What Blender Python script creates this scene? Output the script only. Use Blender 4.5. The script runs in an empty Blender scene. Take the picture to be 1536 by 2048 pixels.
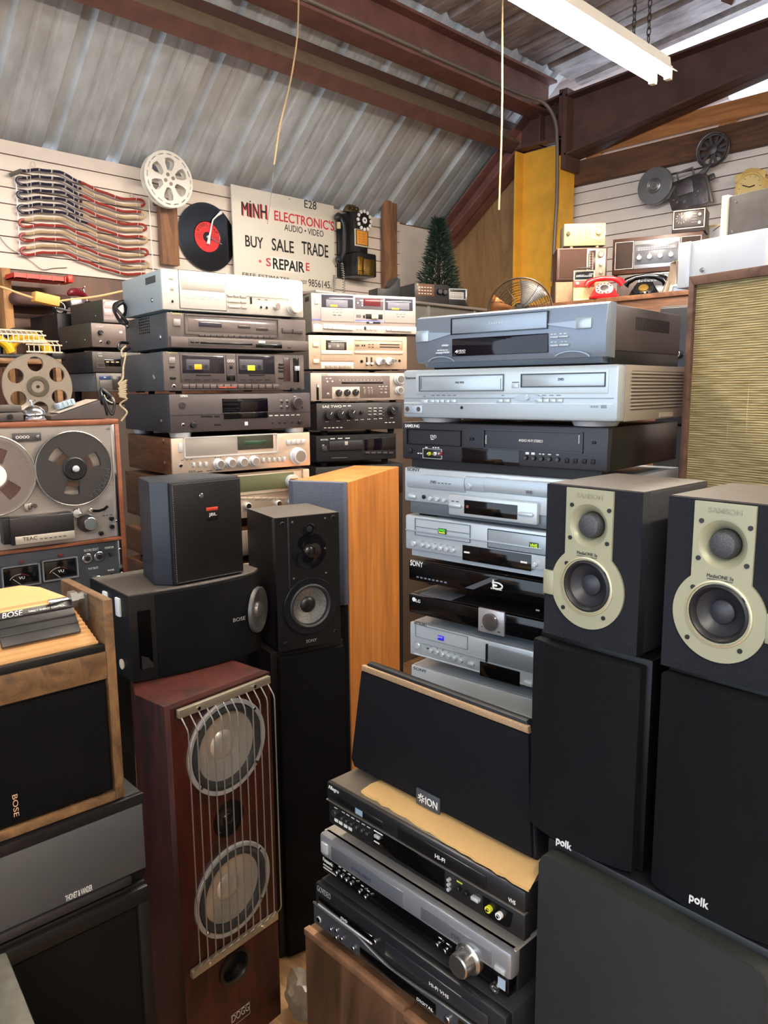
import bpy, bmesh, math, random
from mathutils import Vector, Matrix
random.seed(7)
SC = bpy.context.scene
COL = SC.collection
R = math.radians
# ------------------------------------------------------------------ camera
CAM = Vector((3.75, -4.42, 1.55))
PITCH, ROLL, YAW, FPX = R(9.03), R(-.468), R(45.3), 1537.0
fw = Vector((-math.sin(YAW)*math.cos(PITCH), math.cos(YAW)*math.cos(PITCH), -math.sin(PITCH)))
r0 = Vector((math.cos(YAW), math.sin(YAW), 0)); u0 = r0.cross(fw)
CR = r0*math.cos(ROLL) + u0*math.sin(ROLL); CU = u0*math.cos(ROLL) - r0*math.sin(ROLL)
cd = bpy.data.cameras.new('camera'); co = bpy.data.objects.new('camera', cd); COL.objects.link(co)
co.matrix_world = Matrix.Translation(CAM) @ Matrix((CR, CU, -fw)).transposed().to_4x4()
cd.sensor_fit = 'VERTICAL'; cd.sensor_height = 24; cd.lens = FPX*24/2048; cd.clip_start = .02
SC.camera = co
# ------------------------------------------------------------------ light and exposure
w = bpy.data.worlds.new('sky'); SC.world = w; w.use_nodes = True
bg = w.node_tree.nodes['Background']; bg.inputs[0].default_value = (.72, .84, 1, 1); bg.inputs[1].default_value = 1.35
SC.view_settings.view_transform = 'Standard'; SC.view_settings.look = 'None'
SC.view_settings.exposure = 1.15; SC.view_settings.gamma = 1; SC.view_settings.use_curve_mapping = False
TUBE = 80.0
# ------------------------------------------------------------------ materials
def lin(h):
    h = h.lstrip('#'); c = [int(h[i:i+2], 16)/255 for i in (0, 2, 4)]
    return tuple(x/12.92 if x <= .04045 else ((x+.055)/1.055)**2.4 for x in c) + (1,)
MATS = {}
def mat(hexc, rough=.5, metal=0, noise=0, scale=40, bump=0, emit=0, alpha=None, trans=0, stretch=None, spec=None, coat=0):
    key = (hexc, rough, metal, noise, scale, bump, emit, alpha, trans, stretch, spec, coat)
    if key in MATS: return MATS[key]
    m = bpy.data.materials.new('mat_'+hexc.strip('#')); m.use_nodes = True
    nt = m.node_tree; b = nt.nodes['Principled BSDF']; c = lin(hexc)
    b.inputs['Base Color'].default_value = c; b.inputs['Roughness'].default_value = rough; b.inputs['Metallic'].default_value = metal
    if spec is not None: b.inputs['Specular IOR Level'].default_value = spec
    if coat: b.inputs['Coat Weight'].default_value = coat; b.inputs['Coat Roughness'].default_value = .08
    if emit: b.inputs['Emission Color'].default_value = c; b.inputs['Emission Strength'].default_value = emit
    if alpha is not None: b.inputs['Alpha'].default_value = alpha
    if trans: b.inputs['Transmission Weight'].default_value = trans
    if noise or bump:
        tc = nt.nodes.new('ShaderNodeTexCoord'); mp = nt.nodes.new('ShaderNodeMapping')
        nt.links.new(tc.outputs['Object'], mp.inputs[0])
        if stretch: mp.inputs['Scale'].default_value = stretch
        n = nt.nodes.new('ShaderNodeTexNoise'); n.inputs['Scale'].default_value = scale; n.inputs['Detail'].default_value = 6
        nt.links.new(mp.outputs[0], n.inputs['Vector'])
        if noise:
            rp = nt.nodes.new('ShaderNodeValToRGB'); rp.color_ramp.elements[0].position = .3; rp.color_ramp.elements[1].position = .7
            rp.color_ramp.elements[0].color = tuple(x*(1-noise) for x in c[:3])+(1,)
            rp.color_ramp.elements[1].color = tuple(min(1, x*(1+noise*.6)) for x in c[:3])+(1,)
            nt.links.new(n.outputs['Fac'], rp.inputs[0]); nt.links.new(rp.outputs[0], b.inputs['Base Color'])
        if bump:
            bp = nt.nodes.new('ShaderNodeBump'); bp.inputs['Strength'].default_value = bump; bp.inputs['Distance'].default_value = .002
            nt.links.new(n.outputs['Fac'], bp.inputs['Height']); nt.links.new(bp.outputs[0], b.inputs['Normal'])
    MATS[key] = m; return m
def wood(c1, c2, stretch=(1, 1, 12), scale=3, rough=.45, dist=1.5, coat=0):
    key = ('wood', c1, c2, stretch, scale, rough, dist, coat)
    if key in MATS: return MATS[key]
    m = bpy.data.materials.new('wood_'+c1.strip('#')); m.use_nodes = True; nt = m.node_tree; b = nt.nodes['Principled BSDF']
    tc = nt.nodes.new('ShaderNodeTexCoord'); mp = nt.nodes.new('ShaderNodeMapping'); mp.inputs['Scale'].default_value = stretch
    nt.links.new(tc.outputs['Object'], mp.inputs[0])
    n = nt.nodes.new('ShaderNodeTexNoise'); n.inputs['Scale'].default_value = scale; n.inputs['Detail'].default_value = 8; n.inputs['Roughness'].default_value = .65
    n.inputs['Distortion'].default_value = dist
    nt.links.new(mp.outputs[0], n.inputs['Vector'])
    rp = nt.nodes.new('ShaderNodeValToRGB'); rp.color_ramp.elements[0].position = .36; rp.color_ramp.elements[1].position = .64
    rp.color_ramp.elements[0].color = lin(c1); rp.color_ramp.elements[1].color = lin(c2)
    nt.links.new(n.outputs['Fac'], rp.inputs[0]); nt.links.new(rp.outputs[0], b.inputs['Base Color'])
    b.inputs['Roughness'].default_value = rough
    if coat: b.inputs['Coat Weight'].default_value = coat; b.inputs['Coat Roughness'].default_value = .15
    MATS[key] = m; return m
BLK = mat('#121215', .45, spec=.35); BLKG = mat('#08080a', .08); BLKM = mat('#141418', .75, noise=.3, scale=500, spec=.2); CHR = mat('#d8d8dc', .18, 1)
WHT = mat('#e8e8e4', .5); SILV = mat('#c9ccd0', .35, .35); SCREW = mat('#b9bcc0', .25, 1); RUB = mat('#0c0c0e', .8, spec=.2)
MARK = mat('#d9d9d5', .6); MARKD = mat('#3c3a3c', .6); GLS = mat('#0c0a10', .05)
# ------------------------------------------------------------------ mesh helpers
def link_mesh(name, bm, m, parent=None, smooth=True):
    me = bpy.data.meshes.new(name); bmesh.ops.recalc_face_normals(bm, faces=bm.faces[:]); bm.to_mesh(me); bm.free()
    for mm in (m if isinstance(m, (list, tuple)) else [m]): me.materials.append(mm)
    if smooth and len(me.polygons):
        me.polygons.foreach_set('use_smooth', [True]*len(me.polygons)); me.set_sharp_from_angle(angle=R(32))
    o = bpy.data.objects.new(name, me); COL.objects.link(o)
    if parent: o.parent = parent
    return o
def NB(): return bmesh.new()
def rbox(bm, x0, x1, y0, y1, z0, z1, bev=0, mi=0, seg=2):
    vs = [bm.verts.new(p) for p in ((x0,y0,z0),(x1,y0,z0),(x1,y1,z0),(x0,y1,z0),(x0,y0,z1),(x1,y0,z1),(x1,y1,z1),(x0,y1,z1))]
    fs = [bm.faces.new([vs[i] for i in q]) for q in ((0,3,2,1),(4,5,6,7),(0,1,5,4),(1,2,6,5),(2,3,7,6),(3,0,4,7))]
    for f in fs: f.material_index = mi
    if bev:
        bev = min(bev, abs(x1-x0)*.45, abs(y1-y0)*.45, abs(z1-z0)*.45)
        bmesh.ops.bevel(bm, geom=list({e for f in fs for e in f.edges}), offset=bev, segments=seg, profile=.5, affect='EDGES', clamp_overlap=True)
    return bm
def lathe(bm, prof, M=None, seg=28, mi=0, a0=0, a1=2*math.pi):
    """prof: (r, y) pairs, axis along y"""
    M = M or Matrix.Identity(4); full = abs(a1-a0-2*math.pi) < 1e-6; n = seg if full else seg+1
    rings = []
    for r, y in prof:
        if r < 1e-7: rings.append([bm.verts.new(M @ Vector((0, y, 0)))])
        else: rings.append([bm.verts.new(M @ Vector((r*math.cos(a0+(a1-a0)*i/seg), y, r*math.sin(a0+(a1-a0)*i/seg)))) for i in range(n)])
    for A, B in zip(rings, rings[1:]):
        for i in range(seg):
            j = (i+1) % n
            a, b = A[i % len(A)], A[j % len(A)]; c, d = B[j % len(B)], B[i % len(B)]
            vs = []
            for v in (a, b, c, d):
                if v not in vs: vs.append(v)
            if len(vs) > 2:
                try: bm.faces.new(vs).material_index = mi
                except ValueError: pass
    return bm
def cyl(bm, cx, cz, r, y0, y1, seg=24, bev=0, mi=0):
    b = min(bev, r*.4, abs(y1-y0)*.4); s = 1 if y1 > y0 else -1
    pr = [(0, y0), (r-b, y0), (r, y0+s*b), (r, y1-s*b), (r-b, y1), (0, y1)] if b else [(0, y0), (r, y0), (r, y1), (0, y1)]
    return lathe(bm, pr, Matrix.Translation((cx, 0, cz)), seg, mi)
def tube(bm, pts, r, seg=8, mi=0, closed=False):
    pts = [Vector(p) for p in pts]; n = len(pts); rings = []
    up = None
    for i, p in enumerate(pts):
        if closed: t = pts[(i+1) % n]-pts[i-1]
        else: t = pts[min(i+1, n-1)]-pts[max(i-1, 0)]
        t = t.normalized() if t.length > 1e-9 else Vector((0, 0, 1))
        if up is None: up = Vector((0, 0, 1)) if abs(t.z) < .9 else Vector((1, 0, 0))
        a = t.cross(up)
        if a.length < 1e-4: a = t.cross(Vector((1, .3, 0)))
        a.normalize(); b = a.cross(t).normalized(); up = b
        rr = r[i] if isinstance(r, (list, tuple)) else r
        rings.append([bm.verts.new(p+(a*math.cos(k*2*math.pi/seg)+b*math.sin(k*2*math.pi/seg))*rr) for k in range(seg)])
    m = n if closed else n-1
    for i in range(m):
        A, B = rings[i], rings[(i+1) % n]
        for k in range(seg): bm.faces.new((A[k], A[(k+1) % seg], B[(k+1) % seg], B[k])).material_index = mi
    if not closed: bm.faces.new(rings[0]).material_index = mi; bm.faces.new(rings[-1]).material_index = mi
    return bm
def prism(bm, poly, y0, y1, mi=0, axis='y', bev=0):
    f = {'y': lambda a, b, t: (a, t, b), 'z': lambda a, b, t: (a, b, t), 'x': lambda a, b, t: (t, a, b)}[axis]
    A = [bm.verts.new(f(a, b, y0)) for a, b in poly]; B = [bm.verts.new(f(a, b, y1)) for a, b in poly]
    fs = [bm.faces.new(A), bm.faces.new(B[::-1])]
    n = len(A)
    for i in range(n): fs.append(bm.faces.new((A[i], A[(i+1) % n], B[(i+1) % n], B[i])))
    for q in fs: q.material_index = mi
    if bev: bmesh.ops.bevel(bm, geom=list(fs[0].edges)+list(fs[1].edges), offset=bev, segments=2, profile=.5, affect='EDGES')
    return bm
def spline(pts, k=8):
    pts = [Vector(p) for p in pts]; out = []
    P = [pts[0]*2-pts[1]]+pts+[pts[-1]*2-pts[-2]]
    for i in range(1, len(P)-2):
        for j in range(k):
            t = j/k; a, b, c, d = P[i-1], P[i], P[i+1], P[i+2]
            out.append(.5*((2*b)+(c-a)*t+(2*a-5*b+4*c-d)*t*t+(3*b-a-3*c+d)*t**3))
    out.append(pts[-1]); return out
def circ(n, r, cx=0, cy=0, a0=0, a1=2*math.pi): return [(cx+r*math.cos(a0+(a1-a0)*i/n), cy+r*math.sin(a0+(a1-a0)*i/n)) for i in range(n)]
# ------------------------------------------------------------------ things
def tag(o, label=None, cat=None, group=None, kind=None):
    if label: o['label'] = label
    if cat: o['category'] = cat
    if group: o['group'] = group
    if kind: o['kind'] = kind
    return o
def thing(name, label, cat, loc=(0, 0, 0), rz=0, group=None):
    o = bpy.data.objects.new(name, None); COL.objects.link(o); o.location = loc; o.rotation_euler = (0, 0, rz); o.empty_display_size = .05
    return tag(o, label, cat, group)
def part(name, bm, m, parent, label=None):
    o = link_mesh(name, bm, m, parent)
    if label: o['label'] = label
    return o
def dup(o, parent=None):
    c = o.copy(); COL.objects.link(c)
    if parent: c.parent = parent
    for ch in list(o.children): dup(ch, c)
    return c
def struct(name, bm, m, label=None, smooth=False):
    o = link_mesh(name, bm, m, None, smooth); o['kind'] = 'structure'
    if label: o['label'] = label
    return o
TEXTS = []
def add_text(name, s, parent, x0, x1, z0, z1, y, m, bold=0, ext=.0003, rot=0, mirror=False):
    c = bpy.data.curves.new('t', 'FONT'); c.body = s; c.extrude = ext; c.offset = bold; c.resolution_u = 3
    o = bpy.data.objects.new('tmp', c); COL.objects.link(o)
    TEXTS.append((o, name, parent, x0, x1, z0, z1, y, m, rot))
def plate(name, loops, parent, y, th, m, M=None, label=None):
    # flat plate with real holes: loops of (x, z) points, thickness th behind y
    c = bpy.data.curves.new('t', 'CURVE'); c.dimensions = '2D'; c.fill_mode = 'BOTH'; c.extrude = th/2
    for lp in loops:
        s = c.splines.new('POLY'); s.points.add(len(lp)-1); s.use_cyclic_u = True
        for p, q in zip(s.points, lp): p.co = (q[0], q[1], 0, 1)
    o = bpy.data.objects.new('tmp', c); COL.objects.link(o)
    # the object appears at once so that parts can hang on it; its mesh follows at the end
    t = bpy.data.objects.new(name, bpy.data.meshes.new(name)); COL.objects.link(t); t.parent = parent; t.data.materials.append(m)
    if label: t['label'] = label
    TEXTS.append((o, t, None, None, y+th/2, M, m)); return t
def finish_texts():
    bpy.context.view_layer.update(); dg = bpy.context.evaluated_depsgraph_get()
    for it in TEXTS:
        if len(it) == 7:
            o, t, _, _, y, M, m = it; me = bpy.data.meshes.new_from_object(o.evaluated_get(dg)); me.name = t.name
            for v in me.vertices:
                v.co = Vector((v.co.x, y-v.co.z, v.co.y))
                if M: v.co = M @ v.co
            me.materials.clear(); me.materials.append(m)
            old = t.data
            for q in [q for q in bpy.data.objects if q.data == old]: q.data = me
            bpy.data.objects.remove(o); continue
        o, name, parent, x0, x1, z0, z1, y, m, rot = it
        me = bpy.data.meshes.new_from_object(o.evaluated_get(dg)); me.name = name
        xs = [v.co.x for v in me.vertices]; ys = [v.co.y for v in me.vertices]
        if not xs: continue
        a, b, c, d = min(xs), max(xs), min(ys), max(ys)
        for v in me.vertices:
            u, t, e = (v.co.x-a)/(b-a), (v.co.y-c)/(d-c), v.co.z
            if rot == 90: u, t = t, 1-u
            elif rot == -90: u, t = 1-t, u
            v.co = (x0+(x1-x0)*u, y-e, z0+(z1-z0)*t)
        me.materials.clear(); me.materials.append(m)
        t = bpy.data.objects.new(name, me); COL.objects.link(t); t.parent = parent
        bpy.data.objects.remove(o)
    TEXTS.clear()
# measured directions of the photograph turned into points of the room
def ray(px, py): return fw + CR*((px-768)/FPX) + CU*((1024-py)/FPX)
def hit(px, py, n, k):
    d = ray(px, py); n = Vector(n); return CAM + d*((k-CAM.dot(n))/d.dot(n))
def hx(px, py, x=0): return hit(px, py, (1, 0, 0), x)
def hy(px, py, y=0): return hit(px, py, (0, 1, 0), y)
def hz(px, py, z=0): return hit(px, py, (0, 0, 1), z)
CROPS = dict(A=(0,250,3.072), B=(440,350,3.339), C=(900,0,2.415), D=(1060,240,3.227), E=(0,520,5.12), F=(230,520,3.746), G=(600,560,5.12),
  H=(0,820,4.655), I=(790,580,2.603), J=(790,920,3.938), K=(0,1140,3.656), L=(220,940,3.072), M=(230,1300,2.739), N=(600,1520,3.072),
  O=(1060,940,3.227), P=(0,1600,4.518), Q=(680,1300,3.572), R=(1040,1240,2.534), S=(750,380,4.042), T=(1240,400,3.53), U=(230,840,3.268), V=(1090,420,4.955), W=(1270,250,5.775), Y=(0,530,5.908), X=(640,380,5.908), Z=(0,0,1))
class Dev:
    """a thing whose front lies on a vertical plane; front details are given where they are seen"""
    def __init__(s, name, label, cat, face, box, crop='Z', depth=.3, z0=None, z1=None, on=None, group=None, gap=None, extl=0, extr=0):
        s.yaw, s.fx, s.fy = R(face[0]), face[1], face[2]; s.c = CROPS[crop]
        s.n = Vector((-math.sin(s.yaw), math.cos(s.yaw), 0)); s.k = s.n.dot(Vector((s.fx, s.fy, 0)))
        a = s.uz(box[0], box[1]); b = s.uz(box[0], box[3]); c = s.uz(box[2], box[1]); d = s.uz(box[2], box[3])
        if len(box) == 6:   # own rows for the right end
            c = s.uz(box[2], box[4]); d = s.uz(box[2], box[5])
        s.u = (a[0]+b[0])/2-extl; s.w = (c[0]+d[0])/2-s.u+extr
        s.z0 = z0 if z0 is not None else (b[1]+d[1])/2; s.z1 = z1 if z1 is not None else (a[1]+c[1])/2
        s.base = s.z0
        if on is not None:
            s.base = on.z1 if isinstance(on, Dev) else on
            s.z0 = max(s.z0, s.base+.001)
        if gap is not None: s.z0 = s.base+gap
        s.h = s.z1-s.z0; s.d = depth
        px = s.pxscale = abs(s.uz((box[0]+box[2])/2, 10)[1]-s.uz((box[0]+box[2])/2, 11)[1])
        o = Vector((s.fx+math.cos(s.yaw)*s.u, s.fy+math.sin(s.yaw)*s.u, s.z0))
        s.o = thing(name, label, cat, o, s.yaw, group)
    def uz(s, x, y):
        x, y = s.c[0]+x/s.c[2], s.c[1]+y/s.c[2]
        P = hit(x, y, s.n, s.k); return ((P.x-s.fx)*math.cos(s.yaw)+(P.y-s.fy)*math.sin(s.yaw), P.z)
    def crop(s, c): s.c = CROPS[c]; return s
    def p(s, x, y):
        u, z = s.uz(x, y); return u-s.u, z-s.z0
    def rect(s, x0, y0, x1, y1):
        xm, ym = (x0+x1)/2, (y0+y1)/2
        return s.p(x0, ym)[0], s.p(x1, ym)[0], s.p(xm, y1)[1], s.p(xm, y0)[1]
    def chassis(s, m, fm=None, ft=.008, bev=.002, fbev=.003, fin=0, name='casing', inset=0):
        bm = rbox(NB(), inset, s.w-inset, ft if fm else 0, s.d, 0, s.h-(.002 if inset else 0), bev); s.body = part(name, bm, m, s.o)
        if fm: s.front = part('front_panel', rbox(NB(), 0, s.w, 0, ft+.001, fin, s.h, fbev), fm, s.o)
        return s
    def feet(s, m=RUB, r=.014, h=None, ins=.04, front_only=False):
        h = h or max(.001, s.z0-s.base)
        for x in (ins, s.w-ins):
            for y in ((ins*.8,) if front_only else (ins*.8, s.d-ins)):
                part('foot', lathe(NB(), [(0, 0), (r, 0), (r*.9, h), (0, h)], Matrix.Translation((x, y, 0)) @ Matrix.Rotation(R(-90), 4, 'X'), 16), m, s.o)
    def box(s, name, x0, y0, x1, y1, pr, m, bev=.0008, parent=None, back=.001):
        a, b, c, d = s.rect(x0, y0, x1, y1)
        return part(name, rbox(NB(), a, b, -pr, back, c, d, bev), m, parent or s.o)
    def boxes(s, name, xs, y0, y1, w, pr, m, slope=0, bev=.0006):
        for x in xs: s.box(name, x-w/2, y0+slope*(x-xs[0]), x+w/2, y1+slope*(x-xs[0]), pr, m, bev)
    def frame(s, name, x0, y0, x1, y1, t, pr, m, parent=None):
        a, b, c, d = s.rect(x0, y0, x1, y1); bm = NB()
        for q in ((a, b, c, c+t), (a, b, d-t, d), (a, a+t, c, d), (b-t, b, c, d)): rbox(bm, q[0], q[1], -pr, .001, q[2], q[3])
        return part(name, bm, m, parent or s.o)
    def knob(s, name, x, y, r, pr, m, cap=None, ptr=None, base=None, seg=24):
        cx, cz = s.p(x, y); rr = abs(s.p(x, y-r)[1]-cz); bm = NB()
        if base: cyl(bm, cx, cz, rr*1.25, 0, -pr*.25, seg, .0004, 0)
        cyl(bm, cx, cz, rr, 0, -pr, seg, min(.001, rr*.2)); o = part(name, bm, m, s.o)
        if cap: part(name+'_cap', cyl(NB(), cx, cz, rr*.8, -pr+.0003, -pr-.0006, seg), cap, o)
        if ptr is not None:
            dx, dz = math.sin(ptr), math.cos(ptr); b2 = NB()
            tube(b2, [(cx+dx*rr*.25, -pr-.0002, cz+dz*rr*.25), (cx+dx*rr*.9, -pr-.0002, cz+dz*rr*.9)], rr*.07, 5); part('pointer', b2, MARK, o)
        return o
    def knobs(s, name, pts, r, pr, m, **k):
        for q in pts: s.knob(name, q[0], q[1], r, pr, m, **k)
    def jack(s, x, y, r, m=CHR):
        cx, cz = s.p(x, y); rr = abs(s.p(x, y-r)[1]-cz); bm = NB()
        lathe(bm, [(rr, 0), (rr, -.002), (rr*.6, -.0025), (rr*.55, 0)], Matrix.Translation((cx, 0, cz)), 20)
        o = part('socket', bm, m, s.o); part('socket_hole', cyl(NB(), cx, cz, rr*.56, .0005, -.0006, 16), RUB, o)
    def text(s, t, x0, y0, x1, y1, m=MARK, pr=.0006, bold=0, name='lettering', parent=None, ext=.0003, rot=0, slope=None):
        a, b, c, d = s.rect(x0, y0, x1, y1); add_text(name, t, parent or s.o, a, b, c, d, -pr, m, bold, ext, rot)
    def marks(s, x0, y0, x1, y1, n=1, m=MARK, pr=.0005, duty=.6, name='marking'):
        a, b, c, d = s.rect(x0, y0, x1, y1); bm = NB(); st = (b-a)/n
        for i in range(n): rbox(bm, a+i*st, a+(i+duty)*st, -pr, 0, c, d)
        return part(name, bm, m, s.o)
    def screw_side(s, xy, r=.006, side='l', m=SCREW):
        for y, z in xy:
            bm = lathe(NB(), [(0, -.003), (r*.6, -.003), (r, -.001), (r, .001), (0, .001)], Matrix.Translation((0 if side == 'l' else s.w, y, z)) @ Matrix.Rotation(R(-90 if side == 'l' else 90), 4, 'Z'), 16)
            part('side_screw', bm, m, s.o)
# ------------------------------------------------------------------ the room
SL = .84          # slope of the lower roof
SLATW = mat('#dccfc2', .55, noise=.06, scale=6, bump=.05); GROOVE = mat('#5a4034', .8); WHITEP = mat('#d3cabf', .7, noise=.08, scale=9, bump=.1)
STEEL = mat('#5e3e36', .6, noise=.28, scale=14, bump=.25); STEELD = mat('#553831', .62, noise=.3, scale=9, bump=.2); REDST = mat('#8d4a3c', .55, noise=.3, scale=10)
def slats(bm, axis, a0, a1, z0, z1, zoff, side):
    # tongue boards 7 cm high over a dark backing
    z = zoff
    while z-.0705 > z0: z -= .0705
    while z < z1:
        c, d = max(z, z0), min(z+.0655, z1)
        if d-c > .008:
            if axis == 'x': rbox(bm, 0, .012, a0, a1, c, d, 0, 1)
            else: rbox(bm, a0, a1, -.012, 0, c, d, 0, 1)
        z += .0705
bm = NB(); rbox(bm, -.05, .001, -8, 0, 0, 2.655)
slats(bm, 'x', -8, -.55, 2.1, 2.655, 2.598-.0705, 1)
rbox(bm, .001, .013, -.55, 0, 2.2, 2.645, 0, 2); rbox(bm, .001, .012, -.55, 0, 2.1, 2.197, 0, 2)
struct('wall_left', bm, [wood('#4a3024', '#6b4630', (1, 6, 1), 2), SLATW, WHITEP])
bm = NB(); rbox(bm, 0, 6.5, -.001, .05, 0, 2.79); slats(bm, 'y', 1.0, 6.5, 1.4, 2.785, 2.7456-.07+.004, 1)
struct('wall_back', bm, [GROOVE, mat('#dad2cb', .55, noise=.06, scale=6, bump=.05)])
bm = rbox(NB(), 0.015, .80, -.03, -.002, 1.2, 3.1)
tag(link_mesh('plywood_panel', bm, wood('#8d6a45', '#a8845a', (5, 5, 1), 1.6, .6, 2.5)), 'bare plywood sheet fixed in the corner beside the yellow column', 'wood panel')
struct('floor', rbox(NB(), 0, 6.5, -8, 0, -.05, 0), wood('#6a4b30', '#94714a', (1, 9, 1), 2, .6))
struct('wall_right', rbox(NB(), 6.5, 6.55, -8, 0, 0, 3.98), mat('#b8aa98', .8, noise=.1, scale=5))
# header boards over the back wall
tag(link_mesh('header_board', rbox(NB(), .99, 6.5, -.06, -.005, 2.785, 2.925, .003), wood('#4a3123', '#6e4a33', (1, 8, 8), 2.2, .7)), 'dark rough board along the top of the right slat wall', 'board')
tag(link_mesh('header_board', rbox(NB(), .99, 6.5, -.045, .06, 2.945, 3.045, .003), wood('#8f5a30', '#b57a45', (1, 8, 8), 2.2, .7)), 'lighter orange brown timber above the dark header board', 'board')
bm = NB()
for x in (1.1, 1.9, 2.9, 3.9): rbox(bm, x, x+.09, -.04, .0, 2.92, 2.95)
struct('trim_1', bm, wood('#8f5a30', '#b57a45', (1, 8, 8), 2.2, .7))
# sheet metal roof: profile along the wall, extruded up the slope
def sheet(bm, y0, y1, P0, P1, pitch=.305, rib=.028, phase=0):
    P0, P1 = Vector(P0), Vector(P1); t = (P1-P0).normalized(); n = Vector((-t.z, 0, t.x)) if t.x else Vector((0, 0, 1))
    prof = []; y = y0+phase-pitch
    while y < y1+pitch:
        for dy, h in ((0, 0), (.018, 1), (.05, 1), (.068, 0), (.125, 0), (.135, .1), (.147, .1), (.157, 0), (.205, 0), (.215, .1), (.227, .1), (.237, 0)):
            prof.append((y+dy, h*rib))
        y += pitch
    prof = [q for q in prof if y0 <= q[0] <= y1]
    A = [bm.verts.new(P0+Vector((0, q[0], 0))+n*q[1]) for q in prof]; B = [bm.verts.new(P1+Vector((0, q[0], 0))+n*q[1]) for q in prof]
    for i in range(len(prof)-1): bm.faces.new((A[i], A[i+1], B[i+1], B[i]))
    return bm
def sheetmat(name, c1, c2, dirt, rough, metal, stretch):
    m = bpy.data.materials.new(name); m.use_nodes = True; nt = m.node_tree; b = nt.nodes['Principled BSDF']
    tc = nt.nodes.new('ShaderNodeTexCoord'); mp = nt.nodes.new('ShaderNodeMapping'); mp.inputs['Scale'].default_value = stretch; nt.links.new(tc.outputs['Object'], mp.inputs[0])
    n = nt.nodes.new('ShaderNodeTexNoise'); n.inputs['Scale'].default_value = 5; n.inputs['Detail'].default_value = 7; n.inputs['Roughness'].default_value = .6; nt.links.new(mp.outputs[0], n.inputs['Vector'])
    rp = nt.nodes.new('ShaderNodeValToRGB'); e = rp.color_ramp.elements; e[0].position = .35; e[1].position = .62; e[0].color = lin(c1); e[1].color = lin(c2)
    nt.links.new(n.outputs['Fac'], rp.inputs[0])
    n2 = nt.nodes.new('ShaderNodeTexNoise'); n2.inputs['Scale'].default_value = 1.7; n2.inputs['Detail'].default_value = 8; nt.links.new(tc.outputs['Object'], n2.inputs['Vector'])
    r2 = nt.nodes.new('ShaderNodeValToRGB'); r2.color_ramp.elements[0].position = .5; r2.color_ramp.elements[1].position = .72; nt.links.new(n2.outputs['Fac'], r2.inputs[0])
    mx = nt.nodes.new('ShaderNodeMix'); mx.data_type = 'RGBA'; nt.links.new(r2.outputs[0], mx.inputs[0]); nt.links.new(rp.outputs[0], mx.inputs[6]); mx.inputs[7].default_value = lin(dirt)
    nt.links.new(mx.outputs[2], b.inputs['Base Color']); b.inputs['Roughness'].default_value = rough; b.inputs['Metallic'].default_value = metal
    return m
bm = sheet(NB(), -8, .0, (-.05, 0, 2.655), (.97, 0, 2.655+1.02*SL), phase=.24)
struct('ceiling', bm, sheetmat('lower_roof_sheet', '#a9adae', '#c4c9cb', '#9c958d', .5, .25, (1, 2.5, 1)))
bm = sheet(NB(), -8, .16, (.93, 0, 3.44), (6.5, 0, 4.0), phase=.1)
struct('ceiling.001', bm, sheetmat('upper_roof_sheet', '#7a6e6b', '#a89d99', '#645855', .5, .3, (1.5, 3, 1)))
def beam(name, label, y0, y1, prof, m, cat='beam', axis='y'):
    bm = prism(NB(), prof, y0, y1, 0, axis)
    if isinstance(m, list):
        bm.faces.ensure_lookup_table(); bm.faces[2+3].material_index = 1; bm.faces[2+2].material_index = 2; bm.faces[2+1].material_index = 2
    return tag(link_mesh(name, bm, m, None, False), label, cat)
def slope_prof(sx, depth, fl, lip, t=.012):
    # channel hanging under the slope: top flange, web, bottom flange; sx = x where it meets the sheet
    o = Vector((sx, 2.69+sx*SL)); tt = Vector((1, SL)).normalized(); nn = Vector((SL, -1)).normalized()
    q = [(0,0),(fl,0),(fl,t),(t,t),(t,depth-t),(-fl*.7,depth-t),(-fl*.7,depth),(t,depth),(t,depth),(0,depth-t*2)]
    q = [(0,0),(.052,0),(.052,t),(t,t),(t,depth),(-.07,depth),(-.07,depth-t),(0,depth-t)]
    return [tuple(o+tt*a+nn*b) for a, b in q]
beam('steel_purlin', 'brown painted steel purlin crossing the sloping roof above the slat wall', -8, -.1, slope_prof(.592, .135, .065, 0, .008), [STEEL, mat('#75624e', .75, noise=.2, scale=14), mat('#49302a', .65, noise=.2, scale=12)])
beam('eave_beam', 'deep red brown steel eave beam with a conduit where the roof changes slope', -8, -.1,
     [(.78,3.205),(.92,3.205),(.92,3.22),(.86,3.22),(.86,3.395),(.92,3.395),(.92,3.41),(.80,3.41),(.80,3.395),(.85,3.395),(.85,3.22),(.78,3.22)], mat('#6a433a', .55, noise=.3, scale=9, bump=.2))
# conduit on the eave beam, bending down the column
pts = spline([(.915, -8, 3.24), (.915, -3, 3.24), (.915, -.75, 3.24), (.925, -.42, 3.24), (.965, -.30, 3.22), (1.01, -.255, 3.13), (1.025, -.245, 3.0), (1.03, -.24, 2.7), (1.025, -.24, 2.55), (1.01, -.235, 2.2)], 6)
t = thing('conduit_pipe', 'grey electrical conduit bent from the eave beam down the yellow column', 'pipe', (0, 0, 0))
part('pipe', tube(NB(), pts, .011, 8), mat('#6e6258', .5, .3), t)
for y in (-2.1, -1.3): part('coupling', tube(NB(), [(.915, y-.03, 3.24), (.915, y+.03, 3.24)], .017, 10), mat('#776b60', .45, .4), t)
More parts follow.
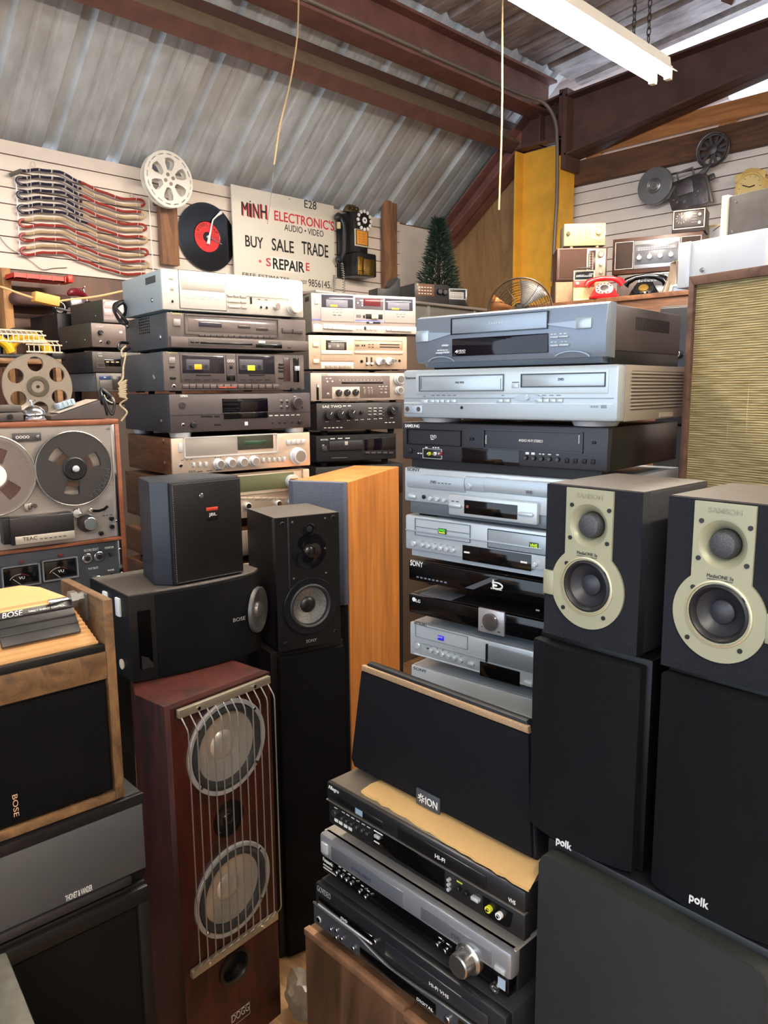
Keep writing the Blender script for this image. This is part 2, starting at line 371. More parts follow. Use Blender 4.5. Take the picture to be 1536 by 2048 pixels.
# rigid frame: rafter, knee, slanting strut, column
FY0, FY1, FW = -.22, -.06, -.14
def ibeam(bm, poly_top, poly_bot, t=.012):
    """web between two polylines (x,z), flanges along them"""
    prism(bm, poly_bot+poly_top[::-1], FW-.006, FW+.006)
    for pl, s in ((poly_top, -1), (poly_bot, 1)):
        for (xa, za), (xb, zb) in zip(pl, pl[1:]): prism(bm, [(xa, za), (xb, zb), (xb, zb+s*t), (xa, za+s*t)], FY0, FY1)
bm = NB(); ibeam(bm, [(1.06, 3.265), (2.2, 3.325), (6.4, 3.6)], [(1.06, 2.925), (2.2, 3.105), (6.4, 3.47)])
rbox(bm, 1.04, 1.07, FY0, FY1, 2.85, 3.30)
tag(link_mesh('roof_rafter', bm, STEELD, None, False), 'large dark brown steel rafter running right from the yellow column', 'beam')
bm = NB(); ibeam(bm, [(.70, 3.17), (.80, 3.25), (1.035, 3.28)], [(.70, 3.03), (1.035, 3.03)]); rbox(bm, .86, .872, FY0+.02, FY1, 3.03, 3.26); rbox(bm, 1.015, 1.038, FY0, FY1, 2.93, 3.30)
for z in (3.12, 3.2, 3.28): cyl(bm, .95, z-.02, .012, FW-.006, FW-.02, 6)
tag(link_mesh('frame_knee', bm, STEELD, None, False), 'dark brown bolted steel knee on top of the yellow column', 'steel joint')
bm = NB(); ibeam(bm, [(.0, 2.60), (.695, 3.17)], [(.08, 2.54), (.695, 3.01)])
tag(link_mesh('knee_strut', bm, mat('#7d5048', .55, noise=.25, scale=10), None, False), 'slanting red brown steel strut under the roof in the corner', 'beam')
YEL = mat('#e3aa36', .55, noise=.2, scale=7, bump=.15)
bm = NB(); rbox(bm, .70, .715, FY0, FY1, 0, 3.02); rbox(bm, 1.02, 1.035, FY0, FY1, 0, 3.02); rbox(bm, .715, 1.02, FW-.006, FW+.006, 0, 3.02)
tag(link_mesh('steel_column', bm, YEL, None, False), 'yellow painted steel column in the room corner', 'column')
# neighbouring roof seen through the gap above the right wall
bm = sheet(NB(), .15, 3.0, (0, 0, 3.47), (1.3, 0, 3.60), phase=.1)
struct('ceiling.002', bm, mat('#b8a49c', .6, noise=.2, scale=5))
bm = NB()
for y in (.35, 1.2, 2.1): rbox(bm, 0, 1.5, y, y+.09, 3.26, 3.44)
for x in (.6, 1.4): rbox(bm, x, x+.1, .15, 3.0, 3.16, 3.27)
tag(link_mesh('neighbour_roof_beams', bm, REDST, None, False), 'red roof framing of the next stall seen over the right wall', 'roof frame')
bm = NB(); tube(bm, [(2.2, -.28, 3.42), (2.05, -.6, 3.78)], .045, 4); tube(bm, [(2.02, -.3, 3.42), (2.3, -.45, 3.78)], .04, 4)
tag(link_mesh('roof_brace', bm, STEELD, None, False), 'short crossed brown braces above the rafter at the top right', 'brace')
# upright boards on the left wall
def wallboard(px0, px1, py0, py1, label, x=.03):
    a = hx(px0, (py0+py1)/2, x); b = hx(px1, (py0+py1)/2, x); zt = hx((px0+px1)/2, py0, x).z; zb = hx((px0+px1)/2, py1, x).z
    tag(link_mesh('wall_board', rbox(NB(), x, x+.035, a.y, b.y, zb, zt, .002), wood('#6b4a35', '#93694a', (6, 6, 1), 3, .7), None), label, 'board')
wallboard(316, 350, 408, 531, 'short brown board upright on the slat wall under the white film reel')
wallboard(762, 787, 404, 588, 'long brown board upright on the wall right of the wall telephone')
# ------------------------------------------------------------------ fluorescent fixtures
def shop_light(label, x, y0, y1, z, lit=True):
    t = thing('fluorescent_light', label, 'ceiling light', (x, y1, z)); L = y1-y0
    bm = NB(); prism(bm, [(-.03, .055), (.03, .055), (.035, .02), (.062, -.002), (.060, -.005), (.033, .014), (-.033, .014), (-.060, -.005), (-.062, -.002), (-.035, .02)], -L, 0)
    part('reflector', bm, mat('#e9e4d6', .4), t)
    for sx in (-.031, .031):
        tu = part('fluorescent_tube', lathe(NB(), [(0, -L+.03), (.0125, -L+.03), (.0125, -.03), (0, -.03)], Matrix.Translation((sx, 0, -.012)), 16), mat('#fff3e4', .3, emit=TUBE), t)
        for yy in (0, -L): part('lamp_holder', rbox(NB(), sx-.012, sx+.012, yy-.028 if yy == 0 else yy, yy if yy == 0 else yy+.028, -.03, .02, .003), mat('#e6e0d0', .5), t)
    for yy in (-.18, -L+.2):
        for sx in (-.03, .03):
            bm = NB(); zt = 3.44+(x-.93)*.1005-z-.01; zz = .055
            while zz < zt-.02:
                q = [(sx+(.007*math.cos(a) if int(zz/.024) % 2 else 0), yy+(0 if int(zz/.024) % 2 else .007*math.cos(a)), zz+.014+.016*math.sin(a)) for a in [k*math.pi/4 for k in range(8)]]
                tube(bm, q, .0022, 5, closed=True); zz += .024
            part('chain', bm, mat('#4a413c', .5, .6), t)
    return t
shop_light('lit twin tube fluorescent fixture hanging on chains under the roof', 2.235, -3.8, -1.38, 2.75)
shop_light('second lit fluorescent fixture hanging above and behind the viewer', 4.6, -6.6, -4.2, 2.9)
shop_light('third unseen fluorescent fixture, added outside the view to brighten roof and right wall', 4.7, -3.2, -.8, 2.9)  # added out of view to brighten the roof sheets, steel and right wall
# pull cords
def cordline(name, label, pts, r, m):
    tag(link_mesh(name, tube(NB(), spline(pts, 5), r, 6), m), label, 'cord')
d = 3.0
def at(px, py, depth): return CAM+ray(px, py)*depth
A0 = at(596, 0, 3.0); 
cordline('hanging_string', 'pale string hanging from the roof in front of the sloping sheet, left', [(A0.x, A0.y, 3.58), at(597, 10, 3.0), at(585, 140, 3.0), at(560, 250, 3.0), at(548, 330, 3.0)], .0035, mat('#9a8360', .8))
cordline('pull_wire', 'thin dark wire with a bead hanging over the white sign', [at(548, 330, 3.0), at(542, 390, 3.0), at(535, 448, 3.0)], .0014, mat('#4c4844', .6))
A0 = at(1005, 0, 2.6)
cordline('hanging_string', 'pale string hanging straight beside the knee of the steel frame, right', [(A0.x, A0.y, 3.6), at(1005, 10, 2.6), at(1004, 230, 2.6), at(998, 420, 2.6)], .003, mat('#9a8360', .8))
# ------------------------------------------------------------------ left stack of decks and receivers
FL = (83, 1.90, -3.38); FM = (68, 1.38, -2.47); FR = (4, 2.69, -3.31); FQ = (-1, 2.755, -3.6)
BRN = mat('#5f5654', .42, .25, noise=.05, scale=90); BRND = mat('#4a4343', .45, .2); SIDEG = mat('#4b5054', .5, .3, noise=.15, scale=12); CHAMP = mat('#cdb9a6', .38, .45)
WALNUT = wood('#3f2a1c', '#6d4b33', (1, 1.2, 9), 4, .45)
GL2 = 'stack of decks and receivers on the left'
tb = thing('low_cabinet', 'dark low cabinet under the left stack of receivers', 'cabinet', (1.90, -3.38, 0), R(83))
part('casing', rbox(NB(), .02, .42, .02, .32, .03, .93, .004), BLK, tb); part('plinth', rbox(NB(), .04, .40, .04, .30, 0, .03), RUB, tb)
recs = []
prev = .93
for nm, lab, top, bot in (('receiver', 'wooden cased receiver, lowest and almost hidden in the left stack', 1128, 1180), ('receiver', 'wooden cased receiver, second from the bottom of the left stack', 1062, 1112)):
    d = Dev(nm, lab, 'receiver', FL, (337, top, 622, bot), 'Z', .33, on=prev); d.chassis(WALNUT, CHAMP); d.feet()
    part('top_plate', rbox(NB(), .004, d.w-.004, .01, d.d-.01, d.h, d.h+.001), mat('#8a5c40', .5), d.o)
    d.boxes('button', [400, 430, 460, 560, 590], bot-30, bot-22, 12, .004, SILV); d.knob('tuning_knob', 585, (top+bot)/2-6, 14, .018, SILV, cap=CHR)
    prev = d.z1+.001
r2 = Dev('receiver', 'silver faced receiver with a green tuning dial behind the small black speaker', 'receiver', FL, (338, 955, 620, 1044, 942, 1030), 'Z', .33, on=prev)
r2.chassis(WALNUT, CHAMP).feet(h=.004); r2.crop('U')
r2.frame('dial_frame', 370, 350, 1230, 500, .004, .002, mat('#8f8474', .4, .4)); r2.box('dial_glass', 380, 372, 1170, 478, .001, mat('#5e6148', .15))
for y in (408, 446): r2.marks(820, y-3, 1090, y+3, 9)
r2.boxes('button', range(840, 1160, 45), 505, 520, 38, .003, mat('#b7a99a', .4, .4)); r2.knobs('knob', [(860, 560), (1060, 545), (1140, 535)], 22, .014, SILV, cap=CHR); r2.knob('tuning_knob', 1150, 400, 45, .016, SILV, cap=CHR)
ak = Dev('receiver', 'champagne silver receiver with wooden sides and a large round knob', 'receiver', FL, (372, 115, 1276, 360, 85, 300), 'U', .33, on=r2.z1+.001)
ak.chassis(WALNUT, CHAMP).feet(h=.004)
part('top_plate', rbox(NB(), .004, ak.w-.004, .01, ak.d-.01, ak.h, ak.h+.001), BLK, ak.o)
ak.frame('display_frame', 448, 100, 1060, 232, .003, .004, SILV); ak.box('scale_panel', 455, 108, 800, 228, .002, mat('#a9a29a', .35, .4)); ak.box('display', 800, 103, 1032, 190, .003, mat('#3a3c34', .12)); ak.box('display_bar', 835, 135, 985, 160, .0035, mat('#23402c', .3))
for k, y in enumerate((140, 160, 182)): ak.marks(490, y-2, 725, y+2, 9)
ak.text('AKAI', 480, 328, 526, 342, MARKD); ak.marks(535, 328, 720, 333, 3, MARKD)
ak.box('power_button', 414, 152, 438, 212, .004, SILV); ak.jack(430, 297, 13)
ak.boxes('toggle', [512, 552, 592], 278, 306, 15, .007, SILV, -.04); ak.boxes('toggle', [967, 1002, 1036, 1069, 1102], 248, 276, 14, .007, SILV, -.05); ak.boxes('preset_button', [1130, 1162, 1194, 1226], 132, 160, 22, .006, SILV, -.07)
ak.knobs('knob', [(672, 287), (748, 279), (826, 273), (902, 268)], 29, .02, SILV, cap=CHR, base=CHR); ak.knob('volume_knob', 1190, 235, 46, .022, SILV, cap=CHR, base=CHR, seg=36)
for q in ((400, 520), (620, 700), (960, 1100)): ak.marks(q[0]+30, 243 if q[0] > 500 else 258, q[1], 247 if q[0] > 500 else 262, 3, MARKD)
ak.screw_side([(.05, .09), (.05, .03)])
ya = Dev('cd_player', 'dark wide component on big round feet with black display window and dial', 'audio component', FL, (410, 1002, 1466, 1282, 997, 1268), 'F', .34, on=ak.z1+.001)
DKF = mat('#4c4648', .38, .35, noise=.04, scale=120)
ya.chassis(mat('#3e434a', .45, .3), DKF, ft=.012).feet(SILV, .03)
ya.text('YAMAHA', 486, 1008, 545, 1028, MARK); ya.knob('power_button', 503, 1088, 27, .003, mat('#2e2a2c', .35)); ya.box('display', 803, 1036, 1145, 1140, .001, GLS); ya.box('disc_drawer', 815, 1142, 1142, 1186, .003, BLKG)
ya.marks(420, 1150, 1462, 1154, 1, BLK, duty=1); ya.boxes('button', [665, 710, 765], 1162, 1178, 40, .001, BLK); ya.box('logo_plate', 745, 1222, 795, 1240, .001, BLK)
ya.jack(508, 1236, 14); ya.knob('level_knob', 578, 1238, 20, .014, BLK); ya.knob('dial', 1355, 1072, 42, .016, DKF, cap=mat('#3a3436', .3, .4)); ya.marks(1338, 1020, 1365, 1024, 1)
ya.knobs('small_button', [(1250, 1065), (1292, 1065), (1250, 1108), (1292, 1108), (1402, 1060), (1402, 1103)], 8, .003, BLK); ya.knobs('small_button', [(1180, 1220), (1235, 1218), (1275, 1218), (1328, 1218)], 8, .003, BLK); ya.knob('output_knob', 1382, 1215, 14, .008, BLK)
ya.marks(1155, 1160, 1400, 1166, 6); ya.box('disc_mark', 972, 1212, 996, 1240, .0004, MARK)
for x in (1250, 1292, 1402): ya.marks(x-14, 1048, x+14, 1051, 1); ya.marks(x-14, 1092, x+14, 1095, 1)
ya.screw_side([(.06, .03)])
td = Dev('cassette_deck', 'dark double cassette deck holding an orange and a yellow labelled tape', 'cassette deck', FL, (364, 685, 1418, 978, 712, 978), 'F', .32, on=ya.z1+.001)
td.chassis(SIDEG, BRN).feet(h=.003)
td.text('Technics', 382, 686, 467, 700, mat('#d9cfa0', .5))
td.box('power_button', 402, 728, 448, 776, .003, mat('#8d8584', .4, .4)); td.box('timer_switch', 408, 795, 445, 808, .003, BLK); td.box('slider', 412, 875, 452, 893, .005, BLK)
for (a, b, lx, col) in ((488, 822, 590, '#f0961e'), (908, 1198, 988, '#cfdc1e')):
    dr = td.box('cassette_door', a, 708, b, 915 if a < 500 else 920, .003, BRND); td.box('door_window', a+12, 716, b-8, 850 if a < 500 else 855, .0036, mat('#222026', .08), parent=dr)
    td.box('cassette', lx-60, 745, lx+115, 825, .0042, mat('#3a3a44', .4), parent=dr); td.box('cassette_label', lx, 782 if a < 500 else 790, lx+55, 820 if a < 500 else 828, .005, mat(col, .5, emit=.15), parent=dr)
    for x in (lx-28, lx+88): td.knob('cassette_hub', x, 800, 17, .0048, BLK)
    td.box('door_slot', lx+12, 855, lx+125, 868, .004, BLK, parent=dr); td.marks(a+30, 895, b-20, 901, 4, BLK, pr=.004)
td.box('counter_panel', 832, 712, 898, 915, .002, BRND); td.text('000', 838, 745, 890, 768, MARK, pr=.003); td.box('button', 856, 790, 878, 814, .004, BLK); td.box('meter', 835, 862, 898, 905, .003, BLKG)
td.boxes('transport_key', [x for x in range(525, 1205, 52)], 932, 962, 46, .005, mat('#544b4a', .4, .2)); td.marks(770, 950, 910, 957, 2, mat('#c2452f', .5), pr=.0058, duty=.85); td.jack(440, 947, 17)
td.boxes('button', [1242], 775, 788, 34, .004, BLK); td.boxes('button', [1242], 800, 813, 34, .004, BLK); td.boxes('button', [1242], 826, 839, 34, .004, BLK); td.boxes('button', [1242], 880, 890, 34, .004, BLK); td.box('level_meter', 1262, 732, 1312, 908, .001, mat('#39262a', .2)); td.box('level_slot', 1335, 735, 1378, 915, .001, BLKG); td.boxes('level_slider', [1350, 1366], 795, 830, 13, .009, SILV)
td.boxes('button', [1325, 1378], 955, 972, 22, .003, BLK)
td.screw_side([(.07, .035)], .009)
tr = Dev('receiver', 'brownish grey receiver, second from the top of the left stack', 'receiver', FL, (392, 380, 1432, 650, 458, 690), 'F', .31, on=td.z1+.001)
tr.chassis(SIDEG, BRN, ft=.01).feet(h=.003)
tr.box('lower_panel', 412, 592, 1438, 668, .008, BRN); tr.text('Technics', 415, 392, 500, 408, mat('#d9cfa0', .5)); tr.box('power_button', 435, 442, 487, 496, .004, mat('#948b8a', .4, .4)); tr.frame('window_frame', 520, 425, 1222, 570, .003, .003, BRND)
tr.box('window', 548, 452, 1210, 545, .001, mat('#6d6462', .12, .2)); tr.box('display', 625, 465, 798, 502, .002, mat('#30303a', .1)); tr.box('display', 918, 490, 1012, 512, .002, mat('#3b3334', .2)); tr.box('display', 1055, 505, 1145, 528, .002, mat('#3b3334', .2))
tr.boxes('preset_button', range(645, 1190, 44), 555, 572, 38, .004, BRND, .03); tr.box('selector_button', 1250, 512, 1325, 548, .004, BRND); tr.box('selector_button', 1330, 520, 1402, 552, .004, BRND)
tr.box('slot', 540, 598, 1240, 655, .0085, BRND); tr.box('slot_opening', 630, 620, 1020, 634, .009, BLKG); tr.box('slot_opening', 1045, 632, 1240, 660, .009, BLKG); tr.box('flap', 1062, 608, 1112, 628, .011, SILV); tr.boxes('toggle', [570, 605], 612, 622, 26, .01, BLKG); tr.marks(1282, 655, 1318, 664, 1, BLK, pr=.0085)
tr.jack(474, 600, 15); tr.screw_side([(.05, .03)], .008)
bm = NB()
for i in range(6):
    for j in range(6): rbox(bm, -.0006, .001, .12+i*.014, .128+i*.014, .045+j*.0075, .049+j*.0075)
part('side_vents', bm, BLKG, tr.o)
sd = Dev('cassette_deck', 'bright silver cassette deck with cool daylight tint coloured into its side, on top of the left stack', 'cassette deck', FL, (352, 57, 1410, 366, 166, 435), 'F', .29, on=tr.z1+.001)
SF = mat('#dedcd4', .33, .35); SF2 = mat('#cfcdc6', .3, .4)
sd.chassis(mat('#a3b0b4', .45, .3), SF).feet(h=.004)  # casing colour carries some of the cool daylight falling on the side
dr = sd.box('cassette_door', 482, 92, 826, 370, .0035, SF); sd.box('door_window', 490, 98, 816, 232, .0045, SF2, parent=dr); sd.marks(590, 278, 760, 281, 3, pr=.004, m=mat('#a39f96', .6)); sd.marks(520, 292, 800, 295, 5, pr=.004, m=mat('#a39f96', .6))
sd.frame('door_gap', 478, 86, 830, 374, .0006, .001, BLK)
sd.box('meter_window', 828, 130, 1372, 282, .003, mat('#e2e1da', .12, .2)); sd.box('brand_strip', 835, 134, 980, 142, .0035, SF2)
for x, y, ww in ((860, 268, 36), (908, 271, 36), (958, 276, 40), (886, 312, 84), (960, 316, 40), (888, 352, 86), (964, 357, 40)): sd.box('transport_key', x-ww/2, y-9, x+ww/2, y+9, .005, mat('#b9b2a8', .3, .4))
sd.box('slider', 1012, 278, 1022, 330, .004, BLK); sd.marks(1070, 292, 1100, 299, 1, m=mat('#8a5a4a', .5)); sd.marks(1122, 296, 1155, 302, 1, m=mat('#8a5a4a', .5))
sd.jack(1092, 354, 11); sd.jack(1134, 357, 11); sd.jack(428, 310, 12); sd.box('power_button', 402, 120, 434, 146, .003, SF2); sd.box('switch', 412, 178, 436, 226, .004, SF2)
sd.knob('knob', 1205, 347, 27, .012, SF2, cap=CHR); sd.knob('level_knob', 1335, 352, 52, .022, SF2, cap=mat('#d6d2c8', .35, .4), base=CHR, seg=36)
sd.text('Technics', 378, 70, 455, 84, mat('#b9b6ae', .5)); sd.box('model_sticker', 300, 0, 301, 1, 0, SF) if 0 else None
part('side_sticker', rbox(NB(), -.0006, .001, .04, .11, sd.h-.03, sd.h-.012), mat('#3c4246', .5), sd.o); sd.screw_side([(.07, .03)])
for y in (.05, .25): pass
# ------------------------------------------------------------------ middle stack
tb = thing('low_cabinet', 'dark cabinet carrying the middle stack of components', 'cabinet', (1.38, -2.47, 0), R(68))
part('casing', rbox(NB(), .02, .40, .02, .36, .03, 1.12, .004), BLK, tb); part('plinth', rbox(NB(), .04, .38, .04, .34, 0, .03), RUB, tb)
k_low = Dev('receiver', 'plain black component at the bottom of the middle stack, mostly hidden', 'audio component', FM, (632, 937, 806, 1010, 925, 990), 'Z', .34, on=1.12); k_low.chassis(BLK, BLK).feet(); k_low.knob('knob', 700, 952, 7, .01, BLK)
ro = Dev('cd_player', 'black compact disc player with a wide tray, above the bottom of the middle stack', 'cd player', FM, (165, 1620, 985, 1880, 1548, 1815), 'G', .32, on=k_low.z1+.001)
ro.chassis(BLK, BLKM).feet(); ro.box('disc_drawer', 298, 1645, 640, 1740, .004, mat('#232226', .35, .2)); ro.text('ROTEL', 212, 1628, 290, 1643, MARK); ro.marks(310, 1618, 540, 1626, 3); ro.box('power_button', 222, 1702, 272, 1752, .003, mat('#26252a', .35)); ro.marks(228, 1688, 262, 1693, 1)
ro.box('disc_mark', 455, 1652, 488, 1690, .0046, mat('#8d8a8a', .5)); ro.box('display', 660, 1615, 975, 1740, .001, GLS); ro.marks(322, 1818, 485, 1822, 1, mat('#6a6866', .6), duty=1); ro.boxes('button', range(690, 960, 60), 1760, 1780, 44, .003, mat('#2c2b2f', .4))
for y in (1640, 1735): ro.marks(670, y, 760, y+5, 2)
sa = Dev('amplifier', 'black tuner amplifier with a row of round knobs in the middle stack', 'amplifier', FM, (172, 1275, 1050, 1570, 1238, 1500), 'G', .33, on=ro.z1+.001)
sa.chassis(BLK, mat('#1c1b1e', .4)).feet(); sa.text('SAE TWO', 228, 1283, 425, 1308, MARK); sa.marks(440, 1284, 540, 1293, 2)
sa.knobs('knob', [(285, 1385), (400, 1378), (515, 1370)], 42, .03, mat('#1a1a1c', .35), cap=BLK, ptr=.6, base=BLK); sa.knob('volume_knob', 945, 1335, 44, .03, mat('#1a1a1c', .35), cap=BLK, ptr=-.8, base=BLK)
sa.knob('switch', 625, 1355, 16, .014, BLK, ptr=0)
for y in (1320, 1350, 1382): sa.boxes('button', [720, 790, 850], y, y+14, 26, .004, mat('#2f2e31', .4)); sa.marks(700, y-12, 862, y-7, 3)
for x in (280, 395, 500, 582, 640, 708, 775, 830, 940): sa.marks(x-18, 1448-(x-280)*.06, x+18, 1454-(x-280)*.06, 2)
sa.marks(245, 1508, 450, 1516, 5); sa.marks(870, 1455, 985, 1462, 3)
br = Dev('receiver', 'silver edged receiver with a brown dial panel and three black knobs', 'receiver', FM, (110, 952, 1068, 1255, 952, 1215), 'G', .33, on=sa.z1+.001)
br.chassis(SIDEG, mat('#aa9f96', .36, .45)).feet(); br.box('dial_panel', 222, 980, 920, 1208, .0015, mat('#5a4f4c', .35, .1)); br.box('knob_panel', 328, 1095, 610, 1215, .0025, mat('#b4a99f', .4, .4)); br.box('dial_slot', 425, 1045, 850, 1062, .0025, BLKG)
for x in range(400, 860, 36): br.marks(x, 1024, x+20, 1028, 1, pr=.002)
br.knobs('tone_knob', [(392, 1155), (478, 1153), (564, 1150)], 33, .014, BLK, ptr=.5); br.jack(285, 1172, 16); br.knobs('button', [(278, 1040), (330, 1038)], 10, .004, SILV); br.marks(262, 1004, 335, 1010, 2, pr=.002)
for x in (660, 705, 735): br.marks(x-12, 1100, x+12, 1106, 1, pr=.002); br.box('toggle', x-9, 1120, x+9, 1170, .003, mat('#6c605c', .4))
for x in (830, 875):
    for y in (1110, 1145): br.box('button', x-14, y, x+14, y+16, .003, mat('#7d716c', .4))
br.marks(805, 1086, 905, 1092, 3, pr=.002); br.box('power_slot', 168, 1070, 192, 1230, .001, BLKG); br.box('power_lever', 170, 1075, 190, 1100, .008, SILV); br.marks(222, 968, 292, 976, 5, MARKD)
br.knob('volume_knob', 1012, 1018, 46, .024, SILV, cap=CHR, base=CHR); br.knob('balance_knob', 1012, 1130, 36, .02, SILV, cap=CHR, base=CHR)
cp = Dev('cassette_deck', 'champagne cassette deck with one tape window and two round knobs', 'cassette deck', FM, (90, 570, 1096, 925, 574, 905), 'G', .33, on=br.z1+.001)
CP = mat('#b7a18c', .4, .4)
cp.chassis(mat('#6c6258', .5, .3), CP).feet(h=.004)
dr = cp.box('cassette_door', 212, 582, 546, 828, .003, mat('#c4ad97', .38, .4)); cp.box('door_window', 262, 618, 474, 718, .004, mat('#2a2526', .1), parent=dr); cp.box('door_strip', 216, 724, 530, 760, .0055, mat('#ddd0c0', .35, .3), parent=dr)
cp.knobs('cassette_hub', [(300, 680), (385, 675)], 17, .005, mat('#8b8682', .4)); cp.box('cassette', 285, 645, 450, 712, .0044, mat('#57504e', .4), parent=dr)
cp.box('key_panel', 215, 842, 545, 908, .003, mat('#ddd0c0', .4, .3)); cp.boxes('transport_key', [272, 318, 364, 410, 456, 502], 874, 897, 36, .007, mat('#8f8175', .4)); cp.frame('meter_frame', 558, 618, 1050, 722, .002, .003, CP); cp.box('meter_panel', 562, 624, 1045, 718, .001, mat('#a8927e', .3, .3)); cp.box('meter_strip', 560, 726, 1052, 756, .004, mat('#cfbca8', .35, .4))
for y in (662, 688): cp.marks(815, y-5, 1018, y+5, 1, BLK, pr=.002, duty=1); cp.marks(698, y-4, 768, y+4, 2, BLK, pr=.002)
cp.marks(568, 662, 608, 682, 3, BLK, pr=.002); cp.marks(630, 662, 675, 682, 2, BLK, pr=.002); cp.marks(250, 800, 485, 805, 6, mat('#8f7c6c', .6), pr=.0036)
cp.jack(630, 833, 16, BLK); cp.jack(974, 827, 14, BLK); cp.jack(1018, 827, 14, BLK)
for x in (684, 732): cp.box('slider_slot', x-9, 790, x+9, 880, .001, BLK); cp.box('input_slider', x-10, 845, x+14, 868, .012, SILV)
cp.knob('level_knob', 805, 832, 40, .012, SILV); cp.knob('level_knob_inner', 832, 834, 28, .024, SILV, cap=CHR); cp.knob('level_knob', 905, 830, 40, .012, SILV); cp.knob('level_knob_inner', 930, 832, 28, .024, SILV, cap=CHR)
cp.box('power_button', 130, 642, 188, 684, .006, mat('#d2bfae', .4, .3)); cp.box('timer_switch', 135, 812, 192, 852, .006, mat('#d2bfae', .4, .3)); cp.marks(140, 608, 175, 612, 2, MARKD); cp.marks(140, 780, 175, 784, 2, MARKD)
jv = Dev('cassette_deck', 'silver double cassette deck with a blue stripe on top of the middle stack', 'cassette deck', FM, (118, 120, 1186, 535, 185, 552), 'G', .30, on=cp.z1+.001)
JS = mat('#a39a96', .36, .4)
jv.chassis(mat('#787466', .5, .3), JS).feet(h=.004)
for a, b, l in ((212, 550, 305), (862, 1180, 935)):
    dr = jv.box('cassette_door', a, 150 if a < 500 else 182, b, 425 if a < 500 else 440, .003, mat('#b9b0ac', .36, .4)); jv.box('door_window', a+4, 155 if a < 500 else 195, b-8 if a < 500 else 1152, 285 if a < 500 else 315, .0036, mat('#3b3a44', .1), parent=dr)
    jv.box('cassette', l-40, 205 if a < 500 else 235, l+180, 280 if a < 500 else 305, .0045, mat('#6b6c78', .4), parent=dr); jv.box('cassette_label', l, 255 if a < 500 else 288, l+75, 276 if a < 500 else 306, .0052, mat('#e8a93c', .5), parent=dr)
    jv.marks(a+120, 330 if a < 500 else 350, a+230, 334 if a < 500 else 354, 3, MARKD, pr=.0036); jv.marks(a+125, 358 if a < 500 else 375, a+225, 366 if a < 500 else 380, 2, MARKD, pr=.0036)
jv.marks(320, 298, 450, 303, 3, mat('#b0564a', .6), pr=.0036); jv.frame('centre_frame', 556, 178, 858, 430, .002, .002, SILV); jv.box('meter_panel', 565, 184, 850, 300, .002, mat('#59535a', .15)); jv.box('display', 648, 194, 822, 268, .003, mat('#5a2227', .15))
jv.knobs('lamp', [(590, 236), (635, 238), (635, 262)], 8, .004, MARK); jv.text('000', 575, 355, 622, 388, BLK); jv.box('slider_slot', 672, 350, 845, 400, .001, BLK); jv.boxes('level_slider', [745, 778], 352, 398, 28, .01, mat('#e0cfa8', .4)); jv.box('switch', 648, 360, 662, 390, .004, BLK)
jv.marks(120, 412, 1186, 424, 1, mat('#5a5b9a', .5), pr=.0015, duty=1); jv.box('key_ledge', 130, 470, 1185, 545, .006, mat('#b9b1a9', .4, .3)); jv.boxes('transport_key', list(range(252, 560, 44)), 452, 500, 41, .013, mat('#d3c5b9', .4), .06); jv.boxes('transport_key', [895]+list(range(945, 1150, 42)), 482, 522, 39, .013, mat('#d3c5b9', .4), .04)
jv.boxes('mode_button', [585, 620, 690, 725, 765], 478, 508, 24, .01, mat('#cfc4bc', .4), .05); jv.box('mode_button', 652, 478, 668, 512, .01, BLK); jv.box('speed_slot', 680, 428, 822, 446, .003, BLK); jv.box('speed_slider', 706, 430, 742, 444, .006, SILV)
jv.jack(172, 470, 22); jv.jack(828, 498, 18); jv.box('power_button', 148, 182, 186, 244, .006, mat('#dad6d2', .4)); part('side_sticker', rbox(NB(), -.0006, .001, .03, .08, jv.h-.028, jv.h-.01), BLK, jv.o)
# ------------------------------------------------------------------ right tall stack of video players
VS = mat('#8f9aa4', .34, .45); VS2 = mat('#aebac3', .3, .4); SV = mat('#a9b4bd', .33, .4); SVL = mat('#c2ccd2', .3, .35)
tb = thing('low_cabinet', 'dark cabinet hidden under the right stack of video players', 'cabinet', (2.69, -3.31, 0), R(4))
so9 = Dev('dvd_player', 'thin silver disc player, lowest of the right stack, behind the wide black speaker', 'dvd player', FR, (822, 1326, 1060, 1385, 1402, 1462), 'Z', .22); so9.w = .43
part('casing', rbox(NB(), .02, .41, .05, .33, .03, so9.z0-.006, .004), BLK, tb); part('plinth', rbox(NB(), .04, .39, .05, .3, 0, .03), RUB, tb)
so9.base = so9.z0-.005; so9.chassis(SV, SVL, ft=.01).feet(h=.005); so9.crop('J'); so9.text('SONY', 148, 1640, 250, 1662, MARKD); so9.marks(150, 1648, 1060, 1652, 1, mat('#e4eaee', .4), duty=1)
part('front_ledge', rbox(NB(), .01, .42, -.008, .002, .002, so9.h*.45, .003), SVL, so9.o)
for s_ in (.3, .37): part('front_lip', rbox(NB(), .02, .42, -.0095, -.007, so9.h*s_, so9.h*s_+.002), mat('#e4eaee', .4), so9.o)
def vdev(lab, cat, nm, tl, bl, tr_, br_, on, side, front, depth=.33, ft=.012, w_=.43, yo=0):
    f = (FR[0], FR[1], FR[2]+yo)
    d = Dev(nm, lab, cat, f, (tl[0], tl[1], tr_[0], bl[1], tr_[1], br_[1]), 'J', depth, on=on); d.w = w_
    d.chassis(side, front, ft=ft); return d
v8 = vdev('silver combination video player with a small blue disc badge', 'video player', 'video_player', (117, 1250), (117, 1480), (1080, 1535), (1070, 1850), so9.z1, SV, SVL, .22)
v8.feet(h=.004, front_only=True)
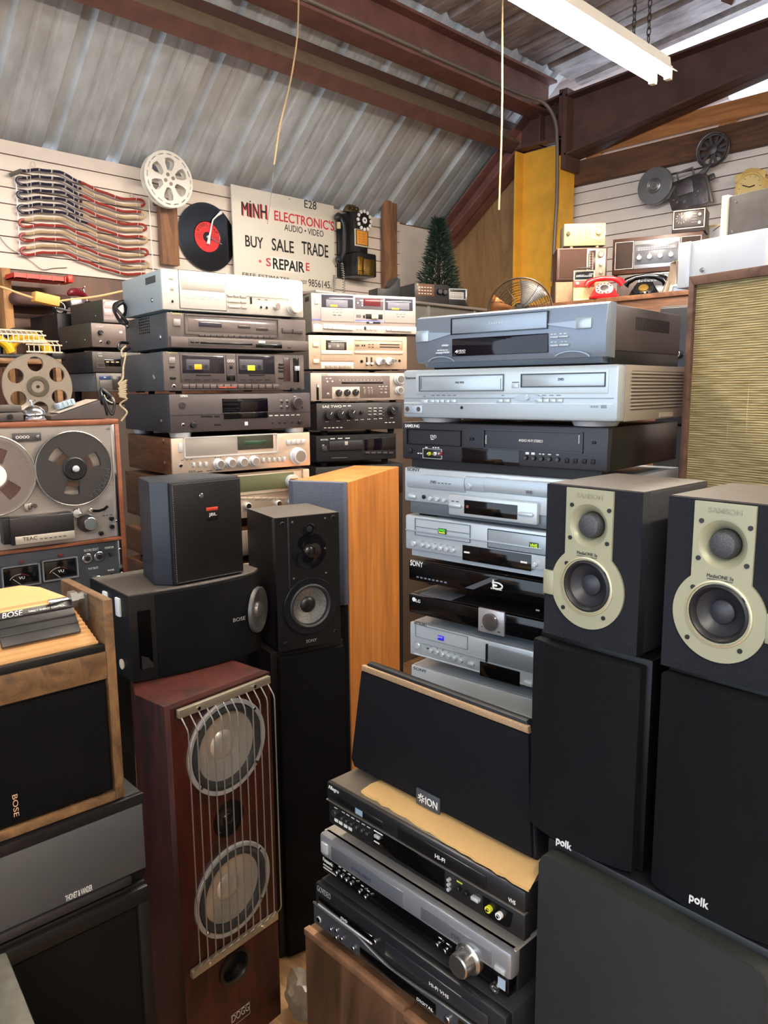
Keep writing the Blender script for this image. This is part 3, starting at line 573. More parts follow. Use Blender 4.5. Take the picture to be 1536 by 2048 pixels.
v8.text('SAMSUNG', 150, 1272, 250, 1300, MARKD); v8.frame('disc_tray', 163, 1340, 575, 1440, .0008, .002, mat('#77828a', .4)); v8.box('disc_badge', 340, 1383, 386, 1420, .002, mat('#2323c8', .4, emit=.2)); v8.text('DVD', 346, 1389, 380, 1400, MARK, pr=.0026)
v8.knob('power_button', 185, 1460, 25, .006, SVL); v8.knobs('button', [(290, 1498), (336, 1512), (381, 1529), (427, 1546), (474, 1560), (523, 1578)], 17, .007, SVL); v8.box('open_button', 578, 1590, 630, 1622, .006, SVL, bev=.003); v8.box('disc_mark', 250, 1478, 270, 1492, .0005, MARKD)
for x, y in ((290, 1470), (336, 1487), (381, 1500), (427, 1517), (474, 1531), (523, 1548)): v8.marks(x-8, y-3, x+8, y+1, 1, MARKD)
a, b, c, d_ = v8.rect(735, 1500, 1085, 1630)
part('cassette_flap', rbox(NB(), a, .40, -.003, .001, c, d_, .002), mat('#8f979c', .3, .4), v8.o); part('flap_trim', rbox(NB(), a-.004, a-.001, -.004, .001, c-.002, d_+.002), BLK, v8.o)
v8.box('display', 668, 1625, 985, 1742, .001, BLKG); v8.box('channel_button', 1020, 1740, 1090, 1780, .006, SVL, bev=.003); v8.box('cassette_badge', 1052, 1618, 1082, 1655, .002, mat('#2a2a6c', .4)); v8.text('V', 1060, 1626, 1076, 1646, MARK, pr=.0026)
v8.box('lower_lip', 160, 1545, 1100, 1560, .001, SV)
lg = vdev('black disc player with a silver square and a round silver dial', 'dvd player', 'dvd_player', (108, 1030), (112, 1190), (1140, 1290), (1085, 1452), v8.z1, BLK, BLKG, .25)
lg.feet(h=.006, front_only=True); lg.text('LG', 166, 1098, 200, 1122, WHT, bold=.01); lg.knob('round_mark', 150, 1098, 17, .0008, WHT); lg.box('dial_plate', 664, 1178, 868, 1365, .004, mat('#b9b4b4', .3, .5)); lg.knob('dial', 765, 1270, 68, .010, mat('#8f8c8e', .22, .8), cap=mat('#a5a2a4', .2, .9), seg=40); lg.marks(690, 1305, 702, 1312, 1, BLK, pr=.005); lg.marks(820, 1350, 850, 1356, 1, BLK, pr=.005); lg.marks(1010, 1290, 1060, 1293, 1, mat('#555558', .5), duty=1)
part('top_sticker', rbox(NB(), .02, .10, .01, .06, lg.h, lg.h+.0008), mat('#6a6e78', .5), lg.o)
so = vdev('glossy black disc player with a white disc emblem and a slanted stripe', 'blu-ray player', 'disc_player', (107, 770), (110, 915), (1145, 980), (1142, 1180), lg.z1, BLK, BLKG, .25)
so.feet(h=.008, front_only=True); so.text('SONY', 122, 795, 222, 838, WHT, bold=.008, pr=.0006)
a, z_ = so.p(550, 1002); b, z2 = so.p(820, 935)
part('slanted_stripe', prism(NB(), [(a, z_-.001), (a+.02, z_-.001), (b, z2), (b-.018, z2)], -.0006, .001), mat('#4a4c50', .4), so.o)
for (x, z), (rx, rz) in (((800, 990), (26, 14)),):
    cx, cz = so.p(x, z); bm = NB(); tube(bm, [(cx+.013*math.cos(t_), -.0006, cz+.006*math.sin(t_)) for t_ in [R(q) for q in range(-120, 150, 15)]], .0016, 5); tube(bm, [(cx-.007, -.0006, cz-.004), (cx-.007, -.0006, cz+.011)], .0016, 5); tube(bm, [(cx-.0035+.0045*math.cos(t_), -.0006, cz+.001*math.sin(t_)) for t_ in [R(q) for q in range(0, 360, 30)]], .0013, 5, closed=True); part('disc_emblem', bm, WHT, so.o)
so.text('Blu-rayDisc', 756, 1010, 842, 1026, WHT); so.text('DVD', 1112, 1178, 1140, 1190, WHT); so.marks(170, 938, 420, 950, 8, mat('#6c7480', .5))
sm = vdev('silver combination player with green disc and cassette badges', 'video player', 'video_player', (82, 425), (85, 690), (1165, 575), (1160, 880), so.z1, SV, SVL, .30, yo=-.006)
sm.feet(h=.004, front_only=True)
part('base_panel', rbox(NB(), .012, .415, .006, .05, -.013, .001), SV, sm.o) if sm.z0-sm.base > .014 else None
sm.frame('disc_tray', 160, 485, 595, 620, .0008, .002, mat('#5d6870', .4)); sm.marks(165, 550, 590, 554, 1, mat('#5d6870', .4), pr=.0015, duty=1); sm.box('disc_badge', 342, 540, 406, 582, .002, mat('#16321a', .4)); sm.text('DVD', 350, 545, 400, 562, mat('#5ce83c', .4, emit=.3), pr=.0026); sm.marks(350, 567, 398, 576, 1, mat('#d8c83c', .4, emit=.2), pr=.0024, duty=1)
sm.box('panel_ridge', 90, 618, 1165, 628, .004, SV); a, b, c, d_ = sm.rect(733, 572, 1165, 715)
bm = NB(); rbox(bm, a, .42, -.002, .001, c, d_, .001); part('cassette_flap', bm, mat('#a7b3bb', .3, .4), sm.o); bm = NB()
for q in ((a, a+.001, c, d_), (a, .42, d_, d_+.001), (a, .42, c-.001, c)): rbox(bm, q[0], q[1], -.0025, .001, q[2], q[3])
part('flap_gap', bm, BLK, sm.o); sm.box('cassette_badge', 1062, 650, 1136, 698, .003, mat('#26351a', .4)); sm.text('VHS', 1070, 658, 1128, 688, mat('#c8ec30', .4, emit=.3), pr=.0036)
sm.knobs('button', [(225, 668), (272, 677), (320, 686), (368, 693), (416, 702), (466, 710)], 16, .007, SVL, cap=SILV); sm.knob('power_button', 157, 655, 21, .007, SVL, cap=SILV); sm.box('display_panel', 532, 708, 1075, 832, .001, BLKG); sm.box('selector_button', 548, 720, 592, 733, .003, WHT); sm.box('selector_button', 993, 797, 1046, 812, .003, WHT); sm.marks(546, 700, 603, 706, 3); sm.marks(990, 780, 1055, 786, 3); sm.knob('button', 1112, 822, 18, .007, SVL, cap=SILV)
for x, y in ((225, 640), (272, 649), (320, 658), (368, 665), (416, 674), (466, 682)): sm.marks(x-10, y, x+10, y+3, 1, MARKD)
sy = vdev('silver combination player with a raised panel round its dark display', 'video player', 'video_player', (75, 50), (78, 322), (1185, 150), (1175, 440), sm.z1, SV, SVL, .32)
part('base_panel', rbox(NB(), .012, .42, .002, .05, sy.base-sy.z0+.004, .001, .003), mat('#68727a', .4, .4), sy.o); sy.feet(h=.004) if 0 else None
part('foot', rbox(NB(), .03, .07, .01, .04, sy.base-sy.z0, sy.base-sy.z0+.004), RUB, sy.o)
sy.text('SONY', 98, 62, 196, 88, MARKD); a, b, c, d_ = sy.rect(105, 118, 558, 235); b3 = NB()
prism(b3, [(0, c), (-.004, c+.002), (-.007, (c+d_)/2), (-.004, d_-.002), (0, d_)], a, b, axis='x'); part('disc_tray', b3, VS2, sy.o); a2, b2, c2, d2 = sy.rect(558, 130, 716, 250); bm = NB(); prism(bm, [(0, c2), (-.003, c2+.002), (-.006, (c2+d2)/2), (-.003, d2-.002), (0, d2)], a2+.001, b2-.001, axis='x'); part('centre_panel', bm, VS2, sy.o)
a3, b3_, c3, d3 = sy.rect(716, 150, 1185, 275); bm = NB(); prism(bm, [(0, c3), (-.004, c3+.002), (-.007, (c3+d3)/2), (-.004, d3-.002), (0, d3)], a3, .425, axis='x'); part('cassette_flap', bm, VS2, sy.o)
sy.text('DVD', 298, 160, 342, 182, MARKD, pr=.0075); sy.marks(355, 180, 468, 186, 4, MARKD, pr=.0075); sy.text('VHS', 1046, 238, 1098, 264, MARKD, pr=.0075); sy.knob('open_button', 597, 205, 22, .009, SVL, cap=SV)
sy.box('power_button', 108, 268, 174, 302, .006, SVL, bev=.004); sy.knob('sensor', 231, 290, 16, .004, BLK); sy.knobs('button', [(288, 301), (343, 307), (398, 314)], 16, .007, SVL, cap=SILV)
sy.box('raised_panel', 444, 300, 1142, 468, .010, SVL, bev=.003); sy.box('display', 570, 330, 988, 440, .0112, BLKG); sy.knob('display_lamp', 597, 362, 12, .0122, mat('#8a4a3a', .4)); sy.box('channel_button', 455, 338, 556, 368, .016, SVL, bev=.003); sy.box('channel_button', 1000, 405, 1118, 438, .016, SVL, bev=.003); sy.marks(470, 318, 540, 325, 2, MARKD, pr=.0105)
# samsung black combo
sb = Dev('video_player', 'wide black combination player with yellow and white sockets at its front', 'video player', FR, (38, 690, 1108, 880, 713, 945), 'I', .30, on=sy.z1)
sb.chassis(mat('#101014', .3), mat('#2c2c32', .4, .2, noise=.05, scale=200), ft=.014); part('base_panel', rbox(NB(), .015, sb.w-.015, .012, .05, sb.base-sb.z0+.001, .001), BLK, sb.o)
sb.text('SAMSUNG', 53, 699, 128, 716, WHT, bold=.01); sb.frame('disc_tray', 65, 727, 346, 808, .0012, .003, BLKG); sb.text('DVD', 186, 755, 216, 772, WHT); sb.marks(187, 775, 213, 779, 1, WHT); sb.frame('cassette_flap', 463, 732, 982, 838, .0015, .003, BLKG); sb.text('4HEAD HI-FI STEREO', 645, 778, 770, 792, WHT)
for x in (478, 962): sb.marks(x-2, 755, x+2, 800, 1, SILV, pr=.003)
sb.box('display', 348, 826, 648, 908, .001, BLKG); sb.box('socket_recess', 148, 828, 245, 876, .001, mat('#0a0a0c', .3), bev=.006); sb.frame('recess_trim', 147, 826, 246, 878, .0008, .002, SILV)
for x, c_ in ((184, '#d8d81c'), (214, '#e6e6e6'), (243, '#8a2a2a')): sb.knob('socket_ring', x, 852, 9.5, .006, mat(c_, .4)); sb.knob('socket', x, 852, 5, .010, CHR)
sb.knob('power_button', 82, 837, 13, .004, BLK); sb.marks(118, 848, 146, 853, 2, WHT); sb.marks(158, 817, 178, 822, 1, WHT); sb.marks(196, 818, 235, 823, 3, WHT)
sb.knobs('button', [(684, 873), (726, 876), (767, 879), (808, 881), (851, 883)], 11, .005, BLK, cap=mat('#3a3a40', .35)); sb.boxes('button', [897, 940, 988, 1033], 877, 900, 19, .003, BLK, .04); sb.boxes('eject_button', [401, 1038], 768, 782, 18, .003, BLK, .03); sb.marks(680, 845, 740, 857, 2, WHT); sb.marks(750, 852, 785, 857, 2, WHT); sb.marks(797, 854, 822, 859, 1, WHT); sb.marks(840, 856, 862, 861, 1, WHT)
# emerson
em = Dev('video_player', 'wide pale silver combination player with louvred side, second from top of the right stack', 'video player', (4, 2.69, -3.325), (40, 425, 1162, 664, 378, 690), 'I', .33, on=sb.z1+.001)
TAU = mat('#978d80', .5, .1)
em.chassis(TAU, mat('#b3bec4', .34, .35), ft=.03, fbev=.006); em.feet(SILV, .04, h=max(.004, em.z0-em.base), ins=.06, front_only=True)
em.o.children[0].name = 'casing'
em.text('Emerson', 56, 450, 108, 464, MARKD); em.box('upper_recess', 112, 426, 1112, 540, .0015, mat('#c2cdd2', .3, .3)); em.frame('cassette_flap', 130, 442, 570, 528, .0015, .004, mat('#5f6c74', .4)); em.frame('disc_tray', 660, 432, 1100, 506, .0015, .004, mat('#3a3f46', .4)); em.box('flap_face', 135, 447, 565, 523, .003, mat('#b6c2c8', .25, .4)); em.box('tray_face', 665, 437, 1095, 501, .003, mat('#b6c2c8', .25, .4))
em.text('HQ VHS', 320, 476, 364, 488, MARKD, pr=.0036); em.text('DVD', 855, 458, 884, 472, MARKD, pr=.0036)
for x in (142, 556): em.marks(x-1.5, 460, x+1.5, 515, 1, MARKD, pr=.0036)
em.box('open_button', 612, 486, 648, 509, .004, SVL); em.marks(612, 478, 648, 482, 1, MARKD, pr=.002, duty=1); em.marks(48, 562, 1140, 565, 1, mat('#6f7c84', .4), pr=.0012, duty=1); em.marks(48, 590, 1140, 593, 1, mat('#e6ecef', .4), pr=.0012, duty=1)
em.boxes('button', [158], 571, 587, 36, .004, SVL); em.boxes('button', [199, 224, 250, 277], 571, 587, 23, .004, SVL); em.boxes('button', [310], 569, 586, 26, .004, SVL); em.boxes('button', [551, 586], 568, 585, 32, .004, SVL); em.boxes('button', [756, 791, 826, 861], 566, 584, 32, .004, SVL); em.knob('oval_button', 695, 560, 14, .006, SVL, cap=VS2)
bm = NB(); cx, cz = em.p(695, 560)
prism(bm, [(cx-.03, cz), (cx-.012, cz+.006), (cx+.012, cz+.006), (cx+.03, cz), (cx+.012, cz-.006), (cx-.012, cz-.006)], -.003, .001); part('oval_surround', bm, SV, em.o)
em.box('socket_panel', 50, 600, 145, 642, .002, SV); em.knobs('socket', [(67, 619), (125, 620)], 14, .0025, BLK, cap=mat('#4a4238', .3)); em.knob('sensor', 348, 612, 8, .002, BLK); em.text('DOLBY', 1018, 602, 1060, 614, mat('#87929a', .5)); em.box('disc_mark', 1072, 600, 1102, 616, .0006, mat('#87929a', .5)); em.marks(150, 552, 165, 555, 1, MARKD)
for x0_, x1_, n_ in ((190, 330, 5), (555, 575, 1), (655, 880, 6)): em.marks(x0_, 547, x1_, 550, n_, MARKD)
bm = NB()
for i in range(11): rbox(bm, em.w-.001, em.w+.003, .045, .32, em.h*(.22+i*.063), em.h*(.22+i*.063)+.0025)
part('side_louvres', bm, mat('#a1978a', .5), em.o); bm = rbox(NB(), em.w-.0005, em.w+.0006, .05, .32, em.h*.2, em.h*.9); part('side_recess', bm, mat('#6b6155', .6), em.o); part('side_label', rbox(NB(), em.w, em.w+.001, .17, .23, em.h*.03, em.h*.12), mat('#b3a898', .5), em.o)
# 4 head
h4 = Dev('video_recorder', 'blue grey video recorder with a black display window, topmost of the right stack', 'video recorder', (4, 2.69, -3.31), (110, 150, 1103, 372, 45, 368), 'I', .32, on=em.z1+.001)
BG = mat('#7b8592', .36, .45); BG2 = mat('#98a5b2', .3, .4)
h4.base = em.z1+.001; z_top = h4.z1
part('casing', rbox(NB(), .004, h4.w-.002, .03, h4.d, .012, h4.h-.002, .003), mat('#443d3f', .5, .2, noise=.1, scale=60), h4.o); part('base_panel', rbox(NB(), .02, h4.w-.004, .03, h4.d, em.z1+.001-h4.z0, .014, .002), BLK, h4.o)
# bulged front: plan profile
bm = NB(); A_ = []; zt, zb = h4.h, .0
sec = [(.034, zt), (.012, zt), (.002, zt-.004), (-.002, zt*.55), (0, .012), (.004, .002), (.034, 0)]
prism(bm, sec, 0, h4.w, axis='x', bev=.0015); part('front_panel', bm, BG, h4.o)
bm = NB(); prism(bm, [(.034, .002), (.008, .002), (.014, h4.base-h4.z0+.003), (.034, h4.base-h4.z0+.003)], .015, h4.w-.01, axis='x'); part('lower_front', bm, BG, h4.o)
h4.frame('cassette_flap', 297, 128, 800, 218, .0016, .0042, BLKG)
a, b, c, d_ = h4.rect(302, 130, 796, 215); part('flap_face', rbox(NB(), a, b, -.0035, .001, c, d_, .001), BG2, h4.o); h4.marks(495, 169, 572, 177, 6, mat('#b9c4cc', .4), pr=.0042)
h4.box('display', 302, 240, 800, 336, .0034, mat('#0b0712', .06)); h4.text('4', 318, 312, 334, 330, WHT, pr=.004, bold=.01); h4.text('HEAD', 336, 311, 373, 322, WHT, pr=.004); h4.marks(337, 326, 372, 329, 1, WHT, pr=.004, duty=1)
for x, y, ww in ((268, 290, 36), (238, 329, 40), (274, 326, 34), (834, 247, 44), (884, 243, 50), (836, 290, 44), (886, 287, 50)): h4.box('button', x-ww/2, y-6, x+ww/2, y+6, .006, mat('#c4ced6', .3, .3), bev=.002)
h4.marks(226, 311, 284, 316, 4, WHT, pr=.0035); h4.marks(816, 229, 850, 233, 2, WHT, pr=.0035); h4.marks(862, 225, 905, 229, 2, WHT, pr=.0035); h4.marks(816, 270, 855, 273, 2, WHT, pr=.0035); h4.marks(870, 267, 905, 270, 2, WHT, pr=.0035)
for (xa, ya_, xb, yb_, xc, yc) in ((115, 215, 182, 270, 296, 245), (1030, 140, 948, 205, 802, 195)):
    u_, v_ = h4.p(xa, ya_), h4.p(xb, yb_); w3 = h4.p(xc, (ya_+yb_)/2); zc = (u_[1]+v_[1])/2
    l, r_ = min(u_[0], v_[0]), max(u_[0], v_[0]); part('large_button', rbox(NB(), l, r_, -.0055, .001, v_[1], u_[1], .002), mat('#b4bfc6', .25, .5), h4.o)
    bm = NB(); xe = v_[0]; prism(bm, [(xe, v_[1]+.001), (xe, u_[1]-.004), (w3[0], zc+.003), (w3[0], zc+.001)], -.0035, .001); part('wing_trim', bm, BG2, h4.o)
for x, ww in ((243, 70), (922, 95)):
    cx, cz = h4.p(x, 385); rr = abs(h4.p(x+ww, 385)[0]-cx); bm = NB(); tube(bm, [(cx+rr*math.cos(R(t_)), -.003, .000+.012*math.sin(R(t_))) for t_ in range(10, 175, 15)], .0012, 5); part('arched_trim', bm, BG2, h4.o)
bm = NB()
for i in range(20): rbox(bm, h4.w-.003, h4.w-.001, .115+i*.0075, .1185+i*.0075, h4.h*.56, h4.h*.80)
part('side_vents', bm, mat('#241f20', .7), h4.o); h4.screw_side([(.12, .004)], .004)
# ------------------------------------------------------------------ loudspeakers and decks in front
FABB = mat('#0e0f14', .9, noise=.5, scale=700, bump=.3, spec=.15); CAB = mat('#101013', .5, noise=.25, scale=160, bump=.1, spec=.3)
def driver(d, cx, cz, r, ring, surround, cone, cap, deep=.02, out=.004, cap_r=.3, label='woofer', ringw=.12, seg=44, cone_l=None):
    T = Matrix.Translation((cx, 0, cz)); ri = r*(1-ringw)
    o = part(label, lathe(NB(), [(r, .002), (r, -out), (r*.985, -out-.001), (ri, -out), (ri-.001, .003), (ri-.001, deep)], T, seg), ring, d.o)
    part('surround', lathe(NB(), [(ri, .001), (ri*.97, -out*.9-.002), (ri*.90, -out*.9-.004), (ri*.83, -out*.9-.001), (ri*.80, .004)], T, seg), surround, o)
    c_ = part('cone', lathe(NB(), [(ri*.81, .003), (ri*.6, deep*.45), (ri*cap_r, deep*.85), (ri*cap_r*.5, deep*.95), (0, deep)], T, seg), cone, o)
    if cone_l: c_['label'] = cone_l
    part('dust_cap', lathe(NB(), [(ri*cap_r, deep*.82), (ri*cap_r*.85, deep*.6), (ri*cap_r*.5, deep*.42), (0, deep*.36)], T, seg), cap, o)
    return o
def ell(d, x0, y0, x1, y1):
    """centre and radius from the four extremes of a round part seen in the photograph"""
    cx, cz = d.p((x0+x1)/2, (y0+y1)/2); a = d.p(x0, (y0+y1)/2)[0]; b = d.p(x1, (y0+y1)/2)[0]; return cx, cz, (b-a)/2
def rrect(x0, x1, z0, z1, r, n=6):
    out = []
    for cx, cz, a in ((x1-r, z1-r, 0), (x0+r, z1-r, 90), (x0+r, z0+r, 180), (x1-r, z0+r, 270)):
        out += [(cx+r*math.cos(R(a+90*i/n)), cz+r*math.sin(R(a+90*i/n))) for i in range(n+1)]
    return out
# open reel deck
FTE = (84, 1.93, -3.54); REDW = wood('#6a3c28', '#8a5238', (1, 3, 3), 6, .4)
te = Dev('reel_tape_deck', 'brushed metal open reel tape deck in a red brown wooden case with two VU meters', 'tape deck', FTE, (0, 140, 1142, 1560, 60, 1560), 'H', .2, extl=.23)
tz = te.z1; te.z0 = 1.02; te.o.location.z = 1.02; te.h = tz-1.02
ct = thing('low_cabinet', 'dark cabinet below the open reel tape deck', 'cabinet', te.o.location.copy(), R(84)); ct.location.z = 0
part('casing', rbox(NB(), .005, te.w-.005, .01, .2, .04, 1.018, .004), BLK, ct); part('plinth', rbox(NB(), .03, te.w-.03, .03, .18, 0, .04), RUB, ct)
bm = rbox(NB(), 0, te.w, .012, te.d, 0, te.h, .002)
for q in ((0, te.w, te.h-.012, te.h), (0, te.w, 0, .012), (0, .010, .012, te.h-.012), (te.w-.010, te.w, .012, te.h-.012)): rbox(bm, q[0], q[1], -.004, .013, q[2], q[3], .001)
zm0, zm1 = te.p(1000, 1222)[1], te.p(1000, 1192)[1]; rbox(bm, .01, te.w-.01, -.004, .013, zm0, zm1, .001)
part('wooden_case', bm, REDW, te.o)
MET = mat('#bdb8b4', .32, .6, noise=.07, scale=5, stretch=(1, 1, 40))
part('top_plate', rbox(NB(), .012, te.w-.012, .004, .012, zm1+.001, te.h-.013), MET, te.o, 'brushed silver metal front plate')
part('amplifier_plate', rbox(NB(), .012, te.w-.012, .004, .012, .013, zm0-.001), mat('#4a4e55', .4, .4), te.o, 'dark grey lower front plate with VU meters')
part('edge_trim', rbox(NB(), te.w-.020, te.w-.011, -.002, .005, zm1+.001, te.h-.013, .001), CHR, te.o); part('edge_trim', rbox(NB(), te.w-.020, te.w-.011, -.002, .005, .013, zm0-.001, .001), CHR, te.o)
te.box('counter', 115, 212, 380, 290, .004, mat('#3e3c3e', .4)); te.text('0000', 140, 238, 268, 266, MARK, pr=.005); te.knob('reset_button', 343, 246, 14, .009, CHR)
hc = te.box('head_cover', 60, 965, 655, 1212, .035, mat('#1e1d20', .3), bev=.003); te.box('name_strip', 105, 1132, 655, 1205, .0362, mat('#c9c2b4', .3, .5), parent=hc); te.text('TEAC', 172, 1158, 308, 1192, MARKD, pr=.037, bold=.01, name='lettering'); te.marks(330, 1160, 590, 1168, 6, MARKD, pr=.037); te.box('cover_end', 0, 995, 90, 1235, .03, BLK)
te.box('selector_base', 222, 870, 292, 940, .006, CHR); te.knob('selector', 312, 888, 20, .014, mat('#4a3c34', .4)); te.knob('pinch_roller', 708, 960, 46, .008, CHR, cap=SILV); te.knob('capstan', 715, 962, 16, .028, CHR); te.knob('function_knob', 800, 1048, 82, .012, mat('#3c3a3c', .3, .5)); te.knob('function_knob_cap', 820, 1050, 60, .022, CHR, cap=mat('#9fb0b8', .2, .8))
bm = NB(); tube(bm, [(te.p(x, y)[0], .003, te.p(x, y)[1]) for x, y in ((820, 930), (870, 940), (920, 940), (970, 925), (1005, 895))], .0035, 6); part('tension_slot', bm, BLKG, te.o); te.knob('tension_arm', 825, 925, 16, .02, CHR)
te.knobs('button', [(1032, 1008), (1036, 1082), (935, 1145)], 22, .008, BLK, cap=RUB); te.knob('screw', 1008, 170, 11, .002, SCREW); te.knob('screw', 1084, 1036, 11, .002, SCREW); te.marks(955, 975, 1055, 982, 3, MARKD, pr=.0005)
for (x0, y0, x1, y1) in ((10, 1440, 372, 1640), (388, 1378, 722, 1575)):
    xm = (x0+x1)/2; me_ = te.frame('meter_frame', x0, y0, x1, y1, .003, .008, mat('#8d9298', .3, .6)); te.box('meter_face', x0+16, y0+22, x1-12, y1-20, .003, mat('#0e0e10', .1), parent=me_); cx, cz = te.p(xm+15, y1-40); rr = abs(te.p(xm, y0+30)[1]-cz)*.86
    for a0_, a1_, mm in ((150, 85, MARK), (82, 35, mat('#a83030', .5))):
        tube(b_ := NB(), [(cx-.004+rr*.9*math.cos(R(a_)), -.0034, cz+rr*.75*math.sin(R(a_))-.002) for a_ in range(a0_, a1_, -8)], .0004, 4); part('scale', b_, mm, me_)
    tube(b_ := NB(), [(cx-.003, -.0036, cz-.006), (cx-.02, -.0036, cz+rr*.35)], .0004, 4); part('needle', b_, MARK, me_)
    te.text('VU', xm-18, (y0+y1)/2+8, xm+36, (y0+y1)/2+32, MARK, pr=.0036); te.box('record_lamp', xm-12, y0-38, xm+26, y0-15, .003, mat('#6a1f1c', .3))
for x, y in ((808, 1378), (918, 1360)): te.knob('select_ring', x, y, 44, .006, CHR); te.knob('select_button', x, y, 26, .010, BLK)
te.knob('play_back_knob', 890, 1560, 30, .02, CHR, ptr=None); te.knob('play_back_cap', 915, 1565, 34, .022, CHR, cap=BLK); te.jack(1040, 1535, 20, BLK); te.knobs('screw', [(1115, 1300), (1132, 1520)], 15, .003, SCREW); te.box('monitor_switch', 1012, 1325, 1024, 1358, .009, BLK)
te.text('RECORD SELECT', 782, 1290, 918, 1312, MARK); te.text('MONITOR', 975, 1270, 1058, 1290, MARK); te.text('PLAY BACK', 822, 1462, 915, 1482, MARK); te.text('PHONE', 1002, 1482, 1062, 1498, MARK)
def tape_reel(label, x, y, r, smoke, pack, rot, hubc, brand=False):
    cx, cz = te.p(x, y); W_ = te.o.location+Vector((math.cos(te.yaw)*cx+math.sin(te.yaw)*.012, math.sin(te.yaw)*cx-math.cos(te.yaw)*.012, cz))
    t = thing('tape_reel', label, 'tape reel', W_, te.yaw)
    win = []
    for k in range(3):
        a = rot+120*k; win.append([(r*.36*math.cos(R(a-26)), r*.36*math.sin(R(a-26)))]+[(r*.72*math.cos(R(a+q)), r*.72*math.sin(R(a+q))) for q in (-17, -8, 0, 8, 17)]+[(r*.36*math.cos(R(a+q)), r*.36*math.sin(R(a+q))) for q in (26, 13, 0, -13)])
    plate('front_flange', [circ(64, r)]+win, t, -.008, .0015, smoke); plate('rear_flange', [circ(64, r)]+win, t, .0035, .0015, smoke)
    part('tape', lathe(NB(), [(r*pack[0], -.005), (r*pack[0], .003), (r*.3, .003), (r*.3, -.005), (r*pack[0], -.005)], None, 48), mat(pack[1], .25), t)
    part('hub', lathe(NB(), [(0, .004), (r*.31, .004), (r*.31, -.011), (r*.28, -.013), (r*.1, -.013), (r*.08, -.018), (0, -.018)], None, 36), hubc, t); part('hub_cap', lathe(NB(), [(0, -.024), (r*.06, -.023), (r*.09, -.019), (r*.09, -.012)], None, 24), SILV, t)
    part('rim', lathe(NB(), [(r, -.0095), (r*1.02, -.008), (r, -.006), (r*.985, -.008), (r, -.0095)], None, 64), mat('#77726e', .25, .3), t)
    if brand:
        # lettering bent round the rim is set letter by letter
        for i, ch in enumerate('MEMOREX'):
            a = R(-8-i*9.5); q = thing if 0 else None
            c = bpy.data.curves.new('t', 'FONT'); c.body = ch; c.size = r*.2; c.extrude = .0002; c.align_x = 'CENTER'; o = bpy.data.objects.new('tmp', c); COL.objects.link(o)
            tt = bpy.data.objects.new('lettering', bpy.data.meshes.new('l')); COL.objects.link(tt); tt.parent = t
            M_ = Matrix.Translation((r*.80*math.cos(a), -.0088, r*.80*math.sin(a))) @ Matrix.Rotation(-(a-R(90))+R(0), 4, 'Y')
            TEXTS.append((o, tt, None, None, 0, M_, MARKD))
    return t
r_ = abs(te.p(672, 195)[1]-te.p(672, 880)[1])/2
tape_reel('smoked grey tape reel with black hub, right reel on the open reel deck', 672, 540, r_, mat('#3a3838', .25, .1), (.5, '#4a3630'), 20, BLK, True)
tape_reel('clear tape reel full of brown tape, left reel on the open reel deck', -85, 610, r_*1.02, mat('#9a8e88', .12, 0, alpha=.35), (.93, '#4d3a36'), 75, WHT)
# wooden framed speaker at the left edge
FBW = (87, 2.6, -3.7); OAK = wood('#4a3523', '#7a5b3a', (2, 1, 2), 9, .55)
bw = Dev('loudspeaker', 'oak framed loudspeaker with black grille and pleated tan top at the left edge', 'loudspeaker', FBW, (0, 600, 870, 1985, 210, 1650), 'K', .3, extl=.2)
zt, z0_ = bw.p(820, 210)[1], bw.p(935, 1650)[1]; bw.h = zt-z0_; bw.o.location.z += z0_; bw.z1 = bw.z0+zt; bw.z0 += z0_
W, H = bw.w, bw.h; hb = bw.p(400, 690)[1]; ht = bw.p(400, 690-20)[1]
zb1 = bw.p(800, 790)[1]; zb2 = bw.p(800, 592)[1]
part('side_panel', rbox(NB(), W-.016, W, 0, .19, 0, H, .002), OAK, bw.o); part('side_panel', rbox(NB(), 0, .016, 0, .19, 0, H, .002), OAK, bw.o)
part('case', rbox(NB(), .016, W-.016, .01, .19, .016, zb2-.01, .001), BLK, bw.o); part('bottom_rail', rbox(NB(), .016, W-.016, 0, .19, 0, .016, .001), OAK, bw.o); part('front_rail', rbox(NB(), .016, W-.016, 0, .02, zb1, zb2, .001), OAK, bw.o)
part('grille', rbox(NB(), .022, W-.022, -.004, .012, .022, zb1-.006, .004), mat('#0a0a0c', .95, noise=.5, scale=600, bump=.4, spec=.1), bw.o, 'black cloth grille')
part('trim_strip', rbox(NB(), .016, W-.016, .003, .016, zb2, zb2+.012, .001), BLK, bw.o)
# pleated sheet: rises back from the rail, then lies flat
bm = NB(); n = 12; prof = []
for i in range(n*2+1): t_ = i/(n*2); prof.append((.02+.060*t_+(.0012 if i % 2 else 0), zb2+.014+(H-.004-zb2-.014)*t_+(-.0012 if i % 2 else 0)))
prof += [(.135, H+.006), (.178, H+.004), (.178, zb2), (.02, zb2)]
prism(bm, prof, .017, W-.02, axis='x')
for v in bm.verts:
    if v.co.x > W/2: v.co.x -= max(0, v.co.y-.02)*.42
part('pleated_top', bm, mat('#d3a36c', .7, noise=.06, scale=30), bw.o, 'pleated tan top panel')
bm = NB(); prism(bm, [(.02, zb2+.008), (.18, zb2+.03), (.18, zb2), (.02, zb2)], W-.09, W-.016, axis='x'); part('inner_shelf', bm, mat('#4a433f', .6), bw.o)
sl_a = math.atan2(H-.004-zb2-.014, .060)
pm = Matrix.Translation((W-.032-.13, .02+.010, zb2+.03)) @ Matrix.Rotation(-(math.pi/2-sl_a), 4, 'X')
bm = rbox(NB(), .0, .118, -.008, .0, 0, .058, .001)
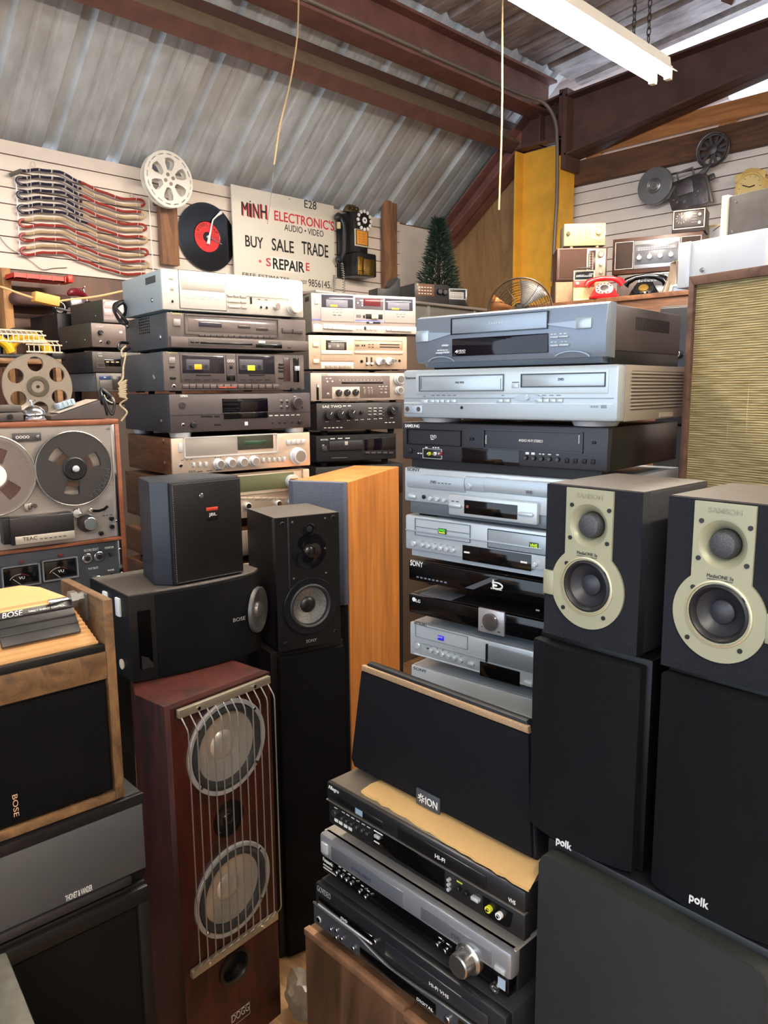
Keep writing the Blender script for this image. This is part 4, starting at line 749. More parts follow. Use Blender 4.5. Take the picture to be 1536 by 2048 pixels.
for q in (.016, .031, .046): rbox(bm, 0, .118, -.0095, -.008, q, q+.002)
bm.transform(pm); nm_ = part('name_plate', bm, mat('#1a1a1c', .4), bw.o, 'black ribbed name plate')
c = bpy.data.curves.new('t', 'FONT'); c.body = 'BOSE'; c.size = .013; c.shear = .3; c.extrude = .0003; o = bpy.data.objects.new('tmp', c); COL.objects.link(o); tt = bpy.data.objects.new('lettering', bpy.data.meshes.new('l')); COL.objects.link(tt); tt.parent = nm_
TEXTS.append((o, tt, None, None, 0, pm @ Matrix.Translation((.010, -.0092, .047)), WHT))
c = bpy.data.curves.new('t', 'FONT'); c.body = 'DIRECT ENERGY CONTROL'; c.size = .0045; c.extrude = .0002; o = bpy.data.objects.new('tmp', c); COL.objects.link(o); tt = bpy.data.objects.new('lettering', bpy.data.meshes.new('l')); COL.objects.link(tt); tt.parent = nm_
TEXTS.append((o, tt, None, None, 0, pm @ Matrix.Translation((.050, -.0092, .049)), WHT))
part('hinge_rod', tube(NB(), [(W-.08, .062, zb2+.082), (W-.03, .07, zb2+.079)], .004, 8), CHR, bw.o); part('hinge_knob', lathe(NB(), [(0, -.012), (.009, -.012), (.009, .0), (.014, .001), (.014, .012), (0, .012)], Matrix.Translation((W-.032, .07, zb2+.078)) @ Matrix.Rotation(R(90), 4, 'Z'), 6), mat('#6e6e6c', .4, .5), bw.o)
part('hinge_plate', rbox(NB(), W-.022, W-.016, .06, .085, zb2+.04, zb2+.085, .001), mat('#55534f', .4, .5), bw.o)
bw.z0_px = 0
c_ = bw.c; bwz = bw.z0; bw.z0 = bwz   # lettering upright on the grille
a, b, c, e = bw.rect(88, 1632, 128, 1795); add_text('lettering', 'BOSE', bw.o, a, b, c, e, -.0046, mat('#c9a080', .5), rot=90)
# speaker below it
FTV = (88, 2.6, -3.7)
tv = Dev('loudspeaker', 'black loudspeaker with plain grey front panel under the oak framed speaker', 'loudspeaker', FTV, (0, 525, 1290, 1190, 15, 610), 'P', .28, extl=.2)
zg0, zg1 = tv.z0, tv.z1; top = bw.z0-.001; W = tv.w+.004
part('casing', rbox(NB(), 0, W, .006, .28, -.022, top-zg0, .003), BLK, tv.o); part('front_panel', rbox(NB(), .002, W-.003, -.003, .007, 0, tv.h, .001), mat('#4e5053', .5, .3), tv.o, 'plain grey front panel')
part('top_lip', rbox(NB(), 0, W, -.004, .007, tv.h+.001, top-zg0, .001), BLK, tv.o)
part('lower_lip', rbox(NB(), .05, W-.03, -.006, .007, -.018, -.002, .003), mat('#26262a', .4), tv.o)
tv.text('THONET & VANDER', 580, 805, 830, 860, WHT, pr=.0034)
tb_ = Dev('speaker_tower', 'tall black speaker cabinet with recessed black panel in the lower left corner', 'loudspeaker', FTV, (0, 1380, 1358, 2024, 700, 2024), 'P', .3, extl=.2, z0=0)
tb_.z1 = zg0-.024; tb_.h = tb_.z1; W = tb_.w
part('casing', rbox(NB(), 0, W, .0, .3, 0, tb_.h, .004), mat('#121213', .6, spec=.25), tb_.o)
bm = NB()
for q in ((0, W, tb_.h-.035, tb_.h-.004), (0, .03, 0, tb_.h-.03), (W-.022, W, 0, tb_.h-.03)): rbox(bm, q[0], q[1], -.012, .001, q[2], q[3], .005)
part('front_frame', bm, mat('#151516', .5, spec=.3), tb_.o); part('grille', rbox(NB(), .03, W-.022, -.003, .001, .02, tb_.h-.035), mat('#0e0e0f', .85, noise=.3, scale=400, spec=.15), tb_.o)
# red wooden tower with chrome rods
FD = (95.5, 2.35, -3.5); RW = wood('#220a07', '#471811', (5, 5, 1), 5, .45, 1.2)
dg_ = Dev('speaker_tower', 'dark red wood speaker tower with two silver woofers behind thin chrome rods', 'loudspeaker', FD, (348, 292, 880, 2048, 122, 2048), 'M', .30, z0=0)
W, H = dg_.w, dg_.h
wo = [(dg_.p(617, 525)), (dg_.p(655, 1300))]; rw = .108; tc_ = dg_.p(650, 905); pc = dg_.p(665, 1725)
wo = [(W*.5+.004, wo[0][1]), (W*.5+.004, wo[1][1])]; tc_ = (W*.5, tc_[1]); pc = (W*.5, pc[1])
part('casing', prism(NB(), [(0, .02), (W, .02), (W, .13), (W-.095, .30), (.095, .30), (0, .13)], 0, H, axis='z', bev=.003), RW, dg_.o)
plate('front_baffle', [[(0, 0), (W, 0), (W, H), (0, H)], circ(48, rw*.9, *wo[0]), circ(48, rw*.9, *wo[1]), circ(32, .033, *pc)], dg_.o, 0, .02, RW)
for q in wo: driver(dg_, q[0], q[1], rw, mat('#c9ccd0', .28, .5), mat('#2a2c2e', .5), mat('#cdc6be', .25, .6), mat('#d6cec4', .22, .6), .019, .006, .34, ringw=.09, cone_l='polished silver cone')
T_ = Matrix.Translation((tc_[0], 0, tc_[1])); twt = part('tweeter', lathe(NB(), [(.042, .001), (.042, -.003), (.02, -.003), (.014, .0), (.011, -.004), (0, -.008)], T_, 32), mat('#141416', .25), dg_.o); part('screw', cyl(NB(), tc_[0]-.028, tc_[1]+.02, .003, -.002, -.005, 10), SCREW, twt); part('screw', cyl(NB(), tc_[0]-.028, tc_[1]-.02, .003, -.002, -.005, 10), SCREW, twt)
part('bass_port', lathe(NB(), [(.045, .001), (.045, -.004), (.036, -.005), (.032, .002), (.030, .018), (0, .0185)], Matrix.Translation((pc[0], 0, pc[1])), 36), mat('#0c0c0d', .3), dg_.o)
zt, zb = dg_.p(615, 238)[1], dg_.p(670, 1585)[1]
for z in (zt, zb):
    b_ = part('rod_bar', rbox(NB(), .012, W-.010, -.014, -.003, z-.009, z+.009, .001), mat('#a89f8e', .35, .6), dg_.o); part('bar_screw', cyl(NB(), .06, z, .004, -.013, -.018, 10), CHR, b_); part('bar_screw', cyl(NB(), W-.06, z, .004, -.013, -.018, 10), CHR, b_)
for i in range(12):
    x = .018+i*(W-.036)/11
    part('chrome_rod', tube(NB(), [(x, -.01, zt-.006), (x, -.016, zt-.012), (x+.001, -.030, zt-.03), (x+.001, -.033, zt-.04), (x+.001, -.033, zb+.04), (x, -.030, zb+.03), (x, -.016, zb+.012), (x, -.01, zb+.006)], .0016, 6), mat('#c4c0b8', .3, .75), dg_.o)
for q in wo:
    for a in (40, 140, 220, 320): part('screw', cyl(NB(), q[0]+.101*math.cos(R(a)), q[1]+.101*math.sin(R(a)), .0035, -.005, -.009, 10), CHR, dg_.o)
dg_.text('DOGG', 638, 1968, 735, 2008, SILV, pr=.0006); zz = dg_.p(690, 2030)[1]; dg_.frame('badge_outline', 636, 1965, 740, 2030, .0006, .0006, SILV)
# black bookshelf speaker with curved front on the red tower
FB3 = (86, 2.195, -3.5)
b3 = Dev('loudspeaker', 'wide black loudspeaker with curved front and side port lying on the red wood tower', 'loudspeaker', FB3, (130, 785, 975, 1340, 622, 1100), 'L', .232)
b3.z0 = dg_.z1+.001; b3.z1 = 1.103; b3.h = b3.z1-b3.z0; b3.o.location.z = b3.z0; W, H = b3.w, b3.h
pl_ = [(0, .232), (0, .004), (.055, -.004), (.11, -.011), (.18, -.014), (.24, -.010), (.30, .0), (.33, .01), (W, .04), (W, .19), (W-.03, .232)]
part('casing', prism(NB(), pl_, 0, H, axis='z', bev=.003), CAB, b3.o); part('top_panel', prism(NB(), [(x*.985+.003, y*.98+.004) for x, y in pl_], H, H+.0015, axis='z'), mat('#4a4541', .6, noise=.1, scale=60), b3.o)
part('grille', prism(NB(), [(.058, .0), (.058, -.007), (.11, -.014), (.18, -.017), (.24, -.013), (.30, -.003), (.302, .01)], .003, H-.003, axis='z', bev=.001), FABB, b3.o, 'black cloth grille')
a_, b_, c, d_ = b3.rect(200, 865, 300, 1255)
bm = NB(); rbox(bm, .018, .048, -.0035, .03, H*.14, H*.82, .002); part('side_port', bm, mat('#030304', .9, spec=.05), b3.o)
bm = NB(); prism(bm, [(.02, H*.15), (.046, H*.15), (.046, H*.2), (.036, H*.27), (.02, H*.31)], -.0055, 0); part('port_flare', bm, mat('#2e2f33', .25), b3.o)
M_ = Matrix.Translation((.335, .012, H*.52)) @ Matrix.Rotation(R(38), 4, 'Z')
tw = part('tweeter', lathe(NB(), [(.058, .004), (.058, -.004), (.055, -.006), (.03, -.001), (.02, .002), (0, .003)], M_, 40), mat('#6d6c6b', .35, .5), b3.o, 'round grey tweeter at the curved end'); part('dust_cap', lathe(NB(), [(.022, .003), (.018, -.005), (0, -.008)], M_, 24), mat('#8d8c8a', .3, .6), tw)
add_text('lettering', 'BOSE', b3.o, .250, .284, H*.47, H*.515, -.0125, SILV)
for x in (.045, .12): part('clip', rbox(NB(), -.006, .001, x+.0, x+.022, H-.055, H-.012, .002), mat('#d8dce0', .4), b3.o)
part('rubber_pad', lathe(NB(), [(0, 0), (.012, 0), (.012, .003), (0, .004)], Matrix.Translation((-.001, .055, .032)) @ Matrix.Rotation(R(90), 4, 'Z'), 20), mat('#d8c8b0', .5), b3.o)
# small black monitor on top
FJ = (88, 2.185, -3.5)
jb = Dev('loudspeaker', 'small black box loudspeaker with perforated grille and red tab, on the curved speaker', 'loudspeaker', FJ, (382, 72, 815, 700, 38, 628), 'L', .16, z0=b3.z1+.0025)
W, H = jb.w, jb.h; SIDEM = mat('#2c3038', .45, .2)
part('casing', prism(NB(), [(0, .012), (W, .012), (W, .05), (W-.03, .16), (.0, .16), (-.028, .045)], 0, H, axis='z', bev=.003), SIDEM, jb.o, 'dark grey angled body')
bm = rbox(NB(), .001, W-.001, 0, .013, .002, H-.002, .004); GRM = mat('#17171a', .5, .3); part('grille', bm, GRM, jb.o, 'perforated black metal grille')
bm = NB(); 
for i in range(42):
    x = .006+i*(W-.012)/41
    for z in (.006, H-.006): rbox(bm, x-.001, x+.001, -.0006, .001, z-.001, z+.001)
for i in range(54):
    z = .006+i*(H-.012)/53; rbox(bm, .005, .007, -.0006, .001, z-.001, z+.001)
part('grille_stitches', bm, mat('#6c6c72', .5), jb.o)
bm = NB()
for i in range(36):
    for j in range(50):
        x = .010+(i+.5*(j % 2))*(W-.022)/36; z = .010+j*(H-.022)/50; s_ = .0009; v = [bm.verts.new((x+a*s_, -.00012, z+b*s_)) for a, b in ((-1, 0), (0, -1), (1, 0), (0, 1))]; bm.faces.new(v)
part('perforation', bm, RUB, jb.o)
jb.box('badge', 592, 240, 660, 308, .002, mat('#0f0f11', .3)); jb.box('red_tab', 590, 228, 660, 248, .003, mat('#c8452c', .45)); jb.text('JBL', 604, 262, 653, 286, WHT, pr=.0024, bold=.012); jb.knob('screw', 560, 158, 15, .003, CHR)
# black two way speaker, driver showing
FSO = (76, 2.2, -3.3)
sp = Dev('loudspeaker', 'black bookshelf loudspeaker with bare woofer and super tweeter, standing on black tower', 'loudspeaker', FSO, (1023, 300, 1412, 1115, 258, 1055), 'L', .195)
W, H = sp.w, sp.h; cw = ell(sp, 1068, 645, 1398, 1020); ch = ell(sp, 1128, 385, 1328, 610)
cw = (W*.5+.002, cw[1], W*.42); ch = (W*.5+.002, ch[1], W*.27); ct_ = (W*.52, sp.p(1225, 362)[1])
part('casing', rbox(NB(), 0, W, .018, .195, 0, H, .002), CAB, sp.o); part('top_panel', rbox(NB(), .001, W-.001, .002, .194, H, H+.0012), mat('#4a4541', .6, noise=.1, scale=60), sp.o)
plate('front_baffle', [[(0, 0), (W, 0), (W, H), (0, H)], circ(48, cw[2]*.86, cw[0], cw[1])], sp.o, 0, .018, mat('#0e0e10', .5, spec=.3)); sp.box('corner_trim', 1094, 295, 1102, 740, .002, mat('#3c3d42', .3, .4))
driver(sp, cw[0], cw[1], cw[2], mat('#1c1c1f', .2), mat('#242427', .5), mat('#8b8a88', .3, .55, noise=.35, scale=160), mat('#1a1a1c', .35), .017, .005, .36, ringw=.2, cone_l='grey mottled cone')
T_ = Matrix.Translation((ch[0], 0, ch[1])); tw = part('tweeter', lathe(NB(), [(ch[2], .001), (ch[2], -.001), (ch[2]*.4, .0), (ch[2]*.3, -.002)], T_, 40), mat('#0e0e12', .06), sp.o); part('dome', lathe(NB(), [(ch[2]*.3, -.001), (ch[2]*.27, -.006), (ch[2]*.15, -.010), (0, -.011)], T_, 24), mat('#1b1b1e', .25), tw)
T_ = Matrix.Translation((ct_[0], 0, ct_[1])); tw = part('super_tweeter', lathe(NB(), [(.017, .001), (.017, -.004), (.013, -.005), (.010, -.001)], T_, 32), mat('#111114', .15), sp.o); part('dome', lathe(NB(), [(.010, -.001), (.008, -.005), (0, -.008)], T_, 20), mat('#333338', .15, .5), tw)
for x, y in ((1058, 335), (1370, 293), (1083, 1068), (1386, 992)): sp.knob('grille_socket', x, y, 16, .003, mat('#1e1e20', .4), cap=RUB)
sp.knobs('screw', [(1120, 322), (1322, 296), (1322, 480), (1130, 668), (1328, 632), (1340, 924)], 7, .002, SCREW); sp.text('SONY', 1205, 1038, 1270, 1056, mat('#9a9a9e', .4)); part('side_pin', cyl(NB(), 0, 0, .001, 0, .001), SCREW, sp.o) if 0 else None
st = Dev('speaker_tower', 'tall plain black floor standing speaker under the black bookshelf speaker', 'loudspeaker', (76, 2.2, -3.3), (1028, 1160, 1450, 1500, 1060, 1400), 'L', .22, z0=0)
st.h = sp.z0-.002; st.z1 = st.h; W = st.w; part('casing', rbox(NB(), -.012, W, .012, .18, 0, st.h, .004), mat('#08080a', .35, spec=.3), st.o); part('grille', rbox(NB(), .004, W-.004, -.006, .013, .01, st.h-.012, .006), mat('#060607', .85, noise=.3, scale=500, spec=.1), st.o)
# wood tower with blue grey grille
FO = (26.3, 2.151, -2.977)
og = Dev('speaker_tower', 'tall orange wood speaker tower with blue grey cloth grille on its front', 'loudspeaker', FO, (584, 963, 697, 1207), 'Z', .47, z0=0)
OW = wood('#9a5f2c', '#c98744', (6, 6, .7), 2.5, .4, 1.0); H, W = og.z1, og.w; og.h = H
part('casing', prism(NB(), [(0, 0), (W, 0), (W, .47), (.016, .47), (.016, .09), (0, .05)], 0, H, axis='z', bev=.003), OW, og.o, 'orange brown wood casing'); zg = og.p(700, 1207)[1]
part('grille', prism(NB(), [(0, .002), (.0, -.012), (.02, -.026), (W-.004, -.026), (W-.001, -.022), (W-.001, .002)], zg, H+.002, axis='z', bev=.003), mat('#4c5364', .85, noise=.25, scale=260, bump=.4), og.o, 'blue grey cloth grille')
part('lower_baffle', rbox(NB(), .0, W-.003, -.006, .001, .02, zg-.004, .002), RUB, og.o)
# ---------------- right hand group
PX, PY = 3.185, -3.563
FP_ = (-2.6, PX, PY); FPK = (-3, PX, PY); FSU = (-3, 3.213, -3.585)
su = Dev('subwoofer', 'big black speaker cabinet with plain dark grey grille in the lower right corner', 'loudspeaker', FSU, (100, 1132, 1257, 2048, 1612, 2048), 'R', .36, z0=0, extr=.012)
su.z1 = FSUB = .5*(su.z1)+.5*.93; su.h = su.z1; W = su.w
part('casing', rbox(NB(), 0, W, .012, .36, 0, su.h, .004), mat('#131315', .4), su.o); part('grille', prism(NB(), rrect(.004, W-.008, .01, su.h-.010, .016), -.012, .013, bev=.003), mat('#262928', .8, noise=.12, scale=500, bump=.2, spec=.2), su.o, 'dark grey grille with rounded corners')
GRN = mat('#9c9b80', .4, .15); BAF = mat('#1e2026', .85, noise=.3, scale=300, bump=.4, spec=.2)
def polk(label, bx, crop, tx):
    d = Dev('loudspeaker', label, 'loudspeaker', FPK, bx, crop, .17, z0=su.z1+.001); d.w = .160; W, H = d.w, d.h
    part('casing', rbox(NB(), 0, W+.008, .010, .17, 0, H+.004, .004), mat('#08080a', .35, spec=.25), d.o, 'glossy black casing')
    pr = [(.0, .011)]+[(W*t, -.004-.012*math.sin(math.pi*t)) for t in [i/12 for i in range(13)]]+[(W, .011)]
    part('grille', prism(NB(), pr, .004, H-.004, axis='z', bev=.0025), mat('#0c0d11', .8, noise=.3, scale=500, bump=.2, spec=.15), d.o, 'bowed black cloth grille'); a, b, c, e = d.rect(*tx); yy = -.0175
    add_text('lettering', 'polk', d.o, a, b, c, e, yy, mat('#dcdcdc', .35), .012, .0008); return d
pa = polk('black loudspeaker with bowed grille, left of the pair on the big speaker cabinet', (66, 75, 640, 1150, 220, 1300), 'R', (222, 1088, 300, 1136))
pb = polk('black loudspeaker with bowed grille at the right edge, under the right green grey monitor', (700, 240, 1275, 1300, 388, 1400), 'R', (893, 1368, 992, 1424))
pb.o.location.z = pa.o.location.z; 
def samson(label, bx, tz_, nx, cc, tw_, strip, on):
    d = Dev('studio_monitor', label, 'loudspeaker', FP_, bx, 'O', .165, z0=on+.0055, extr=0); d.w = .1375; W = d.w; d.h = .2025 if tz_ is None else tz_; H = d.h
    k = W; cx = W*.478; cy = H*.365; rc = W*.385
    nl, nr = W*.235, W*.725; pc = []; a0 = math.acos((nr-cx)/rc); a1 = math.acos((nl-cx)/rc)
    out = [(nr, H-.0015), (nl, H-.0015)]+[(cx+rc*math.cos(a), cy+rc*math.sin(a)) for a in [a1+(2*math.pi-a1+a0)*i/48 for i in range(49)]]
    hole = circ(48, rc*.62, cx, cy+.003); wc = (cx, cy+.003); tcx = (W*.478, H*.765)
    part('casing', rbox(NB(), 0, W, .016, .165, 0, H, .002), mat('#1e1e22', .55, noise=.15, scale=200), d.o); part('top_panel', rbox(NB(), .001, W-.001, .004, .164, H, H+.0012), mat('#4a443f', .55, noise=.2, scale=60), d.o)
    plate('front_baffle', [[(0, 0), (W, 0), (W, H), (0, H)], circ(48, rc*.66, *wc), circ(40, W*.185, *tcx)], d.o, .0, .016, BAF, label='dark textured front baffle')
    fp = plate('face_plate', [out, hole, circ(40, W*.2, *tcx)], d.o, -.003, .003, GRN, label='green grey face plate shaped like a keyhole')
    sx = (0, cx-rc*.93) if strip == 'l' else (cx+rc*.97, W)
    part('volume_strip', rbox(NB(), sx[0], sx[1], -.004, .001, H*.275, H*.435, .001), GRN, d.o)
    T_ = Matrix.Translation((wc[0], 0, wc[1])); wf = part('woofer', lathe(NB(), [(rc*.74, -.0005), (rc*.72, -.0045), (rc*.68, -.005), (rc*.65, -.001), (rc*.64, .004)], T_, 48), mat('#c9c0a0', .3, .5), d.o, 'woofer with a champagne ring')
    part('surround', lathe(NB(), [(rc*.655, .002), (rc*.63, -.004), (rc*.58, -.0055), (rc*.53, -.003), (rc*.5, .002)], T_, 48), mat('#1c1d20', .5), wf)
    part('cone', lathe(NB(), [(rc*.51, .001), (rc*.4, .007), (rc*.26, .012), (rc*.25, .0125)], T_, 48), mat('#2a2b30', .45), wf); part('dust_cap', lathe(NB(), [(rc*.26, .012), (rc*.25, .008), (rc*.15, .0045), (0, .0035)], T_, 32), mat('#303138', .45), wf)
    T_ = Matrix.Translation((tcx[0], 0, tcx[1])); tw = part('tweeter', lathe(NB(), [(W*.21, -.0031), (W*.19, -.0022), (W*.15, .003), (W*.125, .008), (W*.12, .011)], T_, 40), GRN, d.o); part('tweeter_mesh', lathe(NB(), [(W*.12, .010), (W*.115, .0), (W*.10, -.0035), (W*.06, -.006), (0, -.007)], T_, 32), mat('#55565a', .4, .5, noise=.5, scale=900, bump=.5), tw)
    for x, z in ((.30, .885), (.69, .875), (.29, .675), (.68, .67), (.26, .505), (.675, .485), (.235, .21), (.67, .20)): part('screw', cyl(NB(), W*x if 1 else 0, H*z, W*.02, -.002, -.0042, 14), mat('#2c2b28', .3, .6), d.o)
    add_text('lettering', 'SAMSON', d.o, W*.35, W*.62, H*.935, H*.965, -.0034, mat('#8e8c74', .5), .01); add_text('lettering', 'MediaONE 3a', d.o, W*.37, W*.585, H*.577, H*.597, -.0034, MARKD)
    part('marking', rbox(NB(), W*.37, W*.58, -.0034, -.002, H*.566, H*.57), MARKD, d.o)
    return d
samson('compact studio monitor with green grey face plate, the left of the two', (100, 55, 715, 1030, 115, 1190), None, 0, 0, 0, 'l', pa.z1)
samson('compact studio monitor with green grey face plate, cut by the right photo edge', (872, 125, 1650, 1230, 180, 1400), None, 0, 0, 0, 'r', pa.z1)
# ---------------- lower front stack
cbm = wood('#3a2a20', '#5f4433', (1, 5, 1.2), 3, .4)
k1 = Dev('wooden_cabinet', 'brown veneered cabinet with worn top edge under the low front stack of players', 'cabinet', (-1, 2.72, -3.63), (35, 1080, 640, 1600, 1480, 1700), 'N', .34, z0=0)
part('casing', rbox(NB(), 0, k1.w+.001, 0, .34, 0, .572, .003), wood('#42301f', '#6b4c38', (5, 5, .8), 3, .4), k1.o); part('worn_edge', rbox(NB(), .0, k1.w, -.0012, .012, .560, .5735, .001), mat('#7d5a42', .6, noise=.4, scale=30), k1.o)
k2 = thing('wooden_cabinet', 'second brown cabinet at the bottom edge under the lowest player, right part', 'cabinet', k1.o.location+Vector((k1.w+.006, -.012, 0)), R(-1))
part('casing', rbox(NB(), 0, .20, 0, .34, 0, .572, .003), wood('#42301f', '#6b4c38', (5, 5, .8), 3, .4), k2); part('worn_edge', rbox(NB(), 0, .20, -.0012, .012, .560, .5735, .001), mat('#7d5a42', .6, noise=.4, scale=30), k2)
GV = mat('#4c4f55', .38, .4); GVB = mat('#26282b', .35, .3)
gv = Dev('video_player', 'dark grey combination player with wavy silver line, lowest of the low front stack', 'video player', (-1, 2.755, -3.62), (95, 750, 1265, 1000, 1585, 1900), 'N', .30, on=.574)
gv.z1 = .672; gv.h = gv.z1-gv.z0; gv.w = .43; gv.chassis(mat('#2a2b2e', .5, .2), GVB, ft=.015, fbev=.004).feet(h=.006)
W, H = gv.w, gv.h
wave = [(0, H*.52), (.06, H*.50), (.12, H*.50), (.16, H*.40), (.20, H*.33), (.26, H*.36), (.32, H*.42), (W, H*.45)]
pts = [tuple(v) for v in spline([(x, 0, z) for x, z in wave], 5)]
bm = NB(); prism(bm, [(p[0], p[2]) for p in pts]+[(W, .003), (0, .003)], -.004, .001); part('lower_panel', bm, GV, gv.o, 'grey lower panel with wavy top'); part('wave_trim', tube(NB(), [(p[0], -.0045, p[2]+.001) for p in pts], .0022, 6), mat('#c9c6be', .2, .9), gv.o)
gv.text('GOVIDEO', 108, 795, 188, 830, mat('#8d9096', .5)); gv.frame('disc_tray', 240, 900, 440, 1090, .001, .002, BLK) if 0 else None
part('disc_tray', rbox(NB(), .012, .155, -.003, .001, H*.55, H*.72, .001), BLKG, gv.o); part('disc_tray_lip', rbox(NB(), .012, .155, -.005, .001, H*.54, H*.57, .001), SILV, gv.o); add_text('lettering', 'DVD', gv.o, .075, .092, H*.6, H*.66, -.0034, MARK)
gv.knob('power_button', 128, 972, 18, .006, SILV, cap=CHR); gv.knobs('button', [(205, 1030), (238, 1080), (240, 1036), (272, 1088)], 11, .008, CHR); gv.knob('button', 470, 1108, 14, .006, CHR); gv.knob('button', 343, 1145, 12, .008, CHR)
part('cassette_flap', rbox(NB(), .185, .40, -.003, .001, H*.52, H*.82, .002), mat('#303236', .3, .3), gv.o); add_text('lettering', 'Hi-Fi VHS', gv.o, .285, .325, H*.60, H*.67, -.0036, MARK)
part('display_panel', rbox(NB(), .125, .30, -.0048, .001, H*.06, H*.30, .001), BLKG, gv.o); part('badge', rbox(NB(), .345, .415, -.005, .001, H*.06, H*.36, .001), mat('#2b2012', .3), gv.o); add_text('lettering', 'DVD+VCR', gv.o, .349, .411, H*.16, H*.29, -.0054, mat('#e8d9a0', .4)); add_text('lettering', 'DIGITAL', gv.o, .26, .295, H*.1, H*.16, -.0052, MARK); part('button', cyl(NB(), .325, H*.2, .006, -.003, -.009, 16, .001), CHR, gv.o)
pn = Dev('video_player', 'silver topped combination player with a big chrome jog knob in the low front stack', 'video player', FQ, (130, 440, 1325, 668, 1200, 1500), 'N', .32, on=gv.z1+.001)
pn.w = .43; W, H = pn.w, pn.h; PS = mat('#b9b3a6', .3, .5)
part('casing', rbox(NB(), .004, W-.004, .02, .32, 0, H-.001, .003), mat('#1c1c1e', .4), pn.o); part('top_panel', rbox(NB(), .0, W, .008, .32, H-.003, H, .002), PS, pn.o, 'champagne silver top'); part('upper_front', rbox(NB(), 0, W, -.004, .02, H*.42, H, .006), mat('#9b9ca0', .3, .5), pn.o, 'silver upper front'); part('lower_front', rbox(NB(), .004, W-.006, 0, .02, 0, H*.42, .003), BLKG, pn.o, 'glossy black lower front'); pn.feet(h=.004)
part('cassette_flap', rbox(NB(), .035, .215, -.0055, .001, H*.5, H*.86, .001), mat('#7c7f88', .25, .5), pn.o); add_text('lettering', 'SUPER DRIVE', pn.o, .09, .14, H*.60, H*.68, -.006, mat('#3c4058', .5)); part('disc_tray', rbox(NB(), .255, .395, -.0055, .001, H*.52, H*.80, .001), mat('#8d9096', .2, .6), pn.o); add_text('lettering', 'DVD', pn.o, .32, .337, H*.58, H*.68, -.006, MARKD)
add_text('lettering', 'Panasonic', pn.o, .006, .033, H*.27, H*.37, -.0008, WHT, .005); part('marking', rbox(NB(), .006, .03, -.0008, .001, H*.17, H*.19), MARK, pn.o); part('marking', rbox(NB(), .006, .042, -.0008, .001, H*.09, H*.11), MARK, pn.o)
for x, z in ((.052, .25), (.065, .24), (.078, .23), (.09, .22), (.112, .16), (.127, .13), (.292, .17), (.308, .15)): part('button', cyl(NB(), x, H*z+.003, .0038, -.001, -.010, 16, .001), CHR, pn.o); part('marking', rbox(NB(), x-.003, x+.003, -.0008, .001, H*z+.010, H*z+.0115), MARK, pn.o)
part('open_button', rbox(NB(), .008, .025, -.007, .0, H*.55, H*.82, .001), SILV, pn.o); part('eject_button', rbox(NB(), .402, .42, -.007, .0, H*.5, H*.6, .001), SILV, pn.o)
j_ = part('jog_dial', lathe(NB(), [(.024, .0), (.024, -.006), (.021, -.008), (.0195, -.010), (.018, -.028), (.016, -.030), (0, -.030)], Matrix.Translation((.352, 0, H*.33)), 40), mat('#c8c4bc', .22, .95), pn.o, 'big chrome jog knob'); part('badge', rbox(NB(), .405, .418, -.001, .001, H*.12, H*.34), mat('#9fb0c0', .4), pn.o); part('socket', lathe(NB(), [(.008, 0), (.008, -.003), (.005, -.003), (.004, 0)], Matrix.Translation((.40, 0, .004)), 20), CHR, pn.o)
al = Dev('video_player', 'black combination player with yellow and white sockets at the right, under the cardboard', 'video player', FQ, (172, 115, 1352, 370, 790, 1110), 'N', .33, on=pn.z1+.001)
al.w = .428; W, H = al.w, al.h; AB = mat('#1b1b1d', .4)
part('casing', rbox(NB(), .004, W-.004, .015, .33, 0, H-.001, .003), AB, al.o); part('top_panel', rbox(NB(), .004, W-.004, .004, .33, H-.002, H, .001), mat('#6d6458', .4, .3, noise=.15, scale=20), al.o, 'dusty grey brown top'); part('upper_front', rbox(NB(), 0, W, -.003, .016, H*.56, H-.001, .004), AB, al.o); part('lower_front', rbox(NB(), .002, W-.002, .0, .016, 0, H*.55, .002), AB, al.o); part('trim_line', rbox(NB(), .0, W, -.004, .004, H*.545, H*.565), mat('#a8a296', .3, .7), al.o); al.feet(h=.004)
add_text('lettering', 'Allegro', al.o, .006, .034, H*.82, H*.93, -.0034, WHT, .005); part('disc_tray', rbox(NB(), .028, .145, -.004, .001, H*.62, H*.78, .001), mat('#121214', .3), al.o); part('disc_badge', rbox(NB(), .078, .096, -.0045, .001, H*.63, H*.76), mat('#8ea4b4', .4), al.o); part('cassette_flap', rbox(NB(), .18, .36, -.0045, .001, H*.60, H*.88, .001), mat('#141416', .3), al.o)
add_text('lettering', 'HI-FI', al.o, .262, .282, H*.68, H*.76, -.005, WHT); add_text('lettering', 'VHS', al.o, .40, .412, H*.64, H*.72, -.0036, WHT); part('display_panel', rbox(NB(), .118, .278, -.001, .001, H*.10, H*.50, .001), BLKG, al.o); part('button', rbox(NB(), .124, .136, -.005, .001, H*.33, H*.40, .001), SILV, al.o); part('marking', rbox(NB(), .121, .142, -.0015, .001, H*.44, H*.47), MARK, al.o); part('marking', rbox(NB(), .121, .134, -.0015, .001, H*.20, H*.23), MARK, al.o)
for i, x in enumerate((.022, .042, .054, .067, .080, .094, .107)): part('button', cyl(NB(), x, H*(.34 if i == 0 else .31), .006 if i == 0 else .0036, .001, -.007, 16, .001), mat('#4a4a4c', .25, .6), al.o); part('marking', rbox(NB(), x-.004, x+.004, -.0008, .001, H*.43, H*.445), MARK, al.o)
for x in (.018, .030, .043, .055): part('marking', rbox(NB(), x, x+.009, -.0008, .001, H*.11, H*.18), MARK, al.o)
for z in (.16, .26, .36): part('button', cyl(NB(), .288, H*z, .0028, .001, -.005, 12), SILV, al.o)
